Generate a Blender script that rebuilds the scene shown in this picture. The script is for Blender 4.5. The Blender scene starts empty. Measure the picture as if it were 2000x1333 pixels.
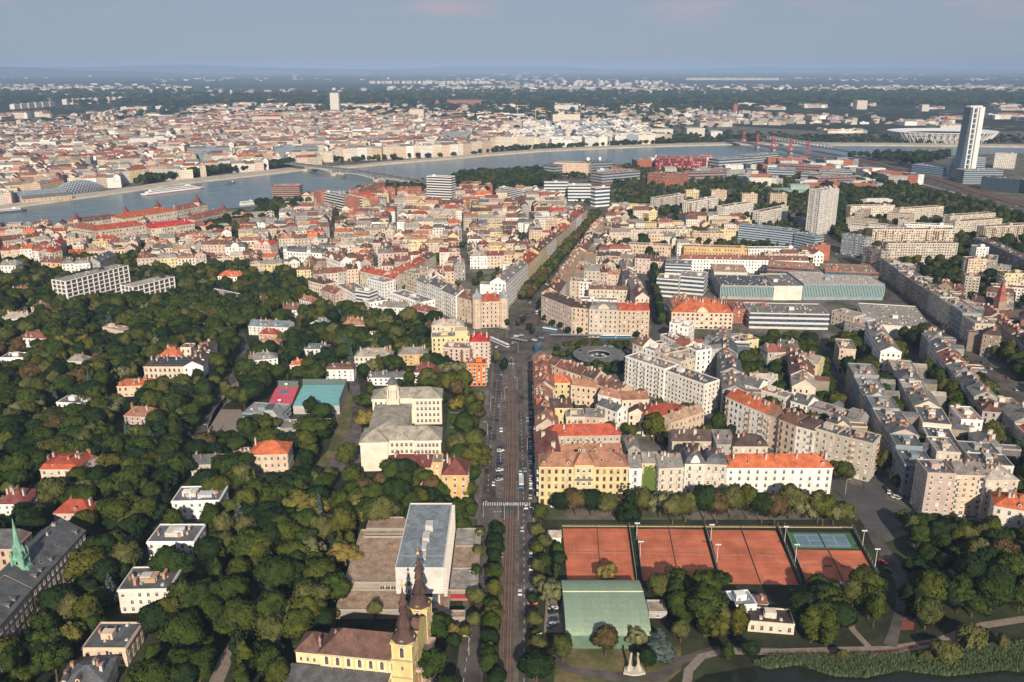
import bpy, math, random
import numpy as np
from mathutils import Vector, Matrix
R = random.Random(7)
sc = bpy.context.scene
# ---------------------------------------------------------------- camera
H = 220.0; F = 1690.0; PITCH = math.atan(535.0/1690.0)
CP, SP = math.cos(PITCH), math.sin(PITCH)
cd = bpy.data.cameras.new('camera'); cam = bpy.data.objects.new('camera', cd)
sc.collection.objects.link(cam)
cam.location = (0, 0, H); cam.rotation_euler = (math.pi/2 - PITCH, 0, 0)
cd.sensor_width = 36; cd.lens = F/2000*36; cd.clip_start = 1; cd.clip_end = 400000
sc.camera = cam
# ---------------------------------------------------------------- world, sun, exposure
SUN_EL, SUN_AZ = 26.5, 5.0          # shadows fall away from the camera
HAZE = 5.6e-5
world = bpy.data.worlds.new('World'); sc.world = world; world.use_nodes = True
nt = world.node_tree; nt.nodes.clear()
wo = nt.nodes.new('ShaderNodeOutputWorld'); bg = nt.nodes.new('ShaderNodeBackground')
sky = nt.nodes.new('ShaderNodeTexSky'); sky.sky_type = 'NISHITA'; sky.sun_disc = False
sky.sun_elevation = math.radians(SUN_EL); sky.sun_rotation = math.radians(180-SUN_AZ)
sky.altitude = 300; sky.air_density = 1.0; sky.dust_density = 0.6; sky.ozone_density = 2.0
bg.inputs[1].default_value = 0.05
tc = nt.nodes.new('ShaderNodeTexCoord'); mp = nt.nodes.new('ShaderNodeMapping')
mp.inputs['Scale'].default_value = (7, 7, 30)
nz = nt.nodes.new('ShaderNodeTexNoise'); nz.inputs['Scale'].default_value = 1.0; nz.inputs['Detail'].default_value = 5
rp = nt.nodes.new('ShaderNodeValToRGB'); rp.color_ramp.elements[0].position = .52; rp.color_ramp.elements[1].position = .70
sxyz = nt.nodes.new('ShaderNodeSeparateXYZ'); el = nt.nodes.new('ShaderNodeMapRange')
el.inputs[1].default_value = .035; el.inputs[2].default_value = .075; el.clamp = True
mu = nt.nodes.new('ShaderNodeMath'); mu.operation = 'MULTIPLY'
mu2 = nt.nodes.new('ShaderNodeMath'); mu2.operation = 'MULTIPLY'; mu2.inputs[1].default_value = .8
mx = nt.nodes.new('ShaderNodeMix'); mx.data_type = 'RGBA'; mx.inputs[7].default_value = (9.5, 7.2, 7.8, 1)
hs = nt.nodes.new('ShaderNodeMix'); hs.data_type = 'RGBA'; hs.blend_type = 'MIX'
hs.inputs[0].default_value = .8; hs.inputs[7].default_value = (5.05, 6.15, 8.2, 1)
L = nt.links.new
L(tc.outputs['Generated'], mp.inputs[0]); L(mp.outputs[0], nz.inputs[0]); L(nz.outputs[0], rp.inputs[0])
L(tc.outputs['Generated'], sxyz.inputs[0]); L(sxyz.outputs[2], el.inputs[0])
L(rp.outputs[0], mu.inputs[0]); L(el.outputs[0], mu.inputs[1]); L(mu.outputs[0], mu2.inputs[0])
L(sky.outputs[0], hs.inputs[6]); L(hs.outputs[2], mx.inputs[6]); L(mu2.outputs[0], mx.inputs[0])
L(mx.outputs[2], bg.inputs[0]); L(bg.outputs[0], wo.inputs[0])
sd = bpy.data.lights.new('sun', 'SUN'); sun = bpy.data.objects.new('sun', sd); sc.collection.objects.link(sun)
sd.energy = 5.0; sd.angle = math.radians(0.6); sd.color = (1, .865, .70)
sun.rotation_euler = (math.radians(90-SUN_EL), 0, math.radians(SUN_AZ))
sc.view_settings.view_transform = 'Standard'; sc.view_settings.look = 'None'
sc.view_settings.exposure = 0.26; sc.view_settings.gamma = 1; sc.view_settings.use_curve_mapping = False
sc.cycles.max_bounces = 5; sc.cycles.diffuse_bounces = 2; sc.cycles.glossy_bounces = 2
sc.cycles.transmission_bounces = 2; sc.cycles.volume_bounces = 0; sc.cycles.transparent_max_bounces = 4
# ---------------------------------------------------------------- geometry of the view
def G(px, py, h=0.0):
    v = (py-666.5)/F; u = (px-1000)/F
    z = (H-h)/(SP+v*CP)
    return Vector((u*z, z*(CP-v*SP), h))
def PJ(x, y, h=0.0):
    zc = y*CP + (H-h)*SP
    return 1000+x/zc*F, 666.5 + (((H-h)*CP - y*SP)/zc)*F, zc
# ---------------------------------------------------------------- materials
MAT = {}
def newmat(n, rough=.85, spec=.2):
    m = bpy.data.materials.new(n); m.use_nodes = True; t = m.node_tree
    b = t.nodes['Principled BSDF']; b.inputs['Roughness'].default_value = rough
    b.inputs['Specular IOR Level'].default_value = spec; MAT[n] = m
    return m, t, b
def N(t, k, **kw):
    n = t.nodes.new(k)
    for a, b in kw.items():
        if a[0] == 'i' and a[1:].isdigit(): n.inputs[int(a[1:])].default_value = b
        else: setattr(n, a, b)
    return n
def mathn(t, op, a, b=None, c=None):
    n = t.nodes.new('ShaderNodeMath'); n.operation = op
    for i, x in enumerate((a, b, c)):
        if x is None: continue
        if isinstance(x, (int, float)): n.inputs[i].default_value = x
        else: t.links.new(x, n.inputs[i])
    return n.outputs[0]
def mixc(t, fac, a, b, mode='MIX'):
    n = t.nodes.new('ShaderNodeMix'); n.data_type = 'RGBA'; n.blend_type = mode
    for i, x in ((0, fac), (6, a), (7, b)):
        if isinstance(x, (int, float)): n.inputs[i].default_value = x
        elif isinstance(x, tuple): n.inputs[i].default_value = x if len(x) == 4 else (*x, 1)
        else: t.links.new(x, n.inputs[i])
    return n.outputs[2]
def noise(t, scale, detail=3, vec=None, rough=.55):
    n = N(t, 'ShaderNodeTexNoise'); n.inputs['Scale'].default_value = scale
    n.inputs['Detail'].default_value = detail; n.inputs['Roughness'].default_value = rough
    if vec is not None: t.links.new(vec, n.inputs[0])
    return n.outputs[0]
def gpos(t):
    return N(t, 'ShaderNodeNewGeometry').outputs['Position']
def vary(t, col, amt_lo=.8, amt_hi=1.15, scale=.25, detail=4, vec=None):
    v = noise(t, scale, detail, vec if vec is not None else gpos(t))
    r = N(t, 'ShaderNodeMapRange', i1=.3, i2=.7, i3=amt_lo, i4=amt_hi); t.links.new(v, r.inputs[0])
    c = t.nodes.new('ShaderNodeCombineColor')
    for i in range(3): t.links.new(r.outputs[0], c.inputs[i])
    return mixc(t, 1.0, col, c.outputs[0], 'MULTIPLY')
def attr_mat(n, rough=.85, spec=.2, sc_=.3, lo=.8, hi=1.15, metal=0, bump=0):
    m, t, b = newmat(n, rough, spec)
    a = N(t, 'ShaderNodeAttribute', attribute_name='col')
    t.links.new(vary(t, a.outputs[0], lo, hi, sc_), b.inputs[0]); b.inputs['Metallic'].default_value = metal
    return m, t, b, a
# plaster walls; walls with real metres in UV and no window geometry (the far city) get procedural openings
m, t, b, a = attr_mat('plaster_wall', .9, .12)
uv = N(t, 'ShaderNodeUVMap', uv_map='uv'); sx = N(t, 'ShaderNodeSeparateXYZ'); t.links.new(uv.outputs[0], sx.inputs[0])
u_, v_ = sx.outputs[0], sx.outputs[1]
fu = mathn(t, 'FRACT', mathn(t, 'DIVIDE', u_, 3.1)); fv = mathn(t, 'FRACT', mathn(t, 'DIVIDE', v_, 3.6))
wu = mathn(t, 'MULTIPLY', mathn(t, 'GREATER_THAN', fu, .32), mathn(t, 'LESS_THAN', fu, .72))
wv = mathn(t, 'MULTIPLY', mathn(t, 'GREATER_THAN', fv, .28), mathn(t, 'LESS_THAN', fv, .78))
wm = mathn(t, 'MULTIPLY', mathn(t, 'MULTIPLY', wu, wv), mathn(t, 'GREATER_THAN', v_, 0.0))
wm = mathn(t, 'MULTIPLY', wm, .8)
base = vary(t, a.outputs[0], .78, 1.12, .2, 6)
t.links.new(mixc(t, wm, base, (.045, .05, .06)), b.inputs[0])
# tiled / metal roofs
m, t, b, a = attr_mat('roof_cover', .8, .25)
geo = gpos(t); mp_ = N(t, 'ShaderNodeMapping'); t.links.new(geo, mp_.inputs[0]); mp_.inputs['Scale'].default_value = (1, 1, 3)
c1 = vary(t, a.outputs[0], .62, 1.32, .25, 7); c2 = vary(t, c1, .72, 1.3, 1.3, 4, mp_.outputs[0])
t.links.new(c2, b.inputs[0])
attr_mat('plain', .7, .3, .8, .88, 1.1)
m, t, b = newmat('window_glass', .12, .6); b.inputs[0].default_value = (.02, .025, .032, 1)
m, t, b = newmat('facade_glass', .15, .6)
t.links.new(vary(t, (.05, .085, .12, 1), .4, 1.6, .5, 2), b.inputs[0])
STD = ['plaster_wall', 'roof_cover', 'plain', 'window_glass', 'facade_glass']
WALL, ROOF, PLAIN, GLASS, FGL = range(5)
def flat_mat(n, c, rough=.9, spec=.15, sc_=.2, lo=.75, hi=1.2, d=5, c2=None, s2=.02):
    m, t, b = newmat(n, rough, spec); cc = (*c, 1)
    if c2:
        f = noise(t, s2, 4, gpos(t)); r = N(t, 'ShaderNodeMapRange', i1=.42, i2=.6); t.links.new(f, r.inputs[0])
        cc = mixc(t, r.outputs[0], cc, (*c2, 1))
    t.links.new(vary(t, cc, lo, hi, sc_, d), b.inputs[0]); return m
flat_mat('city_ground', (.16, .145, .13), c2=(.07, .08, .045), s2=.035)
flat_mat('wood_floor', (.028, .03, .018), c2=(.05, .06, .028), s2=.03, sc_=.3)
flat_mat('asphalt', (.115, .1, .09), sc_=.13, lo=.62, hi=1.3, d=7, c2=(.07, .064, .06), s2=.05)
flat_mat('asphalt_dark', (.085, .082, .082), sc_=.08)
flat_mat('pavement', (.15, .13, .115), sc_=.3, lo=.65, hi=1.3, d=7, c2=(.1, .09, .083), s2=.06)
flat_mat('dry_grass', (.17, .135, .065), c2=(.075, .09, .035), s2=.06, sc_=.4)
flat_mat('green_grass', (.05, .085, .028), sc_=.3)
flat_mat('gravel_path', (.24, .2, .16), sc_=.5)
flat_mat('red_path', (.2, .075, .05), sc_=.5)
flat_mat('stone_bank', (.42, .37, .29), sc_=.05, lo=.8)
flat_mat('line_paint', (.72, .72, .7), sc_=.9, lo=.75, hi=1)
flat_mat('rail_steel', (.22, .2, .19), .4, .5)
m, t, b = newmat('track_bed', .95, .1)
wv = N(t, 'ShaderNodeTexWave', bands_direction='Y'); wv.inputs['Scale'].default_value = .62; t.links.new(gpos(t), wv.inputs[0])
t.links.new(vary(t, mixc(t, wv.outputs[1], (.10, .062, .045), (.16, .105, .08)), .75, 1.25, .15), b.inputs[0])
# clay, hard courts
m, t, b = newmat('clay', .95, .1)
mp_ = N(t, 'ShaderNodeMapping'); t.links.new(gpos(t), mp_.inputs[0]); mp_.inputs['Scale'].default_value = (.05, .35, 1)
cl = mixc(t, noise(t, 1.0, 7, mp_.outputs[0], .68), (.33, .075, .036), (.66, .225, .125))
t.links.new(vary(t, cl, .72, 1.25, .09, 6), b.inputs[0])
for n_, c_ in (('court_green', (.055, .15, .075)), ('court_blue', (.13, .21, .27)), ('court_teal', (.19, .42, .42)), ('court_pink', (.62, .11, .15))):
    flat_mat(n_, c_, sc_=.15, lo=.88, hi=1.1)
# water
def water(n, c, rough=.12, bs=.3):
    m, t, b = newmat(n, rough, .5); b.inputs[0].default_value = (*c, 1); b.inputs['IOR'].default_value = 1.33
    bp = N(t, 'ShaderNodeBump'); bp.inputs['Strength'].default_value = bs; bp.inputs['Distance'].default_value = .5
    mp_ = N(t, 'ShaderNodeMapping'); t.links.new(gpos(t), mp_.inputs[0]); mp_.inputs['Scale'].default_value = (.03, .08, 1)
    t.links.new(noise(t, 3.0, 6, mp_.outputs[0]), bp.inputs['Height']); t.links.new(bp.outputs[0], b.inputs['Normal'])
    t.links.new(vary(t, (*c, 1), .7, 1.3, 1.0, 6, mp_.outputs[0]), b.inputs[0])
water('river_water', (.10, .15, .16), .25, .5); water('pond_water', (.015, .02, .012), .1, .1)
# foliage
def foliage(n, cols, transl=.0):
    m, t, b = newmat(n, .8, .1)
    oi = N(t, 'ShaderNodeObjectInfo'); rp = N(t, 'ShaderNodeValToRGB'); cr = rp.color_ramp
    while len(cr.elements) < len(cols): cr.elements.new(.5)
    for i, c in enumerate(cols): cr.elements[i].position = i/(len(cols)-1); cr.elements[i].color = (*c, 1)
    t.links.new(oi.outputs['Random'], rp.inputs[0])
    c = vary(t, rp.outputs[0], .42, 1.15, .3, 5)
    t.links.new(c, b.inputs[0])
    return m
foliage('leaf_green', [(.028, .052, .009), (.052, .078, .012), (.032, .058, .011), (.085, .098, .014), (.042, .066, .012), (.11, .108, .018)])
foliage('leaf_dark', [(.012, .03, .008), (.024, .046, .011), (.018, .036, .013)])
foliage('leaf_yellow', [(.22, .18, .035), (.16, .15, .035), (.25, .19, .05)])
foliage('leaf_olive', [(.09, .10, .026), (.125, .125, .04), (.075, .09, .022)])
foliage('leaf_pale', [(.16, .17, .075), (.19, .19, .085)])
foliage('leaf_blue', [(.10, .135, .115), (.075, .11, .095)])
foliage('leaf_rust', [(.13, .085, .035), (.1, .075, .03)])
flat_mat('bark', (.10, .075, .05), sc_=2); flat_mat('reed_leaf', (.095, .13, .06), sc_=.5, lo=.6, hi=1.4)
flat_mat('ivy_leaf', (.10, .15, .035), sc_=1)
# the plain far beyond the city: woods, fields, suburbs as colour patches (too far to tell pieces apart)
m, t, b = newmat('far_plain', .95, .05); g = gpos(t)
mp_ = N(t, 'ShaderNodeMapping'); t.links.new(g, mp_.inputs[0]); mp_.inputs['Scale'].default_value = (.0005, .0009, 1)
n1 = noise(t, 1.0, 7, mp_.outputs[0], .6)
rp = N(t, 'ShaderNodeValToRGB'); cr = rp.color_ramp; cr.elements[0].position = .40; cr.elements[0].color = (.014, .024, .014, 1)
cr.elements[1].position = .72; cr.elements[1].color = (.10, .095, .06, 1); e = cr.elements.new(.55); e.color = (.028, .038, .02, 1)
t.links.new(n1, rp.inputs[0])
vo = N(t, 'ShaderNodeTexVoronoi'); t.links.new(g, vo.inputs[0]); vo.inputs['Scale'].default_value = .018
hsv = N(t, 'ShaderNodeSeparateColor'); t.links.new(vo.outputs[1], hsv.inputs[0])
sp = mathn(t, 'MULTIPLY', mathn(t, 'GREATER_THAN', hsv.outputs[0], .8), mathn(t, 'LESS_THAN', vo.outputs[0], .42))
m2 = noise(t, .0007, 4, g); r2 = N(t, 'ShaderNodeMapRange', i1=.5, i2=.62); t.links.new(m2, r2.inputs[0])
sp = mathn(t, 'MULTIPLY', sp, r2.outputs[0])
t.links.new(mixc(t, sp, rp.outputs[0], (.30, .25, .22)), b.inputs[0])
# ---------------------------------------------------------------- mesh builder
class MB:
    def __init__(s): s.v = []; s.f = []; s.m = []; s.c = []; s.u = []; s.T = None
    def pt(s, p):
        if s.T:
            ox, oy, c, sn = s.T; p = (ox+p[0]*c-p[1]*sn, oy+p[0]*sn+p[1]*c, p[2])
        s.v.append(p)
    def poly(s, pts, m=0, c=(.5, .5, .5), uv=None):
        n = len(s.v)
        for p in pts: s.pt(p)
        s.f.append(tuple(range(n, n+len(pts)))); s.m.append(m); s.c.append(c)
        s.u.append(uv if uv else [(-9, -9)]*len(pts))
    def wallq(s, x0, y0, x1, y1, z0, z1, m=0, c=(.5, .5, .5), win=False):
        l = math.hypot(x1-x0, y1-y0); hh = z1-z0
        uv = [(0, .01), (l, .01), (l, hh), (0, hh)] if win else None
        s.poly([(x0, y0, z0), (x1, y1, z0), (x1, y1, z1), (x0, y0, z1)], m, c, uv)
    def box(s, x0, y0, z0, x1, y1, z1, m=PLAIN, c=(.5, .5, .5), win=False, bot=False, top=True):
        s.wallq(x0, y0, x1, y0, z0, z1, m, c, win); s.wallq(x1, y0, x1, y1, z0, z1, m, c, win)
        s.wallq(x1, y1, x0, y1, z0, z1, m, c, win); s.wallq(x0, y1, x0, y0, z0, z1, m, c, win)
        if top: s.poly([(x0, y0, z1), (x1, y0, z1), (x1, y1, z1), (x0, y1, z1)], m, c)
        if bot: s.poly([(x0, y1, z0), (x1, y1, z0), (x1, y0, z0), (x0, y0, z0)], m, c)
    def prism(s, pts, z0, z1, m=PLAIN, c=(.5, .5, .5), top=True, win=False):
        n = len(pts)
        for i in range(n):
            a, b = pts[i], pts[(i+1) % n]; s.wallq(a[0], a[1], b[0], b[1], z0, z1, m, c, win)
        if top: s.poly([(p[0], p[1], z1) for p in pts], m, c)
    def cyl(s, x, y, z0, z1, r0, r1=None, n=8, m=PLAIN, c=(.5, .5, .5), top=True, ph=0):
        r1 = r0 if r1 is None else r1
        A = [(x+r0*math.cos(ph+2*math.pi*i/n), y+r0*math.sin(ph+2*math.pi*i/n), z0) for i in range(n)]
        B = [(x+r1*math.cos(ph+2*math.pi*i/n), y+r1*math.sin(ph+2*math.pi*i/n), z1) for i in range(n)]
        for i in range(n):
            j = (i+1) % n
            if r1 < 1e-4: s.poly([A[i], A[j], (x, y, z1)], m, c)
            else: s.poly([A[i], A[j], B[j], B[i]], m, c)
        if top and r1 > 1e-4: s.poly(B, m, c)
    def lathe(s, x, y, prof, n=12, m=PLAIN, c=(.5, .5, .5), ph=0):
        for (r0, z0), (r1, z1) in zip(prof, prof[1:]): s.cyl(x, y, z0, z1, max(r0, 1e-3), r1, n, m, c, False, ph)
    def bar(s, a, b, w, m=PLAIN, c=(.5, .5, .5), n=4):
        a = Vector(a); b = Vector(b); d = (b-a).normalized()
        up = Vector((0, 0, 1)) if abs(d.z) < .9 else Vector((1, 0, 0))
        x = d.cross(up).normalized(); y = d.cross(x)
        P = [[p + (x*math.cos(2*math.pi*(i+.5)/n) + y*math.sin(2*math.pi*(i+.5)/n))*w*.707 for i in range(n)] for p in (a, b)]
        for i in range(n):
            j = (i+1) % n; s.poly([tuple(P[0][i]), tuple(P[0][j]), tuple(P[1][j]), tuple(P[1][i])], m, c)
        s.poly([tuple(p) for p in P[1]], m, c); s.poly([tuple(p) for p in P[0][::-1]], m, c)
    def mesh(s, name, mats=STD):
        me = bpy.data.meshes.new(name); me.from_pydata(s.v, [], s.f)
        for k in mats: me.materials.append(MAT[k])
        me.polygons.foreach_set('material_index', s.m)
        at = me.attributes.new('col', 'FLOAT_COLOR', 'CORNER'); lay = me.uv_layers.new(name='uv')
        cc = []; uu = []
        for f, c, u in zip(s.f, s.c, s.u):
            for k in range(len(f)): cc += (c[0], c[1], c[2], 1.0)
            for q in u: uu += (q[0], q[1])
        at.data.foreach_set('color', cc); lay.data.foreach_set('uv', uu)
        me.update(); return me
    def build(s, name, parent=None, mats=STD, loc=None):
        if not s.f: return None
        o = bpy.data.objects.new(name, s.mesh(name, mats)); sc.collection.objects.link(o)
        if parent: o.parent = parent
        if loc: o.location = loc
        return o
def put(me, name, parent=None, loc=(0, 0, 0), rz=0, scale=None):
    o = bpy.data.objects.new(name, me); sc.collection.objects.link(o)
    if parent: o.parent = parent
    o.location = loc; o.rotation_euler = (0, 0, rz)
    if scale: o.scale = scale
    return o
def empty(name, loc, rz=0.0):
    o = bpy.data.objects.new(name, None); sc.collection.objects.link(o); o.location = loc; o.rotation_euler = (0, 0, rz)
    o.empty_display_size = .5; return o
def copy_tree(o, parent=None):
    c = o.copy(); sc.collection.objects.link(c); c.parent = parent
    for ch in o.children: copy_tree(ch, c)
    return c
THINGS = []   # (object, base label, category, screen position) -> labels are made unique at the end
def tag(o, label, cat, group=None, px=None, fixed=True, mid=''):
    o['category'] = cat
    if group: o['group'] = group
    if px is None:
        w = o.location; px = PJ(w.x, w.y, w.z)[:2]
    THINGS.append([o, label, px, fixed, mid]); return o
def kind(o, k, label=None):
    o['kind'] = k
    if label: o['label'] = label
    return o
# ---------------------------------------------------------------- occupancy of the ground
CX0, CY0, CS = -2600.0, 60.0, 3.0
OCC = np.zeros((1800, 1800), dtype=np.uint8)    # rows y, cols x
def mark(pts, v=1, grow=0.0):
    P = [(p[0], p[1]) for p in pts]; c = (sum(p[0] for p in P)/len(P), sum(p[1] for p in P)/len(P))
    if grow:
        P = [(p[0]+(p[0]-c[0])/max(1, math.hypot(p[0]-c[0], p[1]-c[1]))*grow, p[1]+(p[1]-c[1])/max(1, math.hypot(p[0]-c[0], p[1]-c[1]))*grow) for p in P]
    xs = [p[0] for p in P]; ys = [p[1] for p in P]
    i0 = max(0, int((min(xs)-CX0)/CS)); i1 = min(OCC.shape[1]-1, int((max(xs)-CX0)/CS)+1)
    j0 = max(0, int((min(ys)-CY0)/CS)); j1 = min(OCC.shape[0]-1, int((max(ys)-CY0)/CS)+1)
    if i1 <= i0 or j1 <= j0: return
    X, Y = np.meshgrid(CX0+(np.arange(i0, i1)+.5)*CS, CY0+(np.arange(j0, j1)+.5)*CS)
    ins = inside_np(X, Y, P)
    OCC[j0:j1, i0:i1][ins] = v
def inside_np(X, Y, P):
    ins = np.zeros(X.shape, bool); n = len(P)
    for i in range(n):
        x1, y1 = P[i]; x2, y2 = P[(i+1) % n]
        if y1 == y2: continue
        c = ((y1 > Y) != (y2 > Y)) & (X < (x2-x1)*(Y-y1)/(y2-y1)+x1)
        ins ^= c
    return ins
def inside(x, y, P):
    r = False; n = len(P)
    for i in range(n):
        x1, y1 = P[i][0], P[i][1]; x2, y2 = P[(i+1) % n][0], P[(i+1) % n][1]
        if (y1 > y) != (y2 > y) and x < (x2-x1)*(y-y1)/(y2-y1)+x1: r = not r
    return r
def occ(x, y):
    i = int((x-CX0)/CS); j = int((y-CY0)/CS)
    if 0 <= i < OCC.shape[1] and 0 <= j < OCC.shape[0]: return OCC[j, i]
    return 0
def rect_free(ox, oy, ang, L_, D, m=1.5):
    c, s = math.cos(ang), math.sin(ang)
    nx = max(2, int(L_/3)+1); ny = max(2, int(D/3)+1)
    for a in range(nx):
        for b_ in range(ny):
            x = m+(L_-2*m)*a/(nx-1); y = m+(D-2*m)*b_/(ny-1)
            if occ(ox+x*c-y*s, oy+x*s+y*c): return False
    return True
def rect_pts(ox, oy, ang, L_, D, x0=0, y0=0):
    c, s = math.cos(ang), math.sin(ang)
    return [(ox+x*c-y*s, oy+x*s+y*c) for x, y in ((x0, y0), (x0+L_, y0), (x0+L_, y0+D), (x0, y0+D))]
def sheet(name, pxs, z, mat, occv=0, h=None, grd=False, label=None):
    P = [tuple(p) if grd else tuple(G(p[0], p[1])) for p in pxs]
    mb = MB(); pts = [(p[0], p[1], z) for p in P]
    a = sum(pts[i][0]*pts[(i+1) % len(pts)][1]-pts[(i+1) % len(pts)][0]*pts[i][1] for i in range(len(pts)))
    if a < 0: pts = pts[::-1]
    if h:
        mb.prism([(p[0], p[1]) for p in pts], z-h, z, 0)
    else: mb.poly(pts, 0)
    o = mb.build(name, mats=[mat]); kind(o, 'structure', label)
    if occv: mark(P, occv)
    return o
def pline(name, pxs, widths, z, mat, occv=0, grd=False, label=None, h=None):
    """ribbon along pixel points on the ground, width in metres"""
    P = [Vector((p[0], p[1], 0)) if grd else G(p[0], p[1]) for p in pxs]
    if isinstance(widths, (int, float)): widths = [widths]*len(P)
    Lp, Rp = [], []
    for i, p in enumerate(P):
        d = (P[min(i+1, len(P)-1)]-P[max(i-1, 0)]); d.z = 0; d.normalize(); n = Vector((-d.y, d.x, 0))
        Lp.append(p+n*widths[i]/2); Rp.append(p-n*widths[i]/2)
    mb = MB()
    for i in range(len(P)-1):
        q = [Rp[i], Rp[i+1], Lp[i+1], Lp[i]]
        mb.poly([(v.x, v.y, z) for v in q], 0)
        if h:
            for a, b in ((Lp[i+1], Lp[i]), (Rp[i], Rp[i+1])): mb.poly([(a.x, a.y, z-h), (b.x, b.y, z-h), (b.x, b.y, z), (a.x, a.y, z)], 0)
        if occv: mark([(v.x, v.y) for v in q], occv)
    o = mb.build(name, mats=[mat]); kind(o, 'structure', label); return o
# ---------------------------------------------------------------- ground
def big_sheet(name, x0, x1, y0, y1, z, mat):
    mb = MB(); mb.poly([(x0, y0, z), (x1, y0, z), (x1, y1, z), (x0, y1, z)]); return kind(mb.build(name, mats=[mat]), 'structure')
big_sheet('far_ground', -110000, 110000, -300, 115000, -.6, 'far_plain')
CITY_G = [(-120, 1500), (2120, 1500), (2060, 420), (2060, 330), (2060, 255), (1700, 262), (1320, 240), (1000, 232), (500, 200), (0, 232), (-60, 240), (-60, 420)]
sheet('city_ground', CITY_G, -.3, 'city_ground')
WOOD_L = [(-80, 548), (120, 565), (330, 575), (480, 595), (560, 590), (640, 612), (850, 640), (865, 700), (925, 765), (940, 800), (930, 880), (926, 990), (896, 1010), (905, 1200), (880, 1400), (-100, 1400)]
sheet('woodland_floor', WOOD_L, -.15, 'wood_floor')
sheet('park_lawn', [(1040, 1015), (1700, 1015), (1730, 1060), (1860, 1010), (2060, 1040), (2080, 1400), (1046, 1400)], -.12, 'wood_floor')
# river and its banks
FARB = [(-60, 418), (0, 412), (60, 403), (130, 393), (200, 384), (275, 373), (350, 362), (410, 355), (500, 345), (560, 338), (600, 333), (700, 328), (760, 322), (850, 315), (950, 306), (1050, 298), (1150, 293), (1250, 289), (1350, 286), (1440, 284), (1600, 285), (1740, 286), (1860, 287), (2000, 289), (2080, 290)]
NEARB = [(-60, 462), (0, 458), (120, 450), (250, 425), (400, 412), (480, 405), (540, 398), (620, 385), (700, 372), (830, 355), (900, 346), (960, 340), (1060, 332), (1120, 326), (1280, 319), (1400, 313), (1440, 311), (1600, 308), (1640, 307), (1780, 305), (1850, 304), (2000, 300), (2080, 299)]
RIV = FARB + NEARB[::-1]
sheet('river_water', RIV, 0.1, 'river_water', 9)
def bank(line, name, dy, z1, off):
    mb = MB()
    P = [G(*p) for p in line]; Q = [G(p[0], p[1]+dy) for p in line]
    for i in range(len(P)-1):
        a, b, c, d = P[i], P[i+1], Q[i+1], Q[i]
        w = 6.0
        n = (c-b).normalized()*w; n2 = (d-a).normalized()*w
        mb.poly([(a.x, a.y, .05), (b.x, b.y, .05), (b.x+n.x, b.y+n.y, z1), (a.x+n2.x, a.y+n2.y, z1)] if dy < 0 else [(b.x, b.y, .05), (a.x, a.y, .05), (a.x+n2.x, a.y+n2.y, z1), (b.x+n.x, b.y+n.y, z1)], 0)
        mb.poly([(a.x+n2.x, a.y+n2.y, z1), (b.x+n.x, b.y+n.y, z1), (c.x, c.y, z1), (d.x, d.y, z1)] if dy < 0 else [(b.x+n.x, b.y+n.y, z1), (a.x+n2.x, a.y+n2.y, z1), (d.x, d.y, z1), (c.x, c.y, z1)], 0)
        mark([(q.x, q.y) for q in (a, b, c, d)], 9)
    kind(mb.build(name, mats=['stone_bank']), 'structure')
bank(FARB[:11], 'river_embankment', -8, 2.5, 0); bank(FARB[11:], 'river_embankment', -4.5, 3, 0)
bank([(600, 333), (650, 331), (700, 328)], 'river_embankment', -4, 2.6, 0)
# ---------------------------------------------------------------- streets of the near district
sheet('pavement', [(885, 1400), (1049, 1400), (1047, 1000), (1044, 860), (1042, 700), (1060, 668), (1150, 700), (1225, 702), (1290, 700), (1268, 662), (1056, 640), (1003, 612), (940, 625), (957, 655), (962, 705), (950, 800), (938, 900), (935, 1000), (915, 1180), (886, 1333)], .0, 'pavement', 2)
sheet('road', [(885, 1345), (938, 1345), (948, 1200), (955, 1050), (970, 985), (966, 900), (972, 820), (980, 750), (982, 710), (965, 712), (962, 780), (955, 850), (945, 930), (940, 985), (934, 1050), (915, 1190)], .02, 'asphalt')
sheet('road', [(1012, 1400), (1033, 1400), (1032, 1200), (1031, 1020), (1029, 900), (1024, 800), (1020, 712), (1008, 712), (1011, 800), (1013, 900), (1015, 1020), (1013, 1200)], .02, 'asphalt')
sheet('road', [(946, 622), (990, 607), (1004, 602), (1058, 632), (1100, 657), (1268, 668), (1300, 690), (1250, 700), (1225, 690), (1150, 676), (1090, 672), (1042, 692), (1030, 712), (965, 712), (958, 655)], .024, 'asphalt')
sheet('tram_track_bed', [(969, 1400), (1001, 1400), (1004, 1200), (1007, 1015), (1008, 850), (1004, 745), (992, 745), (989, 850), (981, 1015), (975, 1200)], .035, 'track_bed')
sheet('tram_crossing', [(978, 1013), (1008, 1013), (1008, 978), (979, 978)], .05, 'asphalt')
sheet('median_strip', [(1003, 1400), (1011, 1400), (1013, 1200), (1014, 1020), (1008.5, 1020), (1006.5, 1200)], .14, 'pavement', h=.14)
sheet('planted_strip', [(938, 1400), (968, 1400), (974, 1200), (979, 1020), (958, 1020), (952, 1150)], .1, 'wood_floor', h=.12)
def rail(pts):
    pline('rail', pts, .16, .09, 'rail_steel', label=None)
for a in (.16, .34, .62, .8):
    rail([(969+32*a, 1400), (975+29*a, 1200), (981+26*a, 1015), (989+19*a, 850), (992+12*a, 745)])
rail([(992, 745), (985, 715), (962, 690), (940, 668)]); rail([(1000, 745), (1000, 715), (1040, 690), (1060, 640), (1100, 575)])
mb = MB()   # zebra crossings
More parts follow.
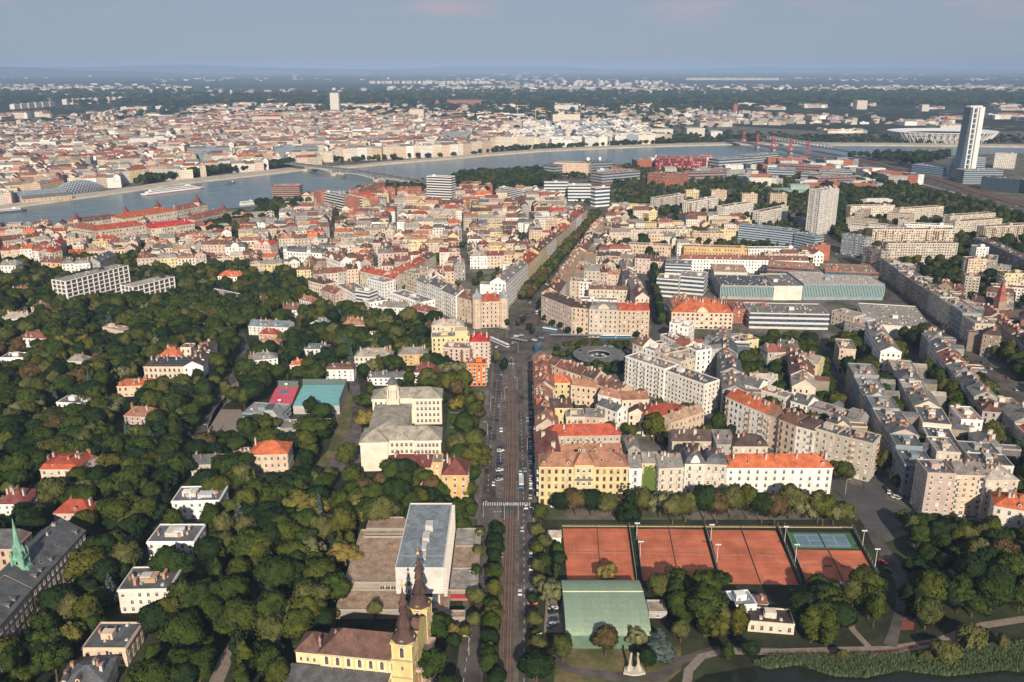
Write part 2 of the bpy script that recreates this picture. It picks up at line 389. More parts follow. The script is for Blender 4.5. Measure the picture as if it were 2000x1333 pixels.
def zebra(xa, xb, y, n, dy):
    for i in range(n):
        x = xa+(xb-xa)*i/(n-1); p = G(x, y); hw = .25; hl = dy
        mb.poly([(p.x-hw, p.y-hl, .075), (p.x+hw, p.y-hl, .075), (p.x+hw, p.y+hl, .075), (p.x-hw, p.y+hl, .075)])
zebra(944, 976, 985, 8, 1.8); zebra(980, 1008, 985, 8, 1.8); zebra(1012, 1034, 985, 6, 1.8); zebra(994, 1004, 711, 4, 2)
zebra(966, 978, 1000, 3, .5)
kind(mb.build('crosswalk_marking', mats=['line_paint']), 'structure')
for pts in ([(905, 1333), (927, 1180), (941, 1060)], [(1023, 1400), (1024, 1200), (1023, 1020), (1021, 900), (1017, 800)], [(953, 960), (957, 880), (966, 800), (971, 740)], [(976, 840), (978, 800), (980, 760)]):
    P = [G(*p) for p in pts]; mb = MB()
    for a, b in zip(P, P[1:]):
        L_ = (b-a).length; d = (b-a)/L_; n = Vector((-d.y, d.x, 0)); s_ = 0
        while s_ < L_-3:
            p = a+d*s_; q = a+d*(s_+2.4)
            mb.poly([tuple(p-n*.09)[:2]+(.045,), tuple(q-n*.09)[:2]+(.045,), tuple(q+n*.09)[:2]+(.045,), tuple(p+n*.09)[:2]+(.045,)][::1]); s_ += 6
    kind(mb.build('lane_marking', mats=['line_paint']), 'structure')
# the boulevard running to the river district and its side streets
pline('avenue', [(1030, 640), (1065, 575), (1100, 530), (1135, 480), (1172, 420), (1190, 395)], [30, 26, 26, 26, 26, 24], .03, 'asphalt', 2)
pline('avenue_track_bed', [(1040, 632), (1073, 575), (1107, 530), (1141, 480), (1176, 420)], 6, .05, 'track_bed')
pline('street', [(1282, 668), (1292, 610), (1270, 560), (1250, 510), (1235, 470)], 13, .03, 'asphalt_dark', 2)
pline('street', [(1290, 690), (1385, 690), (1392, 760), (1398, 830), (1410, 845)], 13, .032, 'asphalt_dark', 2)
pline('street', [(1398, 838), (1500, 862), (1580, 905), (1660, 960), (1700, 1000), (1720, 1040)], [11, 11, 12, 14, 16, 12], .034, 'asphalt_dark', 2)
pline('street', [(1640, 948), (1720, 985), (1800, 1020), (1900, 1040), (2040, 1060)], [13, 15, 13, 12, 12], .036, 'asphalt_dark', 2)
pline('boulevard', [(2080, 860), (1990, 790), (1900, 712), (1800, 630), (1720, 560), (1640, 490), (1560, 430)], [28]*7, .03, 'asphalt', 2)
pline('street', [(1710, 975), (1700, 880), (1640, 760), (1600, 680), (1590, 640)], 11, .038, 'asphalt_dark', 2)
pline('street', [(1390, 650), (1480, 655), (1640, 665), (1740, 655), (1830, 645)], 11, .04, 'asphalt_dark', 2)
pline('street', [(1860, 925), (1840, 880), (1810, 780), (1760, 690), (1730, 655)], 11, .042, 'asphalt_dark', 2)
pline('street', [(358, 925), (395, 850), (432, 785), (455, 740), (480, 690), (470, 650)], [9, 8, 8, 7, 7, 6], .03, 'asphalt', 2)
pline('park_path', [(395, 1400), (440, 1290), (475, 1225), (525, 1150), (585, 1065)], [5.5, 5.5, 4.5, 4, 3.5], .03, 'gravel_path', 2)
pline('street', [(620, 560), (700, 545), (800, 560), (860, 600), (935, 628)], 10, .03, 'asphalt_dark', 2)
pline('street', [(560, 640), (640, 690), (690, 740), (700, 800), (688, 860)], 7, .032, 'asphalt', 2)
sheet('school_yard', [(615, 960), (668, 880), (700, 800), (668, 740), (640, 760), (660, 830), (640, 880), (615, 910), (598, 940)], .02, 'dry_grass', 2)
sheet('forecourt', [(690, 905), (712, 905), (705, 830), (690, 830), (640, 905), (625, 930), (660, 925)], .05, 'pavement', 2)
sheet('forecourt', [(420, 800), (470, 800), (500, 850), (430, 868), (400, 850), (440, 760), (465, 745), (470, 775)], .04, 'gravel_path', 2)
sheet('lawn', [(875, 800), (935, 800), (928, 870), (870, 865)], .03, 'green_grass')
pline('garden_path', [(915, 880), (916, 820), (913, 805)], 2, .06, 'gravel_path'); pline('garden_path', [(878, 806), (938, 808)], 2, .065, 'gravel_path')
pline('garden_path', [(878, 835), (914, 836)], 1.6, .07, 'gravel_path')
# park in the lower right
sheet('park_clearing', [(1090, 1262), (1330, 1262), (1330, 1310), (1290, 1345), (1080, 1345)], -.02, 'dry_grass')
pline('park_path', [(1080, 1280), (1110, 1308), (1200, 1322), (1290, 1322), (1330, 1290), (1400, 1268), (1520, 1272)], [3, 4, 5, 5, 4, 4, 4], .01, 'asphalt', 2)
pline('park_path', [(1340, 1345), (1345, 1310), (1370, 1283), (1420, 1270)], [3.5]*4, .015, 'gravel_path', 2)
pline('park_path', [(1420, 1272), (1520, 1274), (1640, 1271), (1740, 1270), (1830, 1255), (1920, 1222), (2060, 1200)], [4, 4, 4.5, 5, 4.5, 4, 4], .02, 'gravel_path', 2)
pline('running_track', [(1500, 1278), (1640, 1277), (1740, 1272), (1812, 1256)], 1.6, .045, 'red_path', 2)
pline('park_path', [(1702, 1269), (1665, 1230), (1660, 1210)], 2.6, .03, 'gravel_path', 2)
pline('park_path', [(1738, 1262), (1748, 1230), (1760, 1180), (1765, 1145), (1745, 1100), (1715, 1060), (1700, 1030)], [5, 4, 4, 6, 7, 6, 6], .035, 'asphalt', 2)
pline('park_path', [(1780, 1140), (1850, 1150), (1890, 1142), (1850, 1110), (1800, 1080), (1785, 1065)], 3, .03, 'gravel_path', 2)
pline('park_path', [(1940, 1060), (2000, 1095)], 3, .03, 'gravel_path', 2)
sheet('parking_lot', [(1062, 1236), (1102, 1236), (1102, 1150), (1068, 1150)], .02, 'gravel_path', 3)
sheet('parking_lot', [(1600, 1146), (1722, 1146), (1726, 1166), (1600, 1166)], .02, 'pavement', 3)
sheet('playground_surface', [(1752, 1232), (1784, 1230), (1790, 1204), (1762, 1204)], .03, 'red_path', 2)
sheet('pond_water', [(1330, 1352), (1375, 1318), (1490, 1300), (1600, 1296), (2100, 1290), (2120, 1420), (1330, 1420)], .0, 'pond_water', 9)
# ---------------------------------------------------------------- buildings
WC = dict(cream=(.63, .55, .44), white=(.78, .76, .72), pink=(.55, .43, .37), ochre=(.58, .38, .17), grey=(.36, .34, .32), beige=(.50, .43, .35),
          brown=(.3, .23, .18), yellow=(.63, .52, .29), orange=(.62, .17, .045), brick=(.36, .13, .08), peach=(.60, .46, .34), green=(.24, .34, .27), pale=(.66, .62, .55), bluegrey=(.25, .3, .34), stone=(.5, .44, .35), darkgrey=(.07, .07, .07))
RC = dict(red=(.33, .07, .038), orange=(.44, .12, .052), brown=(.135, .07, .052), darkbrown=(.075, .052, .045), grey=(.20, .19, .175), slate=(.11, .115, .12), tile=(.30, .15, .095), rust=(.22, .085, .06),
          maroon=(.16, .05, .045), green=(.10, .17, .12), tan=(.33, .22, .14), pale=(.36, .32, .27), crimson=(.34, .03, .03), bluegrey=(.16, .2, .23), gravel=(.25, .23, .21))
RCN = dict(tile='faded tile', tan='tan', darkbrown='dark brown', bluegrey='blue grey', gravel='gravel grey', slate='slate', pale='pale grey', rust='rust red')
WCN = dict(pale='off white', bluegrey='blue grey', darkgrey='dark grey', stone='stone coloured', brick='red brick')
def lrp(c, k): return tuple(min(1, max(0, x*k)) for x in c)
def roof(mb, k, x0, y0, x1, y1, z, rh, rc, wc, o=.4):
    a, b, c, d = x0-o, y0-o, x1+o, y1+o
    w, e = c-a, d-b
    if k == 'flat':
        mb.poly([(x0, y0, z), (x1, y0, z), (x1, y1, z), (x0, y1, z)], ROOF, rc)
        t = .3; pc = lrp(wc, .95)
        mb.box(x0-.1, y0-.1, z-.3, x1+.1, y0+t, z+.6, PLAIN, pc); mb.box(x0-.1, y1-t, z-.3, x1+.1, y1+.1, z+.6, PLAIN, pc)
        mb.box(x0-.1, y0+t, z-.3, x0+t, y1-t, z+.6, PLAIN, pc); mb.box(x1-t, y0+t, z-.3, x1+.1, y1-t, z+.6, PLAIN, pc); return
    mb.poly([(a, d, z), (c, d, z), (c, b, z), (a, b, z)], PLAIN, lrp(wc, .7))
    zt = z+rh
    if k == 'hip':
        if w >= e:
            i = e/2; r0, r1 = (a+i, (b+d)/2, zt), (c-i, (b+d)/2, zt)
            mb.poly([(a, b, z), (c, b, z), r1, r0], ROOF, rc); mb.poly([(c, d, z), (a, d, z), r0, r1], ROOF, rc)
            mb.poly([(c, b, z), (c, d, z), r1], ROOF, rc); mb.poly([(a, d, z), (a, b, z), r0], ROOF, rc)
        else:
            i = w/2; r0, r1 = ((a+c)/2, b+i, zt), ((a+c)/2, d-i, zt)
            mb.poly([(c, b, z), (c, d, z), r1, r0], ROOF, rc); mb.poly([(a, d, z), (a, b, z), r0, r1], ROOF, rc)
            mb.poly([(a, b, z), (c, b, z), r0], ROOF, rc); mb.poly([(c, d, z), (a, d, z), r1], ROOF, rc)
    elif k in ('gable', 'gabley'):
        if k == 'gable':
            m_ = (b+d)/2; r0, r1 = (a+o, m_, zt), (c-o, m_, zt)
            mb.poly([(a+o, b, z), (c-o, b, z), r1, r0], ROOF, rc); mb.poly([(c-o, d, z), (a+o, d, z), r0, r1], ROOF, rc)
            mb.poly([(a+o, d, z), (a+o, b, z), r0], WALL, wc); mb.poly([(c-o, b, z), (c-o, d, z), r1], WALL, wc)
        else:
            m_ = (a+c)/2; r0, r1 = (m_, b+o, zt), (m_, d-o, zt)
            mb.poly([(c, b+o, z), (c, d-o, z), r1, r0], ROOF, rc); mb.poly([(a, d-o, z), (a, b+o, z), r0, r1], ROOF, rc)
            mb.poly([(a, b+o, z), (c, b+o, z), r0], WALL, wc); mb.poly([(c, d-o, z), (a, d-o, z), r1], WALL, wc)
    elif k == 'mansard':
        i = 1.8; zm = z+rh*.62; p = [(a, b), (c, b), (c, d), (a, d)]; q = [(a+i, b+i), (c-i, b+i), (c-i, d-i), (a+i, d-i)]
        for n in range(4):
            m_ = (n+1) % 4; mb.poly([(*p[n], z), (*p[m_], z), (*q[m_], zm), (*q[n], zm)], ROOF, rc)
        mx_, my_ = (a+c)/2, (b+d)/2; ii = min(w, e)/2-i
        r0, r1 = ((q[0][0]+ii, my_, zt), (q[1][0]-ii, my_, zt)) if w >= e else ((mx_, q[0][1]+ii, zt), (mx_, q[2][1]-ii, zt))
        Q = [(*v, zm) for v in q]; r2 = lrp(rc, .9)
        if w >= e:
            mb.poly([Q[0], Q[1], r1, r0], ROOF, r2); mb.poly([Q[2], Q[3], r0, r1], ROOF, r2); mb.poly([Q[1], Q[2], r1], ROOF, r2); mb.poly([Q[3], Q[0], r0], ROOF, r2)
        else:
            mb.poly([Q[1], Q[2], r1, r0], ROOF, r2); mb.poly([Q[3], Q[0], r0, r1], ROOF, r2); mb.poly([Q[0], Q[1], r0], ROOF, r2); mb.poly([Q[2], Q[3], r1], ROOF, r2)
    elif k == 'pyr':
        t = ((a+c)/2, (b+d)/2, zt); p = [(a, b, z), (c, b, z), (c, d, z), (a, d, z)]
        for n in range(4): mb.poly([p[n], p[(n+1) % 4], t], ROOF, rc)
    elif k == 'shed':    # high side at y1
        mb.poly([(a, b, z), (c, b, z), (c, d, zt), (a, d, zt)], ROOF, rc)
        mb.poly([(c, b, z), (c, d, z), (c, d, zt)], WALL, wc); mb.poly([(a, d, z), (a, b, z), (a, d, zt)], WALL, wc); mb.poly([(c, d, z), (a, d, z), (a, d, zt), (c, d, zt)], WALL, wc)
    elif k == 'barrel':
        n = 12; ys = [b+(d-b)*(.5-.5*math.cos(math.pi*q/n)) for q in range(n+1)]; zs = [z+rh*math.sin(math.pi*q/n) for q in range(n+1)]
        for q in range(n): mb.poly([(a, ys[q], zs[q]), (c, ys[q], zs[q]), (c, ys[q+1], zs[q+1]), (a, ys[q+1], zs[q+1])], ROOF, rc)
        mb.poly([(c, ys[q], zs[q]) for q in range(n+1)], WALL, wc); mb.poly([(a, ys[q], zs[q]) for q in range(n, -1, -1)], WALL, wc)
_wm = {}
FRAMES = [(.72, .70, .66), (.22, .13, .08), (.5, .46, .4), (.66, .63, .56)]
def win_mesh(w, h, fi, blind):
    k = (round(w, 2), round(h, 2), fi, blind)
    if k in _wm: return _wm[k]
    mb = MB(); c = FRAMES[fi]; f = .13; A = [(-w/2-f, -f), (w/2+f, -f), (w/2+f, h+f), (-w/2-f, h+f)]; B = [(-w/2, 0), (w/2, 0), (w/2, h), (-w/2, h)]
    for i in range(4):
        j = (i+1) % 4
        mb.poly([(A[i][0], -.1, A[i][1]), (A[j][0], -.1, A[j][1]), (B[j][0], -.1, B[j][1]), (B[i][0], -.1, B[i][1])], PLAIN, c)
        mb.poly([(B[i][0], -.1, B[i][1]), (B[j][0], -.1, B[j][1]), (B[j][0], -.02, B[j][1]), (B[i][0], -.02, B[i][1])], PLAIN, lrp(c, .8))
        mb.poly([(A[j][0], -.1, A[j][1]), (A[i][0], -.1, A[i][1]), (A[i][0], 0, A[i][1]), (A[j][0], 0, A[j][1])], PLAIN, lrp(c, .85))
    mb.poly([(-w/2, -.02, 0), (w/2, -.02, 0), (w/2, -.02, h), (-w/2, -.02, h)], GLASS)
    mb.box(-.05, -.07, 0, .05, -.03, h, PLAIN, c, top=False); mb.box(-w/2, -.075, h*.66, w/2, -.035, h*.66+.09, PLAIN, c)
    if blind: mb.poly([(-w/2, -.085, h*(1-blind)), (w/2, -.085, h*(1-blind)), (w/2, -.085, h), (-w/2, -.085, h)], PLAIN, (.6, .57, .5) if fi != 1 else (.35, .22, .14))
    mb.box(-w/2-.2, -.22, -f-.1, w/2+.2, 0, -f, PLAIN, c, bot=True)
    _wm[k] = mb.mesh('window'); return _wm[k]
def win_flat(mb, px, py, ux, uy, nx, ny, z, w, h, c, det, blind=0, bc=(.6, .57, .5)):
    """one window joined into the windows of a building; (ux,uy) along the wall, (nx,ny) outward"""
    f = .14
    def P(a, zz, d): return (px+ux*a+nx*d, py+uy*a+ny*d, z+zz)
    A = [(-w/2-f, -f), (w/2+f, -f), (w/2+f, h+f), (-w/2-f, h+f)]; B = [(-w/2, 0), (w/2, 0), (w/2, h), (-w/2, h)]
    for i in range(4):
        j = (i+1) % 4
        mb.poly([P(*A[i], .09), P(*A[j], .09), P(*B[j], .09), P(*B[i], .09)], PLAIN, c)
        if det: mb.poly([P(*A[j], .09), P(*A[i], .09), P(*A[i], 0), P(*A[j], 0)], PLAIN, lrp(c, .85))
    mb.poly([P(*B[0], .04), P(*B[1], .04), P(*B[2], .04), P(*B[3], .04)], GLASS)
    if blind: mb.poly([P(-w/2, h*(1-blind), .07), P(w/2, h*(1-blind), .07), P(*B[2], .07), P(*B[3], .07)], PLAIN, bc)
_cm = []
def chim_mesh(i):
    if not _cm:
        for c in ((.42, .22, .14), (.5, .44, .38), (.3, .17, .12), (.56, .5, .44)):
            mb = MB(); mb.box(-.5, -.5, 0, .5, .5, .9, PLAIN, c); mb.box(-.58, -.58, .9, .58, .58, 1.0, PLAIN, lrp(c, .7), bot=True)
            for x in (-.25, .2): mb.cyl(x, 0, 1.0, 1.16, .12, .1, 6, PLAIN, (.3, .16, .1))
            _cm.append(mb.mesh('chimney'))
    return _cm[i % 4]
_bm = {}
def balc_mesh(w, ci):
    k = (round(w, 1), ci)
    if k in _bm: return _bm[k]
    c = [(.1, .1, .1), (.6, .57, .5), (.35, .2, .12), (.5, .5, .48)][ci]; mb = MB()
    mb.box(-w/2, -1.2, -.2, w/2, 0, 0, PLAIN, (.5, .47, .42), bot=True)
    if ci == 0:
        for z_ in (.95, .5): mb.bar((-w/2, -1.15, z_), (w/2, -1.15, z_), .06, PLAIN, c)
        n = int(w/.3)
        for i in range(n+1): mb.box(-w/2+w*i/n-.02, -1.17, 0, -w/2+w*i/n+.02, -1.13, .95, PLAIN, c, top=False)
        for s in (-1, 1): mb.bar((s*w/2, -1.15, .95), (s*w/2, 0, .95), .06, PLAIN, c)
    else:
        mb.box(-w/2, -1.2, 0, w/2, -1.1, .95, PLAIN, c); mb.box(-w/2, -1.1, 0, -w/2+.1, 0, .95, PLAIN, c); mb.box(w/2-.1, -1.1, 0, w/2, 0, .95, PLAIN, c)
    _bm[k] = mb.mesh('balcony'); return _bm[k]
RECS = []
def rec(ox, oy, ang, L_, D, h, rk='gable', rh=4.5, rc='brown', wc='cream', st=None, **kw):
    c, s = math.cos(ang), math.sin(ang)
    cx, cy = ox+(L_*c-D*s)/2, oy+(L_*s+D*c)/2
    r = dict(ox=ox, oy=oy, ang=ang, L=L_, D=D, h=h, rk=rk, rh=rh, rc=rc, wc=wc, st=st or max(1, round(h/3.9)), cx=cx, cy=cy, name='apartment_building', cat='building',
             label=None, group=None, extra=None, sides=(True, True), force=False, lod=None, seed=R.random(), bay=3.3, ww=1.15, wh=None, balc=0, chim=None, cor=True, wing=0, win=True, mk=1.0)
    r.update(kw); px, py, z = PJ(cx, cy, h*.6); r['px'] = (px, py); r['z'] = z
    r['size'] = (L_*h+L_*D*.7)*(F/z)**2*(1 if -60 < px < 2060 and py < 1400 else 0)
    RECS.append(r); mark(rect_pts(ox, oy, ang, L_, D), 1, 1.0)
    return r
def b(x1, y1, x2, y2, h, D, rk='hip', rh=4.5, rc='brown', wc='cream', st=None, fit=True, **kw):
    A = G(x1, y1, h); B = G(x2, y2, h); d = B-A
    ang = math.atan2(d.y, d.x)
    kw.setdefault('force', True)
    D *= 1.15
    r = rec(A.x, A.y, ang, d.length, D, h, rk, rh, rc, wc, st, **kw)
    return r
def row(x1, y1, x2, y2, h, D, n, rcs, wcs, rks=('gable',), jit=1.5, wing=.0, **kw):
    A = G(x1, y1, h); B = G(x2, y2, h); d = B-A; L_ = d.length; ang = math.atan2(d.y, d.x); d /= L_
    ws = [R.uniform(.75, 1.3) for _ in range(n)]; t = sum(ws); p = 0
    for w in ws:
        l = L_*w/t
        o = A+d*p; p += l
        rk = R.choice(rks)
        rec(o.x, o.y, ang, l-.05, D*1.12+R.uniform(-1, 1.5), h+R.uniform(-jit, jit), rk, R.uniform(3.6, 5.5), R.choice(rcs), R.choice(wcs), sides=(p <= l+.1, p >= L_-.1), wing=wing*(R.random() < .8), **kw)
SH = {}
def emit(r, indiv):
    rnd = random.Random(r['seed'])
    L_, D, h, st = r['L'], r['D'], r['h'], r['st']
    k = rnd.uniform(.86, 1.1); wc = lrp(WC[r['wc']], k); kk = rnd.uniform(.8, 1.2); rc = lrp(RC[r['rc']], kk)
    z = r['z']; lod = r['lod'] if r['lod'] is not None else (2 if z < 545 else 1 if z < 1650 else 0)
    if not indiv: lod = min(lod, 1) if z < 1150 else 0
    if indiv:
        root = empty(r['name'], (r['ox'], r['oy'], 0), r['ang']); W, Rf, Wi, Ba = MB(), MB(), MB(), MB(); T = None
    else:
        root = None; T = (r['ox'], r['oy'], math.cos(r['ang']), math.sin(r['ang']))
        if not SH: SH.update(W=MB(), R=MB(), Wi=MB(), Ba=MB())
        W, Rf, Wi, Ba = SH['W'], SH['R'], SH['Wi'], SH['Ba']
        for q in (W, Rf, Wi, Ba): q.T = T
    sides = [(0, 0, L_, 0, True), (L_, 0, L_, D, r['sides'][1]), (L_, D, 0, D, True), (0, D, 0, 0, r['sides'][0])]
    proc = (lod == 0) and r['win']
    for x0, y0, x1, y1, w_ in sides: W.wallq(x0, y0, x1, y1, 0, h, WALL, wc, proc and w_)
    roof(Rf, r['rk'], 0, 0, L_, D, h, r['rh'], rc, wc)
    ca, sa = math.cos(r['ang']), math.sin(r['ang'])
    fh = (h-.6)/st; wh = r['wh'] or min(2.0, fh*.52); ww = r['ww']
    fi = rnd.choice((0, 0, 3, 2, 1)); fc = FRAMES[fi]
    if r['cor'] and lod >= 1:   # cornice and string course, proud of the wall
        cc = lrp(wc, 1.12)
        for cn, z0, z1, pr in (('cornice', h-.45, h-.05, .32), ('string_course', fh-.1, fh+.12, .12)):
            C = MB(); C.T = T; C.box(-pr, -pr, z0, L_+pr, 0, z1, PLAIN, cc, bot=True)
            if r['sides'][1]: C.box(L_, 0, z0, L_+pr, D, z1, PLAIN, cc, bot=True)
            if r['sides'][0]: C.box(-pr, 0, z0, 0, D, z1, PLAIN, cc, bot=True)
            if indiv: C.build(cn, root)
            else: merge(SH['Ba'], C)
    if lod >= 1 and r['win']:
        for si, (x0, y0, x1, y1, ok) in enumerate(sides):
            if not ok: continue
            l = math.hypot(x1-x0, y1-y0); ux, uy = (x1-x0)/l, (y1-y0)/l; nx, ny = uy, -ux
            wx, wy = r['ox']+((x0+x1)/2*ca-(y0+y1)/2*sa), r['oy']+((x0+x1)/2*sa+(y0+y1)/2*ca)
            nwx, nwy = nx*ca-ny*sa, nx*sa+ny*ca
            if -(nwx*wx+nwy*wy) < -.15*math.hypot(wx, wy): continue   # faces the camera or nearly so
            nb = int((l-1)/r['bay'])
            if nb < 1: continue
            balc = [i for i in range(nb) if rnd.random() < r['balc']]
            blindp = rnd.uniform(.1, .4)
            for f_ in range(st):
                for i in range(nb):
                    a = l*(i+.5)/nb; zz = f_*fh + fh*.28; w2, h2 = ww, wh
                    if f_ == 0 and r['st'] > 3: w2, h2, zz = ww*1.5, fh*.62, .5
                    if f_ and i in balc: h2 = wh+.7; zz -= .6
                    bl = rnd.choice((.35, .6, 1)) if rnd.random() < blindp else 0
                    px, py = x0+ux*a, y0+uy*a
                    if indiv and lod == 2:
                        put(win_mesh(w2, h2, fi, bl), 'window', root, (px, py, zz), math.atan2(uy, ux))
                    else: win_flat(Wi, px, py, ux, uy, nx, ny, zz, w2, h2, fc, z < 830, bl)
                    if f_ and i in balc:
                        if indiv and lod == 2: put(balc_mesh(r['bay']*.8, int(r['seed']*97) % 4), 'balcony', root, (px, py, zz), math.atan2(uy, ux))
                        else:
                            q = MB(); q.T = T; bw = r['bay']*.4
                            A = (px-ux*bw, py-uy*bw); B = (px+ux*bw, py+uy*bw); C_ = (B[0]+nx*1.1, B[1]+ny*1.1); D_ = (A[0]+nx*1.1, A[1]+ny*1.1)
                            q.prism([D_, C_, B, A], zz-.15, zz+.85, PLAIN, fc if fi else (.5, .46, .4)); merge(Ba, q)
    if r['wing'] and D > 9:
        wl = 6.5; wd = 10; wx = 0 if rnd.random() < .5 else L_-wl
        hh = h-rnd.uniform(0, 3)
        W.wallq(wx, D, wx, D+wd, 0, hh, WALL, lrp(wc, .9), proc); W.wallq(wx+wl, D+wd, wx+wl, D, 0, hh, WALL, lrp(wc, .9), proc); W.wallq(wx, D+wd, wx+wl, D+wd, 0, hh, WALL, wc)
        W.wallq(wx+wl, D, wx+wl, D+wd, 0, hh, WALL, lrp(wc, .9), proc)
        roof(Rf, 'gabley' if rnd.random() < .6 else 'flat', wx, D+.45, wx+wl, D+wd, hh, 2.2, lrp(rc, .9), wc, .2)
    # chimneys, roof boxes, skylights
    if r['rk'] != 'barrel' and lod >= 1 or (not indiv and rnd.random() < .4):
        nch = r['chim'] if r['chim'] is not None else max(1, int(L_*D/55)+rnd.randint(0, 2))
        sk = MB(); sk.T = T; dm = MB(); dm.T = T
        for i in range(nch):
            x = rnd.uniform(1.5, max(1.6, L_-1.5)); y = rnd.uniform(.3, .7)*D
            if r['rk'] == 'flat': zb = h; hh = rnd.uniform(1.2, 2.2)
            else: zb = h+r['rh']*.3; hh = r['rh']*.7+rnd.uniform(.3, 1.4)
            s1, s2 = rnd.uniform(.7, 1.1), rnd.uniform(.8, 2.4)
            if indiv and z < 1000: put(chim_mesh(rnd.randint(0, 3)), 'chimney', root, (x, y, zb), 0, (s1, s2, hh))
            else: Rf.box(x-s1/2, y-s2/2, zb, x+s1/2, y+s2/2, zb+hh, PLAIN, rnd.choice(((.42, .22, .14), (.5, .44, .38), (.56, .5, .44))))
        if r['rk'] == 'flat' and min(L_, D) > 8:
            x = rnd.uniform(2, max(2.2, L_-7)); y = D*.35
            Rf.box(x, y, h, x+4.5, y+3.6, h+2.6, WALL, lrp(wc, rnd.uniform(.8, 1.1)))
            for _ in range(int(L_*D/60)):
                x, y, s1 = rnd.uniform(1, L_-2), rnd.uniform(1, D-2), rnd.uniform(.5, 1.4)
                sk.box(x, y, h, x+s1, y+s1*rnd.uniform(.6, 1.6), h+rnd.uniform(.3, 1.1), PLAIN, rnd.choice(((.6, .6, .6), (.3, .3, .3), (.5, .48, .44))))
        elif r['rk'] in ('gable', 'hip', 'mansard') and D > 7:
            sl = r['rh']/(D/2)
            for i in range(int(L_/4.5)):
                if rnd.random() < .45:
                    x = 2.2+i*4.4+rnd.uniform(-.4, .4)
                    if x > L_-2.5: continue
                    if rnd.random() < .5:   # skylight lying on the slope
                        y0, y1 = D*.16, D*.16+1.1; q = .12
                        sk.poly([(x-.45, y0, h+sl*(y0+.4)+q), (x+.45, y0, h+sl*(y0+.4)+q), (x+.45, y1, h+sl*(y1+.4)+q), (x-.45, y1, h+sl*(y1+.4)+q)], GLASS)
                        sk.poly([(x-.6, y0-.15, h+sl*(y0+.25)+q*.6), (x+.6, y0-.15, h+sl*(y0+.25)+q*.6), (x+.6, y1+.15, h+sl*(y1+.55)+q*.6), (x-.6, y1+.15, h+sl*(y1+.55)+q*.6)], PLAIN, (.45, .43, .4))
                    else:                   # dormer
                        y0 = 1.0; zb = h+sl*1.2; dh = 1.5; y1 = y0+dh/sl
                        dm.poly([(x-.7, y0, zb), (x+.7, y0, zb), (x+.7, y0, zb+dh), (x-.7, y0, zb+dh)], WALL, lrp(wc, 1.05))
                        dm.poly([(x-.4, y0-.03, zb+.3), (x+.4, y0-.03, zb+.3), (x+.4, y0-.03, zb+dh-.25), (x-.4, y0-.03, zb+dh-.25)], GLASS)
                        for s in (-1, 1):
                            dm.poly([(x+s*.7, y0, zb), (x+s*.7, y0, zb+dh), (x+s*.7, y1, zb+dh)], WALL, wc)
                            dm.poly([(x+s*.95, y0-.2, zb+dh-.05), (x, y0-.2, zb+dh+.55), (x, y1+.4, zb+dh+.55), (x+s*.95, y1+.2, zb+dh-.05)][::s], ROOF, lrp(rc, .9))
                        dm.poly([(x-.7, y0, zb+dh), (x+.7, y0, zb+dh), (x, y0, zb+dh+.5)], WALL, wc)
        if indiv:
            if sk.f: o = sk.build('skylights' if r['rk'] != 'flat' else 'roof_units', root); o['kind'] = 'stuff'
            if dm.f: o = dm.build('dormers', root); o['kind'] = 'stuff'
        else: merge(Rf, sk); merge(Rf, dm)
    if not indiv: return None
    W.build('wall', root); Rf.build('roof', root)
    if Wi.f: o = Wi.build('windows', root); o['kind'] = 'stuff'
    if Ba.f: o = Ba.build('balconies', root); o['kind'] = 'stuff'
    if r['extra']: r['extra'](root, r, wc, rc)
    return root
def merge(a, q):
    n = len(a.v); a.v += q.v; a.f += [tuple(i+n for i in f) for f in q.f]; a.m += q.m; a.c += q.c; a.u += q.u
# ---------------------------------------------------------------- hand placed buildings (eave line left-right as seen, height, depth)
OLD = ['brown', 'darkbrown', 'rust', 'red', 'tile', 'grey', 'maroon', 'brown', 'tan', 'grey', 'orange']
OW = ['cream', 'pink', 'pale', 'beige', 'grey', 'white', 'peach', 'stone', 'yellow', 'cream', 'beige']
def X_tower(root, r, wc, rc):      # central gabled bay of the yellow corner house
    m = MB(); L_ = r['L']; c = L_*.5; h = r['h']
    m.box(c-5, -1.2, 0, c+5, .0, h+1.6, WALL, lrp(wc, 1.05), top=False); m.box(c-5, 0, h-.2, c+5, 7, h+1.6, WALL, lrp(wc, 1.1), top=False); m.build('projecting_bay', root)
    m = MB(); roof(m, 'hip', c-5, -1.2, c+5, 7, h+1.6, 6.5, rc, wc); m.box(c-1, 2.5, h+7, c+1, 4.5, h+9, PLAIN, (.3, .3, .28)); m.build('tower_roof', root)
    for f in range(1, 6):
        for k in (-3, 0, 3): put(win_mesh(1.3, 2.0, 0, .4 if (f+k) % 2 else 0), 'window', root, (c+k, -1.2, f*r['h']/6+1))
    for f in (2, 4):
        m = MB(); m.box(c-4.6, -2.3, f*r['h']/6+.2, c+4.6, -1.2, f*r['h']/6+1.1, PLAIN, (.2, .17, .14), bot=True); m.build('balcony', root)
def X_ivy(root, r, wc, rc):
    rn = random.Random(4); m = MB()
    for _ in range(2600):
        x = abs(rn.gauss(0, 1)); x = r['L']*.5 + rn.gauss(0, r['L']*.22); z = rn.uniform(0, r['h']-1)*rn.uniform(.5, 1)
        if not 0 < x < r['L']: continue
        s = rn.uniform(.25, .5); d = rn.uniform(.12, .35)
        m.poly([(x-s, -d, z-s), (x+s, -d-rn.uniform(-.1, .1), z-s), (x+s*.7, -d, z+s), (x-s*.6, -d, z+s)])
    o = m.build('ivy', root, mats=['ivy_leaf']); o['kind'] = 'stuff'
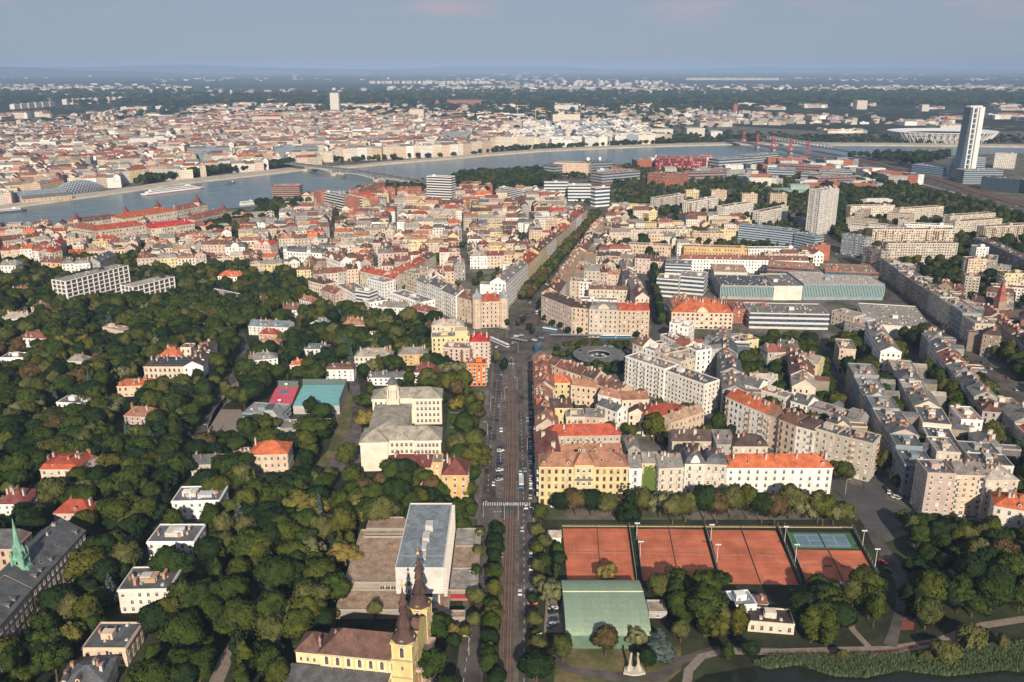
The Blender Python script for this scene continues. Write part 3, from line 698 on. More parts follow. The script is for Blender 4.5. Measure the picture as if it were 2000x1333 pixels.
def X_domes(xs, y0=1.5, hh=10, rr=3.1, hex_=8, zc=0):
    def fn(root, r, wc, rc):
        h = r['h']
        for x in xs:
            x = x*r['L']
            m = MB(); m.cyl(x, y0, 0, h+3, rr, n=12, m=WALL, c=lrp(wc, 1.08)); m.build('corner_turret', root)
            m = MB(); m.lathe(x, y0, [(rr+.4, h+3), (rr+.2, h+5), (rr*.75, h+6.6), (rr*.42, h+7.6), (rr*.34, h+9), (.12, h+9+hh*.3), (.001, h+10+hh*.4)], 14, ROOF, (.27, .30, .31)); m.build('dome', root)
            for f in range(1, 6):
                for a in (-2.2, -1.57, -.9): put(win_mesh(.9, 1.7, 0, 0), 'window', root, (x+math.cos(a)*rr*1.0, y0+math.sin(a)*rr, f*h/6+1.4), a+math.pi/2)
    return fn
def X_gablefront(n=1, c_=None):
    def fn(root, r, wc, rc):
        for i in range(n):
            c = r['L']*(i+.5)/n; h = r['h']; w = min(4.5, r['L']*.22); m = MB()
            col = lrp(wc, 1.15)
            m.poly([(c-w, -.15, h-.3), (c+w, -.15, h-.3), (c+w, -.15, h+1.5), (c+w*.5, -.15, h+4), (c, -.15, h+5), (c-w*.5, -.15, h+4), (c-w, -.15, h+1.5)], WALL, col)
            m.poly([(c-w, .35, h-.3), (c-w, .35, h+1.5), (c-w*.5, .35, h+4), (c, .35, h+5), (c+w*.5, .35, h+4), (c+w, .35, h+1.5), (c+w, .35, h-.3)], WALL, col)
            for a, b_ in (((c-w, h-.3), (c-w, h+1.5)), ((c-w, h+1.5), (c-w*.5, h+4)), ((c-w*.5, h+4), (c, h+5)), ((c, h+5), (c+w*.5, h+4)), ((c+w*.5, h+4), (c+w, h+1.5)), ((c+w, h+1.5), (c+w, h-.3))):
                m.poly([(a[0], -.15, a[1]), (b_[0], -.15, b_[1]), (b_[0], .35, b_[1]), (a[0], .35, a[1])][::-1], PLAIN, col)
            m.cyl(c, -.2, h+1.6, h+1.62, .01, .01, 4); m.build('gable', root)
            m = MB(); roof(m, 'gabley', c-w*.8, .35, c+w*.8, r['D']/2, h+.1, 3.6, rc, wc, .1); m.build('cross_roof', root)
    return fn
def X_solar(x0, x1, y0, y1, nx, ny):
    def fn(root, r, wc, rc):
        sl = r['rh']/(min(r['D'], r['L'])/2); me = None
        w = (x1-x0)*r['L']/nx; d = (y1-y0)*r['D']/ny
        m = MB(); m.poly([(0, 0, 0), (w*.93, 0, 0), (w*.93, d*.93, d*.93*sl), (0, d*.93, d*.93*sl)], GLASS); q = .06
        for a, b_ in (((0, 0, 0), (w*.93, 0, 0)), ((w*.93, 0, 0), (w*.93, d*.93, d*.93*sl)), ((w*.93, d*.93, d*.93*sl), (0, d*.93, d*.93*sl)), ((0, d*.93, d*.93*sl), (0, 0, 0))):
            m.poly([a, b_, (b_[0], b_[1], b_[2]-q), (a[0], a[1], a[2]-q)][::-1], PLAIN, (.5, .5, .52))
        me = m.mesh('solar_panel')
        for i in range(nx):
            for j in range(ny):
                y = y0*r['D']+j*d; put(me, 'solar_panel', root, (x0*r['L']+i*w, y, r['h']+(y+.4)*sl+.15))
    return fn
def X_rooftop(items):      # boxes on a flat roof: (x0,y0,x1,y1,height,colour) as fractions / metres
    def fn(root, r, wc, rc):
        for (a, b_, c, d, hh, col) in items:
            m = MB(); m.box(a*r['L'], b_*r['D'], r['h'], c*r['L'], d*r['D'], r['h']+hh, PLAIN, col); m.build('roof_structure', root)
    return fn
def X_ribs(n, c=(.68, .66, .62), st=None, side=True, z0=0.0, depth=.9, w=.55, bh=.28, left=None):
    """white concrete grid standing in front of the facade"""
    def fn(root, r, wc, rc):
        h = r['h']; st_ = st or r['st']
        col = MB(); col.box(-w/2, -depth, z0, w/2, 0, h+bh, PLAIN, c); cm = col.mesh('grid_post')
        for i in range(n+1): put(cm, 'grid_post', root, (r['L']*i/n, 0, 0))
        bm_ = MB(); bm_.box(0, -depth+.04, -bh, r['L'], .02, bh-.03, PLAIN, c, bot=True); bmm = bm_.mesh('grid_beam')
        for f in range(st_+1): put(bmm, 'grid_beam', root, (0, 0, z0+(h-z0)*f/st_))
        if side:
            ns = max(2, round(n*r['D']/r['L'])); sb = MB(); sb.box(0, -depth+.04, -bh, r['D'], .02, bh-.03, PLAIN, c, bot=True); sm = sb.mesh('grid_beam')
            lf = (r['ox'] > 0) if left is None else left
            for i in range(ns+1): put(cm, 'grid_post', root, (0 if lf else r['L'], r['D']*i/ns, 0), -math.pi/2 if lf else math.pi/2)
            for f in range(st_+1):
                if lf: put(sm, 'grid_beam', root, (0, r['D'], z0+(h-z0)*f/st_), -math.pi/2)
                else: put(sm, 'grid_beam', root, (r['L'], 0, z0+(h-z0)*f/st_), math.pi/2)
    return fn
def X_bands(n, gc=FGL, c=(.6, .6, .58), z0=0.6, left=None):
    """ribbon windows: glass bands between proud spandrels on the seen sides"""
    def fn(root, r, wc, rc):
        h = r['h']; fh = (h-z0)/n
        mg = MB(); ms = MB()
        for f in range(n):
            z = z0+f*fh
            mg.box(-.08, -.08, z+fh*.34, r['L']+.08, r['D']+.08, z+fh*.9, gc, WC['bluegrey'], top=False)
            ms.box(-.3, -.3, z+fh*.9, r['L']+.3, r['D']+.3, z+fh*1.34 if f < n-1 else h-.06, PLAIN, c, bot=True)
        mg.build('ribbon_window', root)['kind'] = 'stuff'; ms.build('facade_bands', root)['kind'] = 'stuff'
    return fn
B_ = 'block'
# --- right of the tram road
b(1053, 912, 1228, 912, 22, 13, 'hip', 5, 'tile', 'yellow', 5, extra=X_tower, balc=.2, chim=3, label='cream yellow apartment house with central gabled tower beside the tram road', name='apartment_building', lod=2)
b(1044, 845, 1051, 903, 21, 11, 'hip', 5, 'rust', 'grey', 5, chim=3, label='side wing with rust red roof running along the tram road behind the yellow gabled house')
b(1068, 852, 1212, 850, 17, 10, 'hip', 5, 'red', 'beige', 4, chim=5, label='long bright red tiled roof house in the yard behind the yellow gabled house')
b(1092, 888, 1216, 886, 17, 9, 'gable', 4, 'tile', 'yellow', 4, chim=6, label='courtyard house with faded tile roof between the yellow gabled house and the red roof')
b(1229, 915, 1254, 915, 21, 14, 'gable', 4, 'grey', 'white', 5, label='narrow white house with grey roof left of the ivy covered recess', balc=.5)
b(1254, 905, 1287, 905, 21, 10, 'gable', 4, 'grey', 'yellow', 5, extra=X_ivy, label='recessed house overgrown with green ivy between grey roofed wings')
b(1287, 915, 1336, 913, 21, 14, 'gable', 4.5, 'grey', 'cream', 5, balc=.45, label='grey roofed cream house with stacked balconies right of the ivy covered recess')
b(1338, 906, 1378, 906, 22, 13, 'mansard', 5, 'slate', 'pale', 5, balc=.3, extra=X_gablefront(1), label='pale house with slate mansard roof and curved gable in the row facing the courts')
b(1378, 906, 1420, 908, 21.5, 13, 'mansard', 5, 'slate', 'cream', 5, balc=.5, label='cream house with slate mansard roof touching the long white red roofed house')
b(1420, 914, 1627, 914, 20, 12, 'hip', 5, 'orange', 'white', 5, chim=10, label='long white apartment house under a bright orange red hipped roof', bay=4.2)
b(1226, 880, 1250, 880, 17, 14, 'gabley', 3, 'grey', 'grey', 4, label='grey shed roofed yard house beside the big round tree')
b(1313, 862, 1418, 862, 15, 10, 'gable', 5, 'darkbrown', 'beige', 3, chim=8, label='dark brown gabled yard house behind the slate mansard houses')
b(1335, 885, 1375, 885, 17, 8, 'mansard', 4, 'darkbrown', 'grey', 3, label='small dark mansard roofed yard house behind the curved gable')
b(1432, 872, 1500, 872, 17, 12, 'hip', 5, 'darkbrown', 'beige', 4, chim=2, label='brown hipped yard house behind the long white red roofed house')
b(1400, 868, 1436, 868, 17, 12, 'shed', 3, 'grey', 'grey', 4, label='grey metal sloping roof behind the long white red roofed house')
b(1310, 826, 1376, 804, 15, 9, 'gable', 3.5, 'tan', 'peach', 3, chim=8, label='tan roofed house with a row of chimneys by the narrow shaded street')
# triangle block along the tram road
row(1041, 692, 1047, 835, 18, 11, 6, ['rust', 'brown', 'tile', 'rust'], ['grey', 'beige', 'peach'], wing=0, balc=.1)
row(1062, 708, 1135, 733, 17, 10, 3, ['rust', 'brown'], ['cream', 'peach'], wing=0)
row(1137, 736, 1212, 764, 17, 10, 3, ['brown', 'darkbrown'], ['beige', 'peach'], wing=0)
b(1069, 748, 1116, 748, 13, 11, 'hip', 4, 'orange', 'yellow', 3, label='orange hipped yard house with cream walls behind the tram road row', chim=2)
b(1115, 752, 1165, 758, 14, 9, 'gable', 3.5, 'tile', 'peach', 3, label='peach yard house with faded tile roof right of the orange hipped one')
b(1168, 770, 1212, 780, 15, 9, 'gable', 4, 'tile', 'white', 3, label='white yard house with two faded tile roofs before the modern white block')
b(1215, 782, 1268, 780, 15, 10, 'gable', 4, 'tile', 'cream', 3, label='cream yard house with wide faded tile roof before the modern white block')
b(1165, 790, 1205, 805, 16, 9, 'gable', 3, 'slate', 'white', 4, label='white house with blue grey sloping roof and a tree at its foot')
b(1048, 800, 1072, 800, 17, 11, 'gable', 5, 'red', 'grey', 4, label='steep red roofed house on the tram road before the green metal roof')
b(1075, 797, 1117, 797, 16, 10, 'gable', 4, 'darkbrown', 'yellow', 4, label='yellow walled house with dark brown roof behind the terrace houses')
b(1048, 827, 1082, 827, 17, 11, 'gabley', 4, 'green', 'green', 4, label='house with green metal roof beside the long bright red roof')
b(1106, 816, 1142, 816, 14, 12, 'flat', 2, 'grey', 'cream', 3, label='cream flat roofed terrace house in the triangle block')
b(1142, 814, 1180, 816, 14, 12, 'gable', 3, 'grey', 'peach', 3, label='peach walled house with grey roof in the triangle block')
b(1228, 808, 1262, 812, 13, 10, 'gabley', 4, 'brown', 'cream', 3, label='small brown roofed house left of the big red roof near the round tree')
b(1256, 812, 1345, 812, 14, 14, 'hip', 5, 'red', 'cream', 3, label='large bright red hipped roof house behind the big round tree', chim=2)
# modern white block facing the triangle
b(1222, 697, 1298, 722, 23, 13, 'flat', 2, 'grey', 'white', 7, balc=.35, bay=3, label='modern white seven storey block with balconies, left half of the long slab')
b(1299, 724, 1376, 752, 22, 13, 'flat', 2, 'slate', 'pale', 7, balc=.1, bay=3, label='off white seven storey block right half of the long slab, by the shaded street')
row(1236, 672, 1330, 706, 22, 13, 4, ['grey', 'slate', 'brown'], ['white', 'pale', 'cream'], ('flat', 'flat', 'gable'), wing=.6)
row(1290, 655, 1360, 690, 21, 12, 3, ['rust', 'grey', 'brown'], ['white', 'cream', 'peach'], ('gable', 'flat'), wing=.3)
row(1308, 632, 1345, 638, 18, 12, 2, ['grey', 'slate'], ['white', 'grey'], ('flat',))
# beige corner block
b(1418, 775, 1452, 790, 21, 12, 'gable', 5, 'orange', 'white', 5, balc=.3, label='white apartment house with orange roof at the left end of the curved row')
b(1452, 790, 1495, 808, 21, 12, 'gable', 5, 'orange', 'pale', 5, balc=.4, label='off white balcony house with orange roof, second in the curved row')
b(1495, 808, 1522, 818, 21, 12, 'gable', 5, 'tile', 'peach', 5, balc=.5, label='peach house with faded tile roof and stacked balconies in the curved row')
b(1522, 818, 1556, 832, 22, 12, 'mansard', 5, 'brown', 'beige', 5, balc=.3, label='beige house with brown mansard roof in the middle of the curved row')
b(1556, 832, 1592, 842, 22, 12, 'mansard', 4.5, 'darkbrown', 'pale', 5, balc=.3, label='pale house with dark mansard roof in the curved row')
b(1592, 838, 1632, 850, 23, 12, 'flat', 2, 'slate', 'cream', 6, balc=.15, label='cream six storey house with slate flat roof in the curved row')
b(1632, 850, 1705, 868, 23, 13, 'flat', 2, 'slate', 'beige', 6, balc=.25, label='tall beige corner house with rounded end above the street junction')
row(1395, 645, 1412, 760, 20, 12, 5, ['slate', 'darkbrown', 'grey'], ['grey', 'bluegrey'], ('gable',), wing=.8)
row(1430, 745, 1535, 775, 18, 10, 4, ['grey', 'tile', 'slate'], ['white', 'cream', 'pale'], ('gable', 'flat'), wing=.3)
row(1545, 782, 1680, 822, 18, 11, 4, ['grey', 'slate', 'rust', 'grey'], ['grey', 'white', 'cream'], ('gable', 'flat', 'gable'), wing=.2)
row(1540, 690, 1548, 752, 22, 13, 3, ['grey', 'brown', 'pale'], ['cream', 'yellow', 'pale'], ('gable', 'flat'), wing=.3)
b(1560, 705, 1598, 712, 22, 14, 'gable', 4, 'pale', 'yellow', 6, label='pale yellow block with hipped grey roof in the inner yard right of the shaded street')
b(1640, 682, 1672, 684, 18, 22, 'flat', 2, 'grey', 'peach', 5, label='blank peach walled block among the courtyard trees')
# long rows on the right running down towards the junction
row(1655, 714, 1768, 905, 20, 13, 8, ['slate', 'grey', 'slate', 'rust', 'grey', 'slate'], ['grey', 'bluegrey', 'beige'], ('flat', 'gable', 'flat'), wing=.3)
b(1812, 925, 1867, 927, 25, 14, 'flat', 2, 'slate', 'pink', 8, bay=3.4, label='tall pinkish grey eight storey block beside the glazed stairwell at the junction')
b(1867, 927, 1925, 929, 23, 13, 'gable', 4, 'grey', 'peach', 7, balc=.5, label='seven storey house with grey pitched roof and shaded balconies by the junction')
b(1926, 938, 1990, 938, 22, 16, 'hip', 4, 'pale', 'beige', 6, label='beige house with pale hipped roof right of the shaded balconies')
b(1942, 988, 2070, 1010, 17, 14, 'hip', 5, 'orange', 'pale', 4, bay=4, label='pale house with orange red roof at the right edge above the park', extra=None)
row(1735, 700, 1818, 860, 18, 13, 6, ['grey', 'pale', 'tan', 'grey', 'slate'], ['white', 'cream', 'pale', 'beige'], ('gable', 'hip', 'flat'), wing=.3)
row(1868, 858, 1905, 905, 21, 16, 2, ['slate', 'grey'], ['grey', 'pale'], ('flat',))
row(1800, 652, 1920, 800, 19, 12, 7, ['rust', 'grey', 'brown', 'tile', 'slate', 'orange'], ['grey', 'pale', 'beige'], ('gable', 'hip'), wing=.3)
row(1925, 775, 2040, 880, 18, 13, 4, ['slate', 'red', 'grey', 'grey'], ['grey', 'cream'], ('flat', 'gable'), wing=.3)
row(1690, 640, 1720, 690, 20, 12, 2, ['grey', 'rust'], ['cream', 'white'], ('flat', 'gable'))
row(1408, 672, 1482, 664, 18, 12, 4, ['slate', 'grey', 'brown'], ['cream', 'white', 'yellow'], ('flat', 'gable'), wing=.3)
row(1500, 690, 1535, 688, 19, 12, 2, ['grey', 'rust'], ['grey', 'cream'], ('gable',))
# --- round the roundabout
b(1057, 577, 1117, 600, 24, 13, 'hip', 4.5, 'darkbrown', 'pink', 6, balc=.2, label='pinkish corner house with dark brown roof right of the avenue mouth')
b(1117, 600, 1151, 604, 24, 13, 'gable', 4.5, 'darkbrown', 'peach', 6, balc=.1, label='peach house with dark brown roof left of the arched gable house')
b(1151, 604, 1207, 606, 25, 13, 'mansard', 5, 'grey', 'beige', 6, extra=X_gablefront(1), label='beige grey house with arched central gable facing the roundabout')
b(1207, 607, 1269, 607, 24, 13, 'gable', 5, 'red', 'peach', 6, balc=.35, label='peach house with red tiled roof at the right corner above the roundabout')
row(1165, 428, 1058, 572, 23, 13, 8, ['brown', 'darkbrown', 'tan', 'grey'], ['beige', 'grey'], ('gable',), wing=.5)
row(1268, 585, 1232, 512, 21, 11, 4, ['slate', 'grey', 'brown'], ['cream', 'pale'], ('gable',), wing=0)
b(1133, 586, 1205, 588, 17, 9, 'flat', 2, 'grey', 'white', 4, label='white yard terrace behind the arched gable house')
b(1150, 565, 1225, 567, 17, 9, 'gable', 3, 'brown', 'cream', 4, label='brown roofed yard house two rows behind the arched gable house')
row(988, 555, 1147, 407, 26, 14, 10, ['red', 'brown', 'grey', 'rust', 'darkbrown', 'orange'], ['cream', 'peach', 'white', 'yellow', 'beige'], ('gable', 'gable', 'hip'), wing=.7)
b(891, 579, 930, 589, 22, 13, 'gable', 5, 'brown', 'peach', 5, balc=.15, label='peach house with brown roof left of the first domed turret')
b(932, 590, 988, 588, 24, 15, 'hip', 5, 'red', 'peach', 6, extra=X_domes((.0, .93), 1.5, 12, 4.3), balc=.3, label='cream and peach corner palace with two grey domed turrets at the avenue')
row(812, 545, 890, 578, 23, 13, 3, ['grey', 'slate', 'brown'], ['white', 'pale', 'white'], ('gable', 'flat'), balc=.2)
b(790, 530, 812, 536, 26, 13, 'flat', 2, 'grey', 'stone', 8, label='slim stone coloured eight storey block behind the white modern houses')
b(656, 556, 722, 592, 17, 16, 'flat', 2, 'grey', 'white', 5, label='white modern apartment block stepping down towards the villas')
b(694, 568, 720, 572, 24, 11, 'flat', 2, 'grey', 'white', 7, extra=X_bands(7, c=(.66, .64, .6)), win=False, label='white tower part with stacked roof terraces among the modern white blocks')
b(717, 545, 750, 553, 19, 13, 'flat', 2, 'bluegrey', 'white', 6, label='white modern block with blank side wall and blue grey roof')
b(722, 594, 748, 602, 14, 14, 'flat', 2, 'grey', 'white', 4, label='low white block below the stacked roof terraces')
b(762, 572, 822, 592, 13, 14, 'flat', 2, 'bluegrey', 'white', 3, label='white low block with blue grey flat roof by the red gabled house')
b(744, 600, 792, 602, 14, 12, 'gable', 4, 'grey', 'white', 4, balc=.8, label='white balcony house with grey pitched roof at the edge of the villa trees')
b(795, 603, 838, 610, 10, 12, 'hip', 4, 'rust', 'pink', 3, label='rust red roofed low house at the edge of the villa trees')
b(602, 548, 632, 556, 17, 13, 'hip', 4, 'darkbrown', 'cream', 4, label='cream rounded house with dark brown roof, left end of the long sloping row')
b(627, 566, 655, 575, 14, 12, 'gable', 4, 'rust', 'pink', 4, label='pink house with rust red roof stepping down to the white modern block')
row(612, 535, 700, 528, 17, 12, 4, ['darkbrown', 'brown', 'rust'], ['cream', 'peach', 'grey'], ('gable',), wing=.5)
# barracks like red roofed block
row(702, 530, 770, 545, 16, 13, 3, ['red', 'orange', 'red'], ['stone', 'beige'], ('gable',), wing=0, jit=.4)
row(770, 541, 852, 498, 16, 13, 3, ['orange', 'red', 'brown'], ['stone', 'grey'], ('gable',), wing=0, jit=.4)
# white palace with corner towers
b(555, 491, 628, 495, 22, 14, 'mansard', 5, 'slate', 'white', 5, extra=X_domes((.02, .66), 1, 6, 2.4), label='white palace like house with small pointed towers facing the villas')
b(630, 500, 665, 512, 19, 12, 'gable', 5, 'brown', 'white', 4, extra=X_gablefront(1), label='white house with scalloped gable and brown roof beside the white palace')
b(495, 478, 528, 480, 22, 14, 'mansard', 5, 'red', 'pink', 5, extra=X_gablefront(2), label='pink corner house with red mansard roof and two gables')
row(392, 478, 440, 478, 20, 13, 2, ['grey', 'brown'], ['peach', 'pink'], ('mansard', 'gable'), wing=.3)
b(440, 483, 478, 483, 20, 13, 'mansard', 5, 'slate', 'white', 5, extra=X_gablefront(1), label='white house with slate roof and round arched gable left of the pink corner house')
# --- left of the roundabout
b(843, 637, 905, 637, 17, 12, 'hip', 4, 'pale', 'cream', 4, label='cream house with pale hipped roof directly behind the tall yellow house')
b(843, 660, 917, 658, 19, 12, 'flat', 2, 'grey', 'yellow', 5, balc=.25, label='pale yellow flat roofed apartment house with a raised corner pavilion', extra=X_rooftop(((.62, 0, .95, .8, 5, (.62, .52, .3)),)))
b(866, 680, 917, 682, 18, 12, 'flat', 2, 'grey', 'pink', 6, balc=.4, label='pink flat roofed house with roof garden left of the dark red roof')
b(917, 668, 955, 668, 21, 15, 'hip', 5, 'crimson', 'pink', 7, balc=.3, label='pink corner house under a curved dark red roof at the tram station')
b(913, 711, 949, 711, 17, 9.5, 'flat', 2, 'slate', 'orange', 6, balc=.6, bay=2.8, label='bright orange six storey apartment block beside the tram road')
# --- villa quarter (villas in trees)
V = dict(name='villa', cat='villa', mk=15)
b(753, 913, 865, 913, 11, 13, 'hip', 4.5, 'maroon', 'ochre', 2, chim=6, label='long wing of the ochre yellow house with maroon hipped roof', name='apartment_building', balc=.3)
b(863, 928, 913, 928, 16, 14, 'hip', 6.5, 'maroon', 'ochre', 4, chim=3, label='ochre yellow corner pavilion with steep maroon roof beside the tram road')
b(845, 905, 862, 905, 16, 10, 'flat', 2, 'grey', 'ochre', 4, balc=.9, label='narrow ochre stair bay with grey flat roof between maroon roofs')
b(487, 889, 561, 887, 13, 14, 'hip', 5, 'orange', 'peach', 3, label='square peach villa with orange red hipped roof above the school yard', chim=1, **V)
b(372, 908, 450, 906, 7, 9, 'gable', 4, 'slate', 'beige', 2, label='low house with slate gable roof by the left hand street', chim=4, **V)
b(455, 885, 492, 885, 4, 6, 'flat', 1, 'tan', 'beige', 1, label='low link building left of the orange roofed villa', **V)
b(78, 917, 150, 917, 10, 15, 'mansard', 4, 'red', 'cream', 3, chim=6, label='large cream villa with red mansard and flat grey top in the left woods', **V)
b(155, 908, 192, 893, 9, 9, 'hip', 4, 'rust', 'grey', 3, chim=2, label='shaded side wing with rust red roof of the large cream villa', **V)
b(104, 1003, 176, 1003, 7, 10, 'hip', 5, 'red', 'pink', 2, label='small villa with bright red broken roof above the grey school wing', chim=2, **V)
b(-10, 985, 50, 985, 9, 14, 'hip', 5, 'maroon', 'white', 3, label='maroon roofed villa cut by the left edge', **V)
b(228, 755, 305, 752, 8, 9, 'hip', 3.5, 'orange', 'peach', 2, label='long low villa with orange red roof below the solar panelled building', chim=5, **V)
b(110, 787, 172, 790, 7, 12, 'flat', 2, 'slate', 'white', 2, label='white villa with dark flat roof in the upper left woods', **V)
b(242, 812, 305, 816, 6, 9, 'hip', 5, 'tile', 'pink', 2, label='pinkish tiled villa almost hidden by trees below the long orange roof', chim=3, **V)
b(335, 981, 428, 979, 10, 14, 'flat', 2, 'slate', 'white', 3, label='white cubic villa with dark flat roof, topmost of the column of cubic villas', extra=X_rooftop(((.25, .3, .45, .7, 2, (.6, .58, .54)), (.5, .25, .8, .55, 1.5, (.5, .5, .5)))), **V)
b(287, 1060, 378, 1060, 10, 14, 'flat', 2, 'slate', 'white', 3, label='white cubic villa with cluttered dark flat roof, second of the column', extra=X_rooftop(((.3, .3, .65, .7, 2.2, (.55, .5, .44)),)), **V)
b(230, 1154, 330, 1152, 11, 15, 'flat', 2, 'slate', 'pale', 3, label='off white cubic villa with ring of brick chimneys, lowest of the column', extra=X_rooftop(((.35, .3, .65, .65, 2, (.45, .3, .2)), (.25, .2, .3, .35, 2.6, (.5, .26, .16)), (.75, .45, .8, .7, 2.6, (.5, .26, .16)))), **V)
b(160, 1268, 245, 1268, 8, 14, 'flat', 2, 'slate', 'peach', 2, label='low peach villa with dark flat roof near the bottom left', **V)
b(112, 1345, 205, 1335, 8, 13, 'hip', 3, 'slate', 'peach', 2, label='hipped slate roof house cut by the bottom edge', **V)
b(0, 700, 48, 700, 7, 11, 'flat', 2, 'slate', 'white', 2, label='white flat roofed villa at the left edge beneath the upper woods', **V)
b(35, 660, 95, 662, 8, 10, 'hip', 4, 'rust', 'white', 2, label='white villa with rust red roof and white chimneys near the left edge', **V)
b(0, 625, 62, 622, 8, 12, 'hip', 5, 'pale', 'pale', 2, label='villa with pale hipped roof by the left edge', **V)
b(10, 571, 60, 571, 7, 10, 'hip', 4, 'rust', 'white', 2, label='white villa with rust roof left of the white grid building', **V)
b(0, 545, 28, 545, 7, 10, 'hip', 4, 'orange', 'peach', 2, label='orange hipped roof by the left edge below the river district', **V)
b(485, 637, 563, 640, 8, 12, 'gable', 4, 'bluegrey', 'white', 3, label='long house with blue grey roof and skylights among the villa trees', **V)
b(502, 672, 545, 672, 7, 10, 'hip', 4, 'tile', 'pink', 2, label='faded red hipped villa below the long blue grey roof', **V)
b(486, 705, 542, 700, 8, 11, 'hip', 4, 'grey', 'white', 3, label='white villa with grey hipped roof and blue side wall', **V)
b(566, 713, 603, 713, 5, 9, 'hip', 3, 'orange', 'cream', 1, label='small bright orange octagon like roof in the trees', **V)
b(606, 632, 632, 636, 7, 10, 'gabley', 4, 'bluegrey', 'cream', 2, label='small cream house with steep grey gable in the villa trees', **V)
b(548, 605, 595, 607, 7, 10, 'hip', 5, 'brown', 'white', 2, label='white villa with brown broken hipped roof below the tiled street row', **V)
b(668, 634, 712, 636, 7, 10, 'hip', 5, 'tile', 'peach', 2, label='villa with tiled pyramid roof hidden between round trees', **V)
b(588, 682, 640, 682, 7, 10, 'hip', 3, 'bluegrey', 'white', 2, label='villa with blue grey low roof among the central villa trees', **V)
b(635, 722, 690, 722, 9, 10, 'mansard', 3, 'brown', 'white', 3, label='white villa with terraces and brown roof above the sports courts', **V)
b(692, 697, 765, 697, 8, 12, 'hip', 5, 'pale', 'pale', 2, label='villa with wide pale grey hipped roof behind the domed academy', **V)
b(718, 738, 790, 738, 6, 9, 'gable', 3, 'slate', 'white', 2, label='low white house with slate roof just behind the domed academy', **V)
b(778, 693, 836, 692, 9, 11, 'hip', 4, 'grey', 'ochre', 3, label='ochre villa with grey hipped roof behind the domed academy', **V)
b(808, 728, 856, 730, 8, 10, 'hip', 6, 'maroon', 'white', 3, label='white villa with steep maroon hipped roof left of the orange block', **V)
b(425, 540, 475, 542, 8, 10, 'hip', 5, 'orange', 'white', 2, label='white villa with orange hipped roof right of the white grid buildings', **V)
b(310, 695, 352, 695, 13, 12, 'hip', 5, 'orange', 'cream', 3, mk=10, label='orange roofed front pavilion of the solar panelled school', name='school', cat='building')
b(352, 680, 372, 680, 17, 9, 'flat', 1, 'brown', 'cream', 4, label='cream square tower beside the orange roofed pavilion', name='school', cat='building')
b(280, 716, 390, 716, 14, 13, 'hip', 5, 'darkbrown', 'cream', 3, mk=14, label='cream school wing with solar panels on its dark hipped roof', extra=X_solar(.16, .8, .08, .42, 11, 3), name='school', cat='building', lod=2)
b(396, 716, 424, 672, 15, 12, 'gable', 4, 'darkbrown', 'white', 4, label='long white school wing with brown roof running back from the solar panelled wing', name='school', cat='building')
b(200, 640, 268, 655, 6, 10, 'flat', 1, 'pale', 'peach', 1, label='low flat pale building half hidden below the white grid buildings', **V)
b(398, 632, 424, 636, 8, 9, 'hip', 5, 'rust', 'peach', 2, label='rust pink roofed villa above the white school wing', **V)
b(584, 585, 612, 592, 8, 9, 'hip', 4, 'tile', 'white', 2, label='villa with faded orange roof left of the white terraces', **V)
b(704, 655, 738, 652, 4, 6, 'flat', 1, 'pale', 'white', 1, label='low white garden wall building right of the tiled pyramid villa', **V)
b(60, 600, 92, 603, 7, 9, 'hip', 4, 'brown', 'cream', 2, label='brown roofed villa below the larger grid block', **V)
b(500, 592, 530, 590, 7, 9, 'hip', 4, 'brown', 'pale', 2, label='pale villa with brown roof right of the low flat pavilion', **V)
b(388, 500, 440, 506, 9, 10, 'hip', 4, 'brown', 'cream', 2, label='long brown roofed house at the upper edge of the woods', **V)
b(130, 705, 165, 706, 7, 9, 'hip', 4, 'grey', 'cream', 2, label='grey roofed villa in the dark woods left of the school', **V)
b(505, 652, 540, 654, 6, 8, 'hip', 4, 'red', 'peach', 2, label='red roofed small villa directly below the long blue grey roof', **V)
# white grid buildings
b(127, 550, 249, 519, 24, 15, 'flat', 2, 'pale', 'darkgrey', 6, mk=30, extra=X_ribs(12, w=.9, bh=.38, left=True, c=(.78, .75, .7)), win=False, chim=0, label='larger white grid fronted office block above the villa woods', name='office_building', cor=False, lod=1)
b(259, 561, 339, 541, 17, 14, 'flat', 2, 'pale', 'darkgrey', 4, mk=26, extra=X_ribs(8, w=.9, bh=.38, left=True, c=(.78, .75, .7)), win=False, chim=0, label='smaller white grid fronted office block above the villa woods', name='office_building', cor=False, lod=1)
b(380, 575, 462, 592, 5, 22, 'flat', 2, 'bluegrey', 'pale', 1, label='low flat pavilion with blue grey roof right of the grid blocks', name='pavilion')
b(196, 583, 235, 590, 4, 10, 'flat', 1, 'tan', 'pale', 1, label='low entrance pavilion between the white grid blocks', name='pavilion')
# pink school with red roofs and its neighbours
b(1312, 610, 1432, 612, 15, 24, 'hip', 9, 'orange', 'peach', 4, extra=X_gablefront(1), label='peach school with large orange red roof and arched gable', name='school', bay=4, ww=1.8)
b(1298, 590, 1316, 605, 16, 22, 'gabley', 7, 'rust', 'grey', 4, label='steep red side wing of the peach school', name='school')
b(1432, 605, 1512, 605, 13, 22, 'flat', 2, 'rust', 'brick', 3, label='red brick flat roofed school annex right of the peach school', name='school')
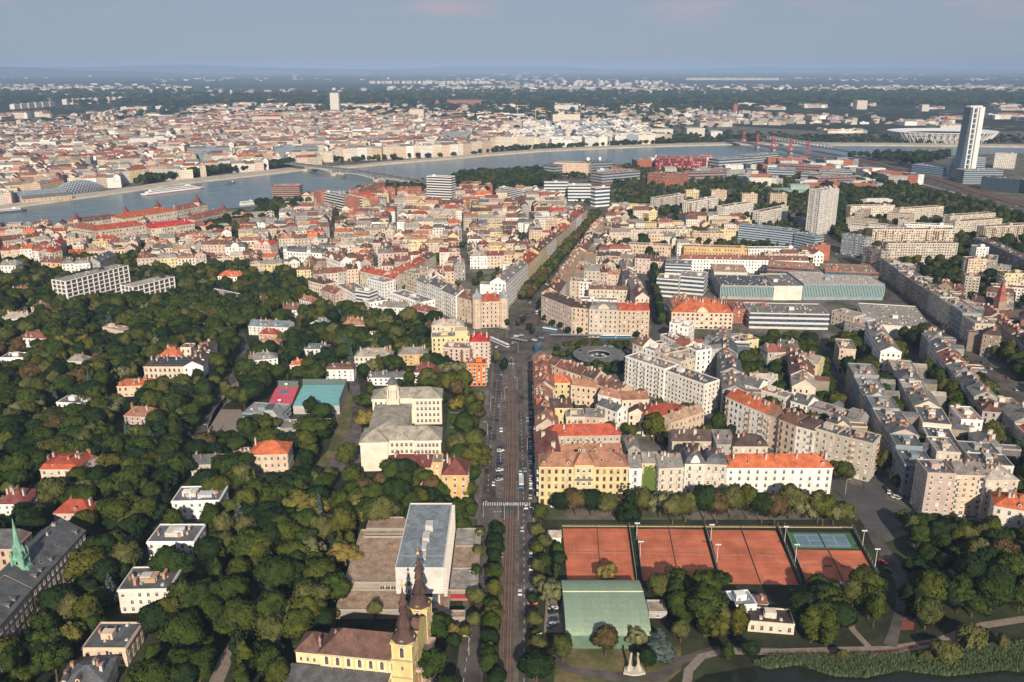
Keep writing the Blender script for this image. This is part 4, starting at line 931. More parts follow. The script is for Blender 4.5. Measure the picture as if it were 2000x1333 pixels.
# shopping centre
def X_glassfront(c=(.4, .55, .5)):
    def fn(root, r, wc, rc):
        m = MB(); m.box(-.15, -.5, r['h']*.25, r['L']+.15, 0, r['h']*.92, FGL, c); n = int(r['L']/3)
        m.build('glass_front', root)
        m = MB(); m.box(-.3, -.85, 0, .3, -.5, r['h']*.67, PLAIN, (.36, .5, .45)); mm = m.mesh('glass_fin')
        for i in range(2*n+1): put(mm, 'glass_fin', root, (r['L']*i/n/2, 0, r['h']*.25))
    return fn
SC = dict(name='shopping_centre', cat='building', cor=False, lod=1)
b(1570, 556, 1728, 556, 16, 46, 'flat', 2, 'pale', 'bluegrey', 3, extra=X_glassfront(), win=False, label='long pale green glass fronted hall of the shopping centre', chim=0, **SC)
b(1512, 560, 1568, 560, 14, 46, 'flat', 2, 'grey', 'pale', 3, label='white hall with green glazed corner left of the green glass hall', chim=0, win=False, **SC)
b(1408, 558, 1512, 560, 14, 40, 'flat', 2, 'slate', 'grey', 3, extra=X_glassfront((.35, .4, .4)), win=False, chim=0, label='grey glass hall with dark roof in the middle of the shopping centre', **SC)
b(1326, 540, 1375, 544, 18, 24, 'flat', 2, 'gravel', 'pale', 4, extra=X_bands(4), win=False, label='off white office wing with glazed front behind the peach school', chim=0, **SC)
b(1283, 545, 1325, 548, 18, 20, 'flat', 2, 'gravel', 'pale', 5, extra=X_bands(4, c=(.6, .57, .5)), win=False, label='banded off white office at the left end of the shopping centre', chim=0, **SC)
b(1300, 516, 1350, 518, 18, 20, 'flat', 2, 'grey', 'bluegrey', 5, extra=X_bands(5), win=False, label='blue banded office behind the off white office wing', chim=0, **SC)
b(1395, 532, 1460, 534, 15, 36, 'flat', 2, 'tan', 'pale', 3, label='hall with tan gravel roof behind the grey glass hall', chim=1, **SC)
b(1612, 530, 1716, 534, 19, 32, 'flat', 2, 'tan', 'brick', 4, extra=X_bands(4, c=(.34, .13, .085)), win=False, label='large red brick banded office with tan roof by the boulevard', chim=0, **SC)
b(1500, 520, 1592, 526, 18, 24, 'flat', 2, 'tan', 'brick', 4, extra=X_bands(4, c=(.34, .13, .085)), win=False, label='red brick banded office left of the larger brick office', chim=0, **SC)
b(1465, 612, 1620, 615, 14, 30, 'flat', 2, 'grey', 'pale', 3, extra=X_bands(3, c=(.6, .55, .52)), win=False, label='long pinkish white parking house below the shopping centre', chim=0, **SC)
b(1625, 608, 1668, 620, 12, 14, 'flat', 2, 'gravel', 'beige', 3, label='brown roofed annex right of the parking house', chim=0, **SC)
b(1696, 634, 1818, 642, 11, 62, 'flat', 1, 'pale', 'pale', 2, label='market hall with wide light grey roof and curved skylights', name='market_hall', cor=False, chim=0, win=False, lod=1,
  extra=lambda root, r, wc, rc: [put(_sk(), 'skylight', root, (r['L']*(.14+.085*i), r['D']*(.9-.09*i), r['h']+.05)) for i in range(9)])
_skm = []
def _sk():
    if not _skm:
        m = MB(); m.lathe(0, 0, [(2.1, 0), (1.9, .5), (1.2, .9), (.001, 1.05)], 12, PLAIN, (.2, .2, .2)); _skm.append(m.mesh('skylight'))
    return _skm[0]
b(1650, 628, 1690, 640, 9, 30, 'flat', 1, 'tan', 'grey', 2, label='green roofed terrace building with rooftop machines beside the market hall', chim=0, extra=X_rooftop(((.3, .3, .7, .6, 3, (.5, .5, .5)),)), **SC)
# barracks and housing between y 430 and 520
b(1226, 478, 1310, 482, 14, 12, 'flat', 1, 'grey', 'peach', 3, label='long peach barrack with grey roof, left of two', chim=2)
b(1336, 482, 1460, 486, 14, 12, 'flat', 1, 'grey', 'ochre', 3, label='long ochre barrack with grey roof, right of two', chim=2)
b(1225, 450, 1352, 448, 15, 12, 'flat', 1, 'darkbrown', 'cream', 4, balc=.2, label='cream flat block with a line of rooftop boxes above the peach barrack')
b(1352, 456, 1414, 456, 15, 12, 'flat', 1, 'darkbrown', 'peach', 4, label='peach flat block above the ochre barrack')
b(1330, 506, 1448, 508, 15, 11, 'gable', 4, 'rust', 'white', 4, label='long white house with rust roof and rows of small windows, left part')
b(1449, 508, 1580, 510, 15, 11, 'gable', 4, 'brown', 'white', 4, label='long white house with brown roof and rows of small windows, right part')
b(1167, 437, 1197, 437, 17, 12, 'flat', 1, 'darkbrown', 'white', 5, label='white slab end house right of the avenue trees')
row(1120, 497, 1235, 505, 16, 11, 4, ['darkbrown', 'brown', 'grey'], ['cream', 'pink', 'peach'], ('gable',), wing=.3)
row(1240, 506, 1330, 512, 16, 11, 3, ['grey', 'grey', 'darkbrown'], ['pink', 'peach'], ('gable',), wing=.3)
row(1105, 528, 1215, 535, 17, 12, 4, ['tile', 'brown', 'orange'], ['cream', 'yellow', 'pink'], ('gable', 'hip'), wing=.4)
row(1100, 550, 1180, 556, 17, 12, 3, ['grey', 'brown'], ['white', 'beige'], ('flat', 'gable'), wing=.3)
# slab housing (panel blocks)
def slab(x1, y1, x2, y2, h, wc, lab, D=11, st=None, rk='flat', rc='brown', **kw):
    h = round(h*1.45, 1); b(x1, y1, x2, y2, h, D, rk, 1, rc, wc, st or round(h/2.9), label=lab, name='apartment_block', cat='building', chim=2, cor=False, bay=3, ww=1.5, balc=kw.pop('balc', .15), **kw)
slab(1283, 388, 1338, 380, 15, 'pale', 'cream slab block with vertical stair strips, leftmost of the line facing the park')
slab(1346, 395, 1404, 386, 15, 'pale', 'cream slab block with vertical stair strips, second of the line facing the park')
slab(1414, 405, 1472, 396, 15, 'pale', 'cream slab block with vertical stair strips, third of the line facing the park')
slab(1486, 415, 1540, 404, 15, 'pale', 'cream slab block with vertical stair strips, fourth of the line facing the park')
slab(1340, 373, 1366, 373, 15, 'yellow', 'yellowish slab end above the first cream slabs'); slab(1390, 373, 1420, 373, 15, 'peach', 'peach slab end above the second cream slab')
slab(1450, 380, 1480, 380, 15, 'peach', 'peach slab end above the third cream slab'); slab(1505, 380, 1538, 380, 15, 'peach', 'peach slab end left of the white residential tower')
slab(1662, 404, 1748, 402, 15, 'cream', 'cream slab with balconies below the white tent hall', balc=.3); slab(1757, 410, 1844, 404, 15, 'cream', 'cream slab right of the white tent hall', balc=.3)
slab(1856, 423, 1945, 417, 15, 'cream', 'cream slab with balconies near the motorway, upper', balc=.3); slab(1866, 434, 1958, 428, 15, 'cream', 'cream slab with balconies near the motorway, lower', balc=.3)
slab(1923, 444, 2040, 438, 15, 'cream', 'cream slab block with balconies at the right edge', balc=.3)
slab(1705, 449, 1865, 449, 17, 'cream', 'very long cream slab with pink stair strips', balc=.2); slab(1734, 476, 1872, 476, 17, 'beige', 'long beige slab with loggias behind three round trees', balc=.4)
slab(1645, 458, 1690, 466, 17, 'bluegrey', 'shaded blue grey end block left of the very long slab'); slab(1686, 482, 1722, 492, 17, 'grey', 'dark grey block beneath the blue grey end block')
slab(1767, 438, 1862, 442, 14, 'white', 'white office slab with long roof storey above the very long slab', balc=0)
slab(1892, 507, 1928, 507, 15, 'peach', 'small peach block with flat roof among trees on the right'); slab(1886, 540, 1915, 542, 16, 'beige', 'small beige tower like block left of the church spire', balc=.4)
slab(1908, 484, 1932, 484, 17, 'white', 'white end wall block above the small peach block'); slab(1963, 535, 2010, 535, 17, 'yellow', 'pale yellow block with balconies at the right edge', balc=.5)
slab(1905, 465, 2030, 520, 15, 'bluegrey', 'long shaded slab sloping down at the right edge'); slab(1940, 560, 2030, 566, 9, 'pale', 'long low pale building behind the red spired church')
row(1720, 505, 1905, 632, 20, 14, 9, ['grey', 'slate', 'brown', 'grey'], ['grey', 'bluegrey', 'beige', 'brown'], ('flat',), wing=.5, balc=.2)
row(1905, 600, 2040, 700, 16, 12, 5, ['brown', 'darkbrown', 'rust'], ['grey', 'beige'], ('gable', 'hip'), wing=.2)
# blue grey offices
OB = dict(name='office_building', cat='building', cor=False, chim=1, lod=1, win=False)
b(1443, 440, 1500, 446, 22, 14, 'flat', 1, 'bluegrey', 'bluegrey', 7, extra=X_bands(7, c=(.42, .48, .52)), label='blue banded office slab left of the residential tower', **OB)
b(1500, 446, 1552, 452, 22, 14, 'flat', 1, 'bluegrey', 'bluegrey', 7, extra=X_bands(7, c=(.40, .46, .5)), label='blue banded office slab directly below the residential tower', **OB)
b(1552, 456, 1592, 464, 20, 14, 'flat', 1, 'bluegrey', 'bluegrey', 6, extra=X_bands(6, c=(.36, .42, .46)), label='shaded blue office slab with roof machines right below the residential tower', **OB)
b(1462, 487, 1555, 487, 14, 12, 'flat', 1, 'grey', 'white', 4, label='white office with flat roof and chimney stack above the brown roofed long house', name='office_building', chim=3)
b(1596, 480, 1622, 480, 18, 10, 'flat', 1, 'grey', 'red' if False else 'brick', 5, label='red and white narrow block by the boulevard bend', **OB)
# white terraced clinic group
for (x1, y1, x2, y2, h_, t) in ((1063, 357, 1110, 357, 27, 'left wing of the white terraced clinic'), (1110, 362, 1155, 362, 27, 'middle wing of the white terraced clinic'), (1163, 368, 1191, 366, 31, 'right tower wing of the white terraced clinic'), (1042, 372, 1066, 376, 20, 'low white stepped wing below the terraced clinic'), (974, 366, 1040, 378, 17, 'long white banded slab at the avenue end')):
    b(x1, y1, x2, y2, h_, 12, 'flat', 1, 'grey', 'white', 5, extra=X_bands(5, c=(.68, .67, .64)), label=t, **OB)
b(833, 345, 881, 347, 52, 15, 'flat', 1, 'grey', 'white', 14, extra=X_bands(13, gc=GLASS, c=(.66, .66, .63)), label='white fourteen storey slab tower by the bridge road', name='tower_block', cor=False, chim=2, lod=1, win=False)
b(530, 364, 584, 364, 30, 22, 'flat', 1, 'grey', 'brick', 9, extra=X_bands(9, gc=GLASS, c=(.42, .27, .22)), label='red brick nine storey block with white roof house by the river', name='tower_block', cor=False, chim=3, lod=1, win=False)
b(625, 375, 688, 388, 29, 15, 'flat', 1, 'grey', 'white', 6, extra=X_bands(7, gc=GLASS, c=(.62, .62, .58)), label='white and brick university slab below the bridge', **OB)
b(612, 373, 626, 376, 30, 16, 'flat', 1, 'grey', 'brick', 6, label='brick end block left of the university slab', name='office_building', chim=0)
b(689, 388, 702, 386, 30, 17, 'flat', 1, 'grey', 'brick', 6, label='brick end block right of the university slab', name='office_building', chim=0)
b(700, 372, 752, 357, 21, 16, 'flat', 1, 'brown', 'brick', 5, label='long red brick university building leading to the bridge', name='university_building', chim=2)
b(736, 370, 772, 368, 20, 14, 'flat', 1, 'brown', 'brick', 4, label='square red brick university building left of the pair', name='university_building', chim=1)
b(776, 368, 823, 368, 22, 16, 'flat', 1, 'brown', 'brick', 5, label='square red brick university building beside the white slab tower', name='university_building', chim=1)
b(552, 402, 648, 400, 8, 34, 'flat', 1, 'bluegrey', 'white', 2, label='low white hall with blue grey roof before the university slab', name='university_building', chim=1)
b(682, 409, 750, 411, 15, 16, 'flat', 1, 'grey', 'pink', 4, label='pink brick building with grey roof and rows of small windows', name='university_building', chim=2)
b(771, 402, 806, 400, 16, 14, 'flat', 1, 'grey', 'pale', 5, label='pale banded block with brown stripes beneath the white slab tower', **{**OB, 'extra': X_bands(5, c=(.6, .54, .48))})
b(784, 415, 846, 408, 13, 12, 'flat', 1, 'grey', 'pale', 4, label='long pale block below the white slab tower')
# office park by the river
b(1281, 309, 1380, 311, 30, 55, 'flat', 1, 'brown', 'red' if 'red' in WC else 'brick', 6, label='large crimson office block with checkered windows by the river', **{**OB, 'extra': None})
RECS[-1].update(win=False, extra=lambda root, r, wc, rc: _checker(root, r))
def _checker(root, r):
    rn = random.Random(3); m = MB(); s = MB(); st = 6; fh = r['h']/st
    s.box(-.2, -.25, .3, r['L']+.2, r['D'], r['h'], PLAIN, (.22, .035, .04), top=False); s.build('red_cladding', root)
    for f in range(st):
        n = int(r['L']/4)
        for i in range(n):
            w = rn.choice((1.2, 2.2, 3)); x = r['L']*(i+.5)/n
            m.poly([(x-w/2, -.4, f*fh+1), (x+w/2, -.4, f*fh+1), (x+w/2, -.4, f*fh+fh*.8), (x-w/2, -.4, f*fh+fh*.8)], PLAIN if rn.random() < .35 else GLASS, (.6, .3, .3))
    m.build('windows', root)['kind'] = 'stuff'
BR = dict(**OB)
b(1176, 340, 1250, 334, 22, 30, 'flat', 1, 'bluegrey', 'brick', 4, label='brick and glass office with angled roof, left of the barrel roofed one', **{**OB, 'extra': X_bands(4, c=(.36, .34, .33))})
b(1265, 338, 1300, 342, 25, 34, 'flat', 1, 'grey', 'brick', 4, label='red brick left wing of the barrel roofed office', **{**OB, 'win': True})
b(1300, 336, 1322, 336, 22, 40, 'barrel', 8, 'pale', 'grey', 3, label='silver barrel roofed middle of the brick office', **OB)
b(1322, 343, 1345, 338, 25, 34, 'flat', 1, 'grey', 'brick', 4, label='red brick right wing of the barrel roofed office', **{**OB, 'win': True})
b(1345, 338, 1420, 336, 18, 28, 'flat', 1, 'bluegrey', 'brick', 3, label='long brick and glass office below the crimson block', **{**OB, 'extra': X_bands(3, c=(.36, .2, .16))})
b(1083, 318, 1150, 320, 27, 25, 'flat', 1, 'grey', 'peach', 5, label='peach coloured institute with columns by the river', name='office_building', chim=1)
b(1062, 322, 1084, 324, 24, 22, 'flat', 1, 'slate', 'darkgrey', 5, label='dark glazed wing left of the peach institute', **{**OB, 'extra': X_bands(4, c=(.3, .3, .3))})
b(1150, 317, 1196, 315, 28, 25, 'flat', 1, 'slate', 'darkgrey', 5, label='dark glazed block with white radar domes on its roof', **{**OB, 'extra': lambda root, r, wc, rc: (X_bands(5, c=(.25, .25, .26))(root, r, wc, rc), _radome(root, r))})
def _radome(root, r):
    for x, s in ((.1, 4.2), (.6, 3.2)):
        m = MB(); m.lathe(r['L']*x, r['D']*.5, [(1.2, r['h']), (s*.9, r['h']+2), (s, r['h']+4.5), (s*.75, r['h']+7.4), (.001, r['h']+8.8)], 14, PLAIN, (.75, .75, .74)); m.build('radar_dome', root)
for (x1, y1, x2, y2, h_, c, t) in ((1405, 312, 1470, 308, 18, 'bluegrey', 'glass office right of the crimson block'), (1465, 305, 1520, 300, 15, 'bluegrey', 'low glass office below the red pylon bridge'), (1500, 330, 1552, 332, 14, 'bluegrey', 'round fronted glass office in the office park'), (1520, 322, 1600, 326, 15, 'brick', 'brown brick office in the middle of the office park'),
                                   (1597, 348, 1672, 346, 13, 'brick', 'red banded office near the railway'), (1565, 338, 1598, 340, 15, 'bluegrey', 'blue glazed office corner near the railway'), (1600, 334, 1665, 336, 12, 'grey', 'grey roofed office near the railway')):
    b(x1, y1, x2, y2, h_*1.45, 30, 'flat', 1, 'grey', c, 5, label=t, **{**OB, 'extra': X_bands(4, c=(.4, .42, .42) if c != 'brick' else (.36, .15, .1))})
# river district, left: red roofed block and courtyard
row(0, 488, 62, 487, 20, 13, 3, ['brown', 'orange', 'red'], ['peach', 'white'], ('gable', 'mansard'), wing=.5)
row(63, 488, 100, 492, 21, 13, 2, ['red', 'orange'], ['white', 'cream'], ('mansard',), extra=X_gablefront(1))
row(102, 492, 130, 472, 20, 13, 2, ['red', 'rust'], ['grey', 'grey'], ('gable',))
row(0, 470, 90, 460, 16, 12, 4, ['brown', 'orange', 'brown'], ['beige', 'peach'], ('gable',), wing=.3)
row(0, 520, 30, 520, 16, 13, 1, ['grey'], ['white'], ('gable',)); row(80, 513, 118, 513, 17, 13, 2, ['rust', 'brown'], ['peach', 'ochre'], ('gable',), wing=.3)
row(120, 515, 175, 512, 18, 13, 2, ['grey', 'slate'], ['white', 'white'], ('mansard',), wing=.3)
b(195, 513, 228, 498, 16, 14, 'gable', 5, 'slate', 'grey', 4, label='dark blue roofed house just behind the larger grid block')
# ---------------------------------------------------------------- landmark structures
def box_part(name, root, *a, **k):
    m = MB(); m.box(*a, **k); return m.build(name, root)
def local_root(name, A, B, h):
    a = G(A[0], A[1], h); b_ = G(B[0], B[1], h); d = b_-a
    return empty(name, (a.x, a.y, 0), math.atan2(d.y, d.x)), d.length
# academy with two wings and a cupola
WCA = (.70, .63, .51)
fa, fl = local_root('academy', (707, 861), (861, 858), 18); a0 = G(707, 861, 18); r0 = G(737, 778, 18); r1 = G(872, 776, 18)
gap = r0.y-a0.y; rx = r0.x-a0.x; rl = (r1-r0).length; D1 = 17; D2 = 15
m = MB(); m.box(0, 0, 0, fl, D1, 18, WALL, WCA, top=False); m.box(-.8, -2.5, 0, fl*.33, 0, 18, WALL, WCA, top=False); m.box(fl*.67, -1.2, 0, fl, 0, 18, WALL, WCA, top=False); m.build('front_wing', fa)
m = MB(); m.box(rx, gap, 0, rx+rl, gap+D2, 18, WALL, WCA, top=False); m.box(rx+rl*.6, gap-2, 0, rx+rl, gap, 18, WALL, WCA, top=False); m.box(rx, gap-1.5, 0, rx+rl*.25, gap, 18, WALL, WCA, top=False); m.build('rear_wing', fa)
m = MB(); m.box(rx+2, D1, 0, rx+rl*.56, gap, 14, WALL, WCA, top=False); m.build('spine_wing', fa)
m = MB(); pr = (.30, .27, .22)
roof(m, 'hip', 0, 0, fl, D1, 18, 5, pr, WCA, .7); roof(m, 'hip', -.8, -2.5, fl*.33, D1*.6, 18.05, 4.6, pr, WCA, .7); roof(m, 'hip', fl*.67, -1.2, fl, D1*.5, 18.03, 4.2, pr, WCA, .7); roof(m, 'hip', fl*.38, -.6, fl*.6, D1*.4, 18.02, 3.6, pr, WCA, .4)
roof(m, 'hip', rx, gap, rx+rl, gap+D2, 18, 4.5, pr, WCA, .7); roof(m, 'hip', rx, gap-1.5, rx+rl*.25, gap+D2*.6, 18.04, 4.2, pr, WCA, .6); roof(m, 'hip', rx+rl*.6, gap-2, rx+rl, gap+D2*.6, 18.06, 4.0, pr, WCA, .6)
roof(m, 'hip', rx+2, D1+.75, rx+rl*.56, gap-.8, 14, 4, pr, WCA, .4); m.build('roof', fa)
for (x0, y0, x1, y1) in ((-1.3, -3.0, fl*.33+.5, -2.5), (fl*.33+.5, -.5, fl*.67-.5, 0), (fl*.67-.5, -1.7, fl+.5, -1.2), (rx-.5, gap-2, rx+rl*.25, gap-1.5), (rx+rl*.6-.5, gap-2.5, rx+rl+.5, gap-2)): box_part('cornice', fa, x0, y0, 16.6, x1, y1, 17.9, PLAIN, lrp(WCA, 1.1), bot=True)
ux, uy = rx+rl*.31, gap-4.5
m = MB(); m.box(ux-4, uy-4, 13, ux+4, uy+4, 18.5, WALL, WCA, top=True); m.cyl(ux, uy, 18.5, 19.3, 4.2, 4.2, 16, PLAIN, WCA); m.cyl(ux, uy, 19.3, 26, 2.6, 2.6, 16, WALL, lrp(WCA, .9)); m.cyl(ux, uy, 26, 27, 4, 4, 16, PLAIN, WCA); m.cyl(ux, uy, 27, 29.5, 3.1, 3.0, 16, WALL, WCA)
cup = m.build('cupola', fa)
for i in range(12):
    a = 2*math.pi*i/12; c = MB(); c.cyl(ux+math.cos(a)*3.6, uy+math.sin(a)*3.6, 19.3, 26, .36, .33, 6, PLAIN, lrp(WCA, 1.08)); c.build('column', cup)
m = MB(); m.lathe(ux, uy, [(3.4, 29.5), (3.2, 30.8), (2.4, 32.2), (1.2, 33), (.001, 33.4)], 16, ROOF, (.10, .12, .11)); m.build('dome', cup)
def academy_windows(x0, x1, y, n, fs=4, sk=None):
    for f in range(fs):
        for i in range(n):
            put(win_mesh(1.3, 2.1, 0, 0), 'window', fa, (x0+(x1-x0)*(i+.5)/n, y, 1.6+f*4.1))
academy_windows(fl*.35, fl*.65, 0, 5); academy_windows(fl*.69, fl-1, -1.2, 6); academy_windows(rx+rl*.62, rx+rl-1, gap-2, 6); academy_windows(rx+.5, rx+rl*.24, gap-1.5, 3)
tag(fa, 'cream domed academy of two hipped wings joined by a spine with a cupola', 'building', px=(787, 820))
mark([(a0.x-3, a0.y-12), (a0.x+fl+3, a0.y-10), (r1.x+4, r1.y+D2+2), (a0.x-2, r1.y+D2+2)], 1)
# student hostel slab on its podium
s0 = G(772, 1111, 22); s1 = G(866, 1111, 22); hr = empty('hostel', (s0.x, s0.y, 0), 0); sl = (s1-s0).length; sdp = G(866, 985, 22).y-G(866, 1111, 22).y
wc_ = (.62, .60, .55)
m = MB(); m.box(0, 0, 10, sl, sdp, 22, WALL, wc_, top=False, bot=True)
for x in (2, sl-2.6):
    for y in (1.5, 15, 30, 44): m.box(x, y, 0, x+.7, y+.7, 8.2, PLAIN, wc_, top=False)
m.box(3.5, 3, 0, sl-3.5, sdp-2, 8.2, FGL, (.1, .1, .1), top=False); m.build('slab', hr)
m = MB(); roof(m, 'flat', 0, 0, sl, sdp, 22, 1, (.20, .235, .25), wc_); m.box(0, 9.5, 22.01, sl, 10, 22.25, PLAIN, (.25, .27, .28)); m.build('roof', hr)
for (x, y, w, d, h_) in ((sl*.42, 1, 3.6, 2.5, 1.6), (sl*.45, 6, 3, 5, 1.2), (sl*.45, 13, 2.6, 6, 1.5), (sl*.46, 21, 3, 6, 2), (sl*.48, 30, 3.4, 5, 3)):
    box_part('roof_unit', hr, x, y, 22, x+w, y+d, 22+h_, PLAIN, (.5, .48, .45))
m = MB(); n = 46; fin = []
m.box(-.06, 0, 0, .06, .55, .12, PLAIN, (.66, .62, .56)); 
lat = MB()
for i in range(44):
    y = sdp*(i+.5)/44; lat.box(sl, y-.08, 8.4, sl+1.3, y+.08, 21.9, PLAIN, (.62, .58, .53))
for f in range(12):
    z = 8.4+f*1.15; lat.box(sl+.1, .2, z, sl+1.25, sdp-.2, z+.16, PLAIN, (.45, .38, .34), bot=True)
lat.build('sun_screen', hr)['kind'] = 'stuff'
for f in range(3): put(win_mesh(1.0, 1.8, 2, 0), 'window', hr, (sl*.27, 0, 10+f*4))
tag(hr, 'tall flat roofed student hostel slab with blue grey roof and white lattice side', 'building', px=(830, 1060)); mark([(s0.x, s0.y), (s1.x, s0.y), (s1.x, s0.y+sdp), (s0.x, s0.y+sdp)], 1)
pd = empty('podium', (s0.x, s0.y, 0), 0); ph = 7.5; brn = (.33, .235, .165)
def podium(x0, y0, x1, y1, hh, rc_):
    m = MB(); m.box(x0, y0, 0, x1, y1, hh, WALL, (.3, .26, .22), top=False); m.build('podium_wall', pd); m = MB(); roof(m, 'flat', x0, y0, x1, y1, hh, 1, rc_, (.36, .32, .28)); m.build('podium_roof', pd)
g = lambda x, y, h_: (G(x, y, h_).x-s0.x, G(x, y, h_).y-s0.y)
p1 = g(672, 1139, ph); p2 = g(703, 1036, ph); p3 = g(728, 1021, ph)
podium(p1[0], p1[1], -.3, p2[1], ph, brn); podium(p3[0]-2, p2[1]+.4, -.3, p3[1]+4, ph+.4, lrp(brn, .9)); podium(p1[0]+2.5, p2[1]-7, -2, p2[1]-4.5, ph+.35, (.06, .06, .06))
podium(p1[0]-1, p1[1]-15, sl+2, p1[1]-.5, 4.2, lrp(brn, 1.05))
q1 = g(866, 1172, 5); q2 = g(913, 1036, 5)
podium(sl+1.6, p1[1]-2, sl+13.5, p1[1]+15, 5, (.30, .27, .24)); podium(sl+1.6, p1[1]+15.3, sl+13.5, p1[1]+34, 5, brn); podium(sl+1.6, p1[1]+34.3, sl+13.5, p1[1]+50, 5.1, (.32, .3, .27)); podium(sl-4, p1[1]-20, sl+9, p1[1]-15.3, 4, brn)
m = MB(); m.box(sl+1.5, p1[1]-6, 3.6, sl+9, p1[1]-3.5, 3.9, PLAIN, (.6, .05, .06), bot=True); m.build('red_canopy', pd)
for i in range(6): put(win_mesh(2, 1.8, 0, 0), 'window', pd, (-6+1+i*0.0 - i*2.4 + 2, p1[1]-.02, 4.6)) if i < 3 else None
tag(pd, 'low brown gravel roofed podium spreading either side of the student hostel', 'building', px=(730, 1080))
mark([(s0.x+p1[0], s0.y+p1[1]-24), (s1.x+14, s0.y+p1[1]-24), (s1.x+14, s0.y+p1[1]+52), (s0.x+p3[0]-2, s0.y+p2[1]+16)], 1)
# yellow church
YC = (.68, .53, .24); CR = (.13, .072, .055)
cz = G(773, 1290, 14); ce = G(624, 1275, 14); d = cz-ce; ch = empty('church', (ce.x, ce.y, 0), math.atan2(d.y, d.x)); NL = d.length
m = MB(); m.box(0, 0, 0, NL+5, 14, 14, WALL, (.74, .64, .38), top=False); m.build('nave_wall', ch)
m = MB(); roof(m, 'hip', 0, 0, NL+6, 14, 14, 6.5, CR, YC, .6); m.build('nave_roof', ch)
m = MB(); m.box(-10, 1.5, 0, 0, 12.5, 12.5, WALL, (.74, .64, .38), top=False); m.build('choir_wall', ch)
m = MB(); roof(m, 'hip', -10, 1.5, 0, 12.5, 12.5, 5, CR, YC, .6); m.build('choir_roof', ch)
m = MB(); m.box(-11, -9, 0, NL-2, -.02, 6, WALL, YC, top=False); m.build('aisle_wall', ch)
m = MB(); m.poly([(-11.4, -9.4, 5.8), (NL-2, -9.4, 5.8), (NL-2, 0, 8.2), (-11.4, 0, 8.2)], ROOF, (.10, .10, .10)); m.poly([(-11.4, -9.4, 5.8), (-11.4, 0, 8.2), (-11.4, 0, 5.8)], PLAIN, YC); m.build('aisle_roof', ch)
def arch_win(w, h):
    m = MB(); n = 8; pts = [(-w/2, 0), (w/2, 0)]+[(w/2*math.cos(math.pi*i/n), h-w/2+w/2*math.sin(math.pi*i/n)) for i in range(n+1)]
    f = 1.35; out = [(x*f, (y-h/2)*1.12+h/2) for x, y in pts]
    m.poly([(x, -.06, y) for x, y in pts], GLASS)
    for i in range(len(pts)):
        j = (i+1) % len(pts); m.poly([(out[i][0], -.2, out[i][1]), (out[j][0], -.2, out[j][1]), (pts[j][0], -.2, pts[j][1]), (pts[i][0], -.2, pts[i][1])], PLAIN, (.72, .66, .5))
        m.poly([(pts[i][0], -.2, pts[i][1]), (pts[j][0], -.2, pts[j][1]), (pts[j][0], -.06, pts[j][1]), (pts[i][0], -.06, pts[i][1])], PLAIN, (.5, .42, .25))
    for x in (-w/6, w/6): m.box(x-.04, -.1, 0, x+.04, -.06, h-.4, PLAIN, (.35, .25, .18), top=False)
    for k in range(1, 5): m.box(-w/2, -.1, h*k/6, w/2, -.06, h*k/6+.06, PLAIN, (.35, .25, .18), top=False)
    return m.mesh('arched_window')
aw = arch_win(1.3, 3.4); aw2 = arch_win(1.4, 4.2); aw3 = arch_win(.9, 1.6)
for i in range(7):
    x = 2.6+i*(NL-2)/6.4; put(aw, 'arched_window', ch, (x, 0, 9.3))
    if i: p = MB(); p.box(x-2.5, -.45, 8.3, x-1.9, 0, 13.9, PLAIN, YC, bot=True); p.build('pilaster', ch)
for i in range(3): put(aw3, 'arched_window', ch, (-8+i*2.6, 1.5, 8.6))
m = MB(); m.box(-.5, -.5, 13.2, NL+2, 0, 13.9, PLAIN, (.5, .44, .32), bot=True); m.build('eaves', ch)
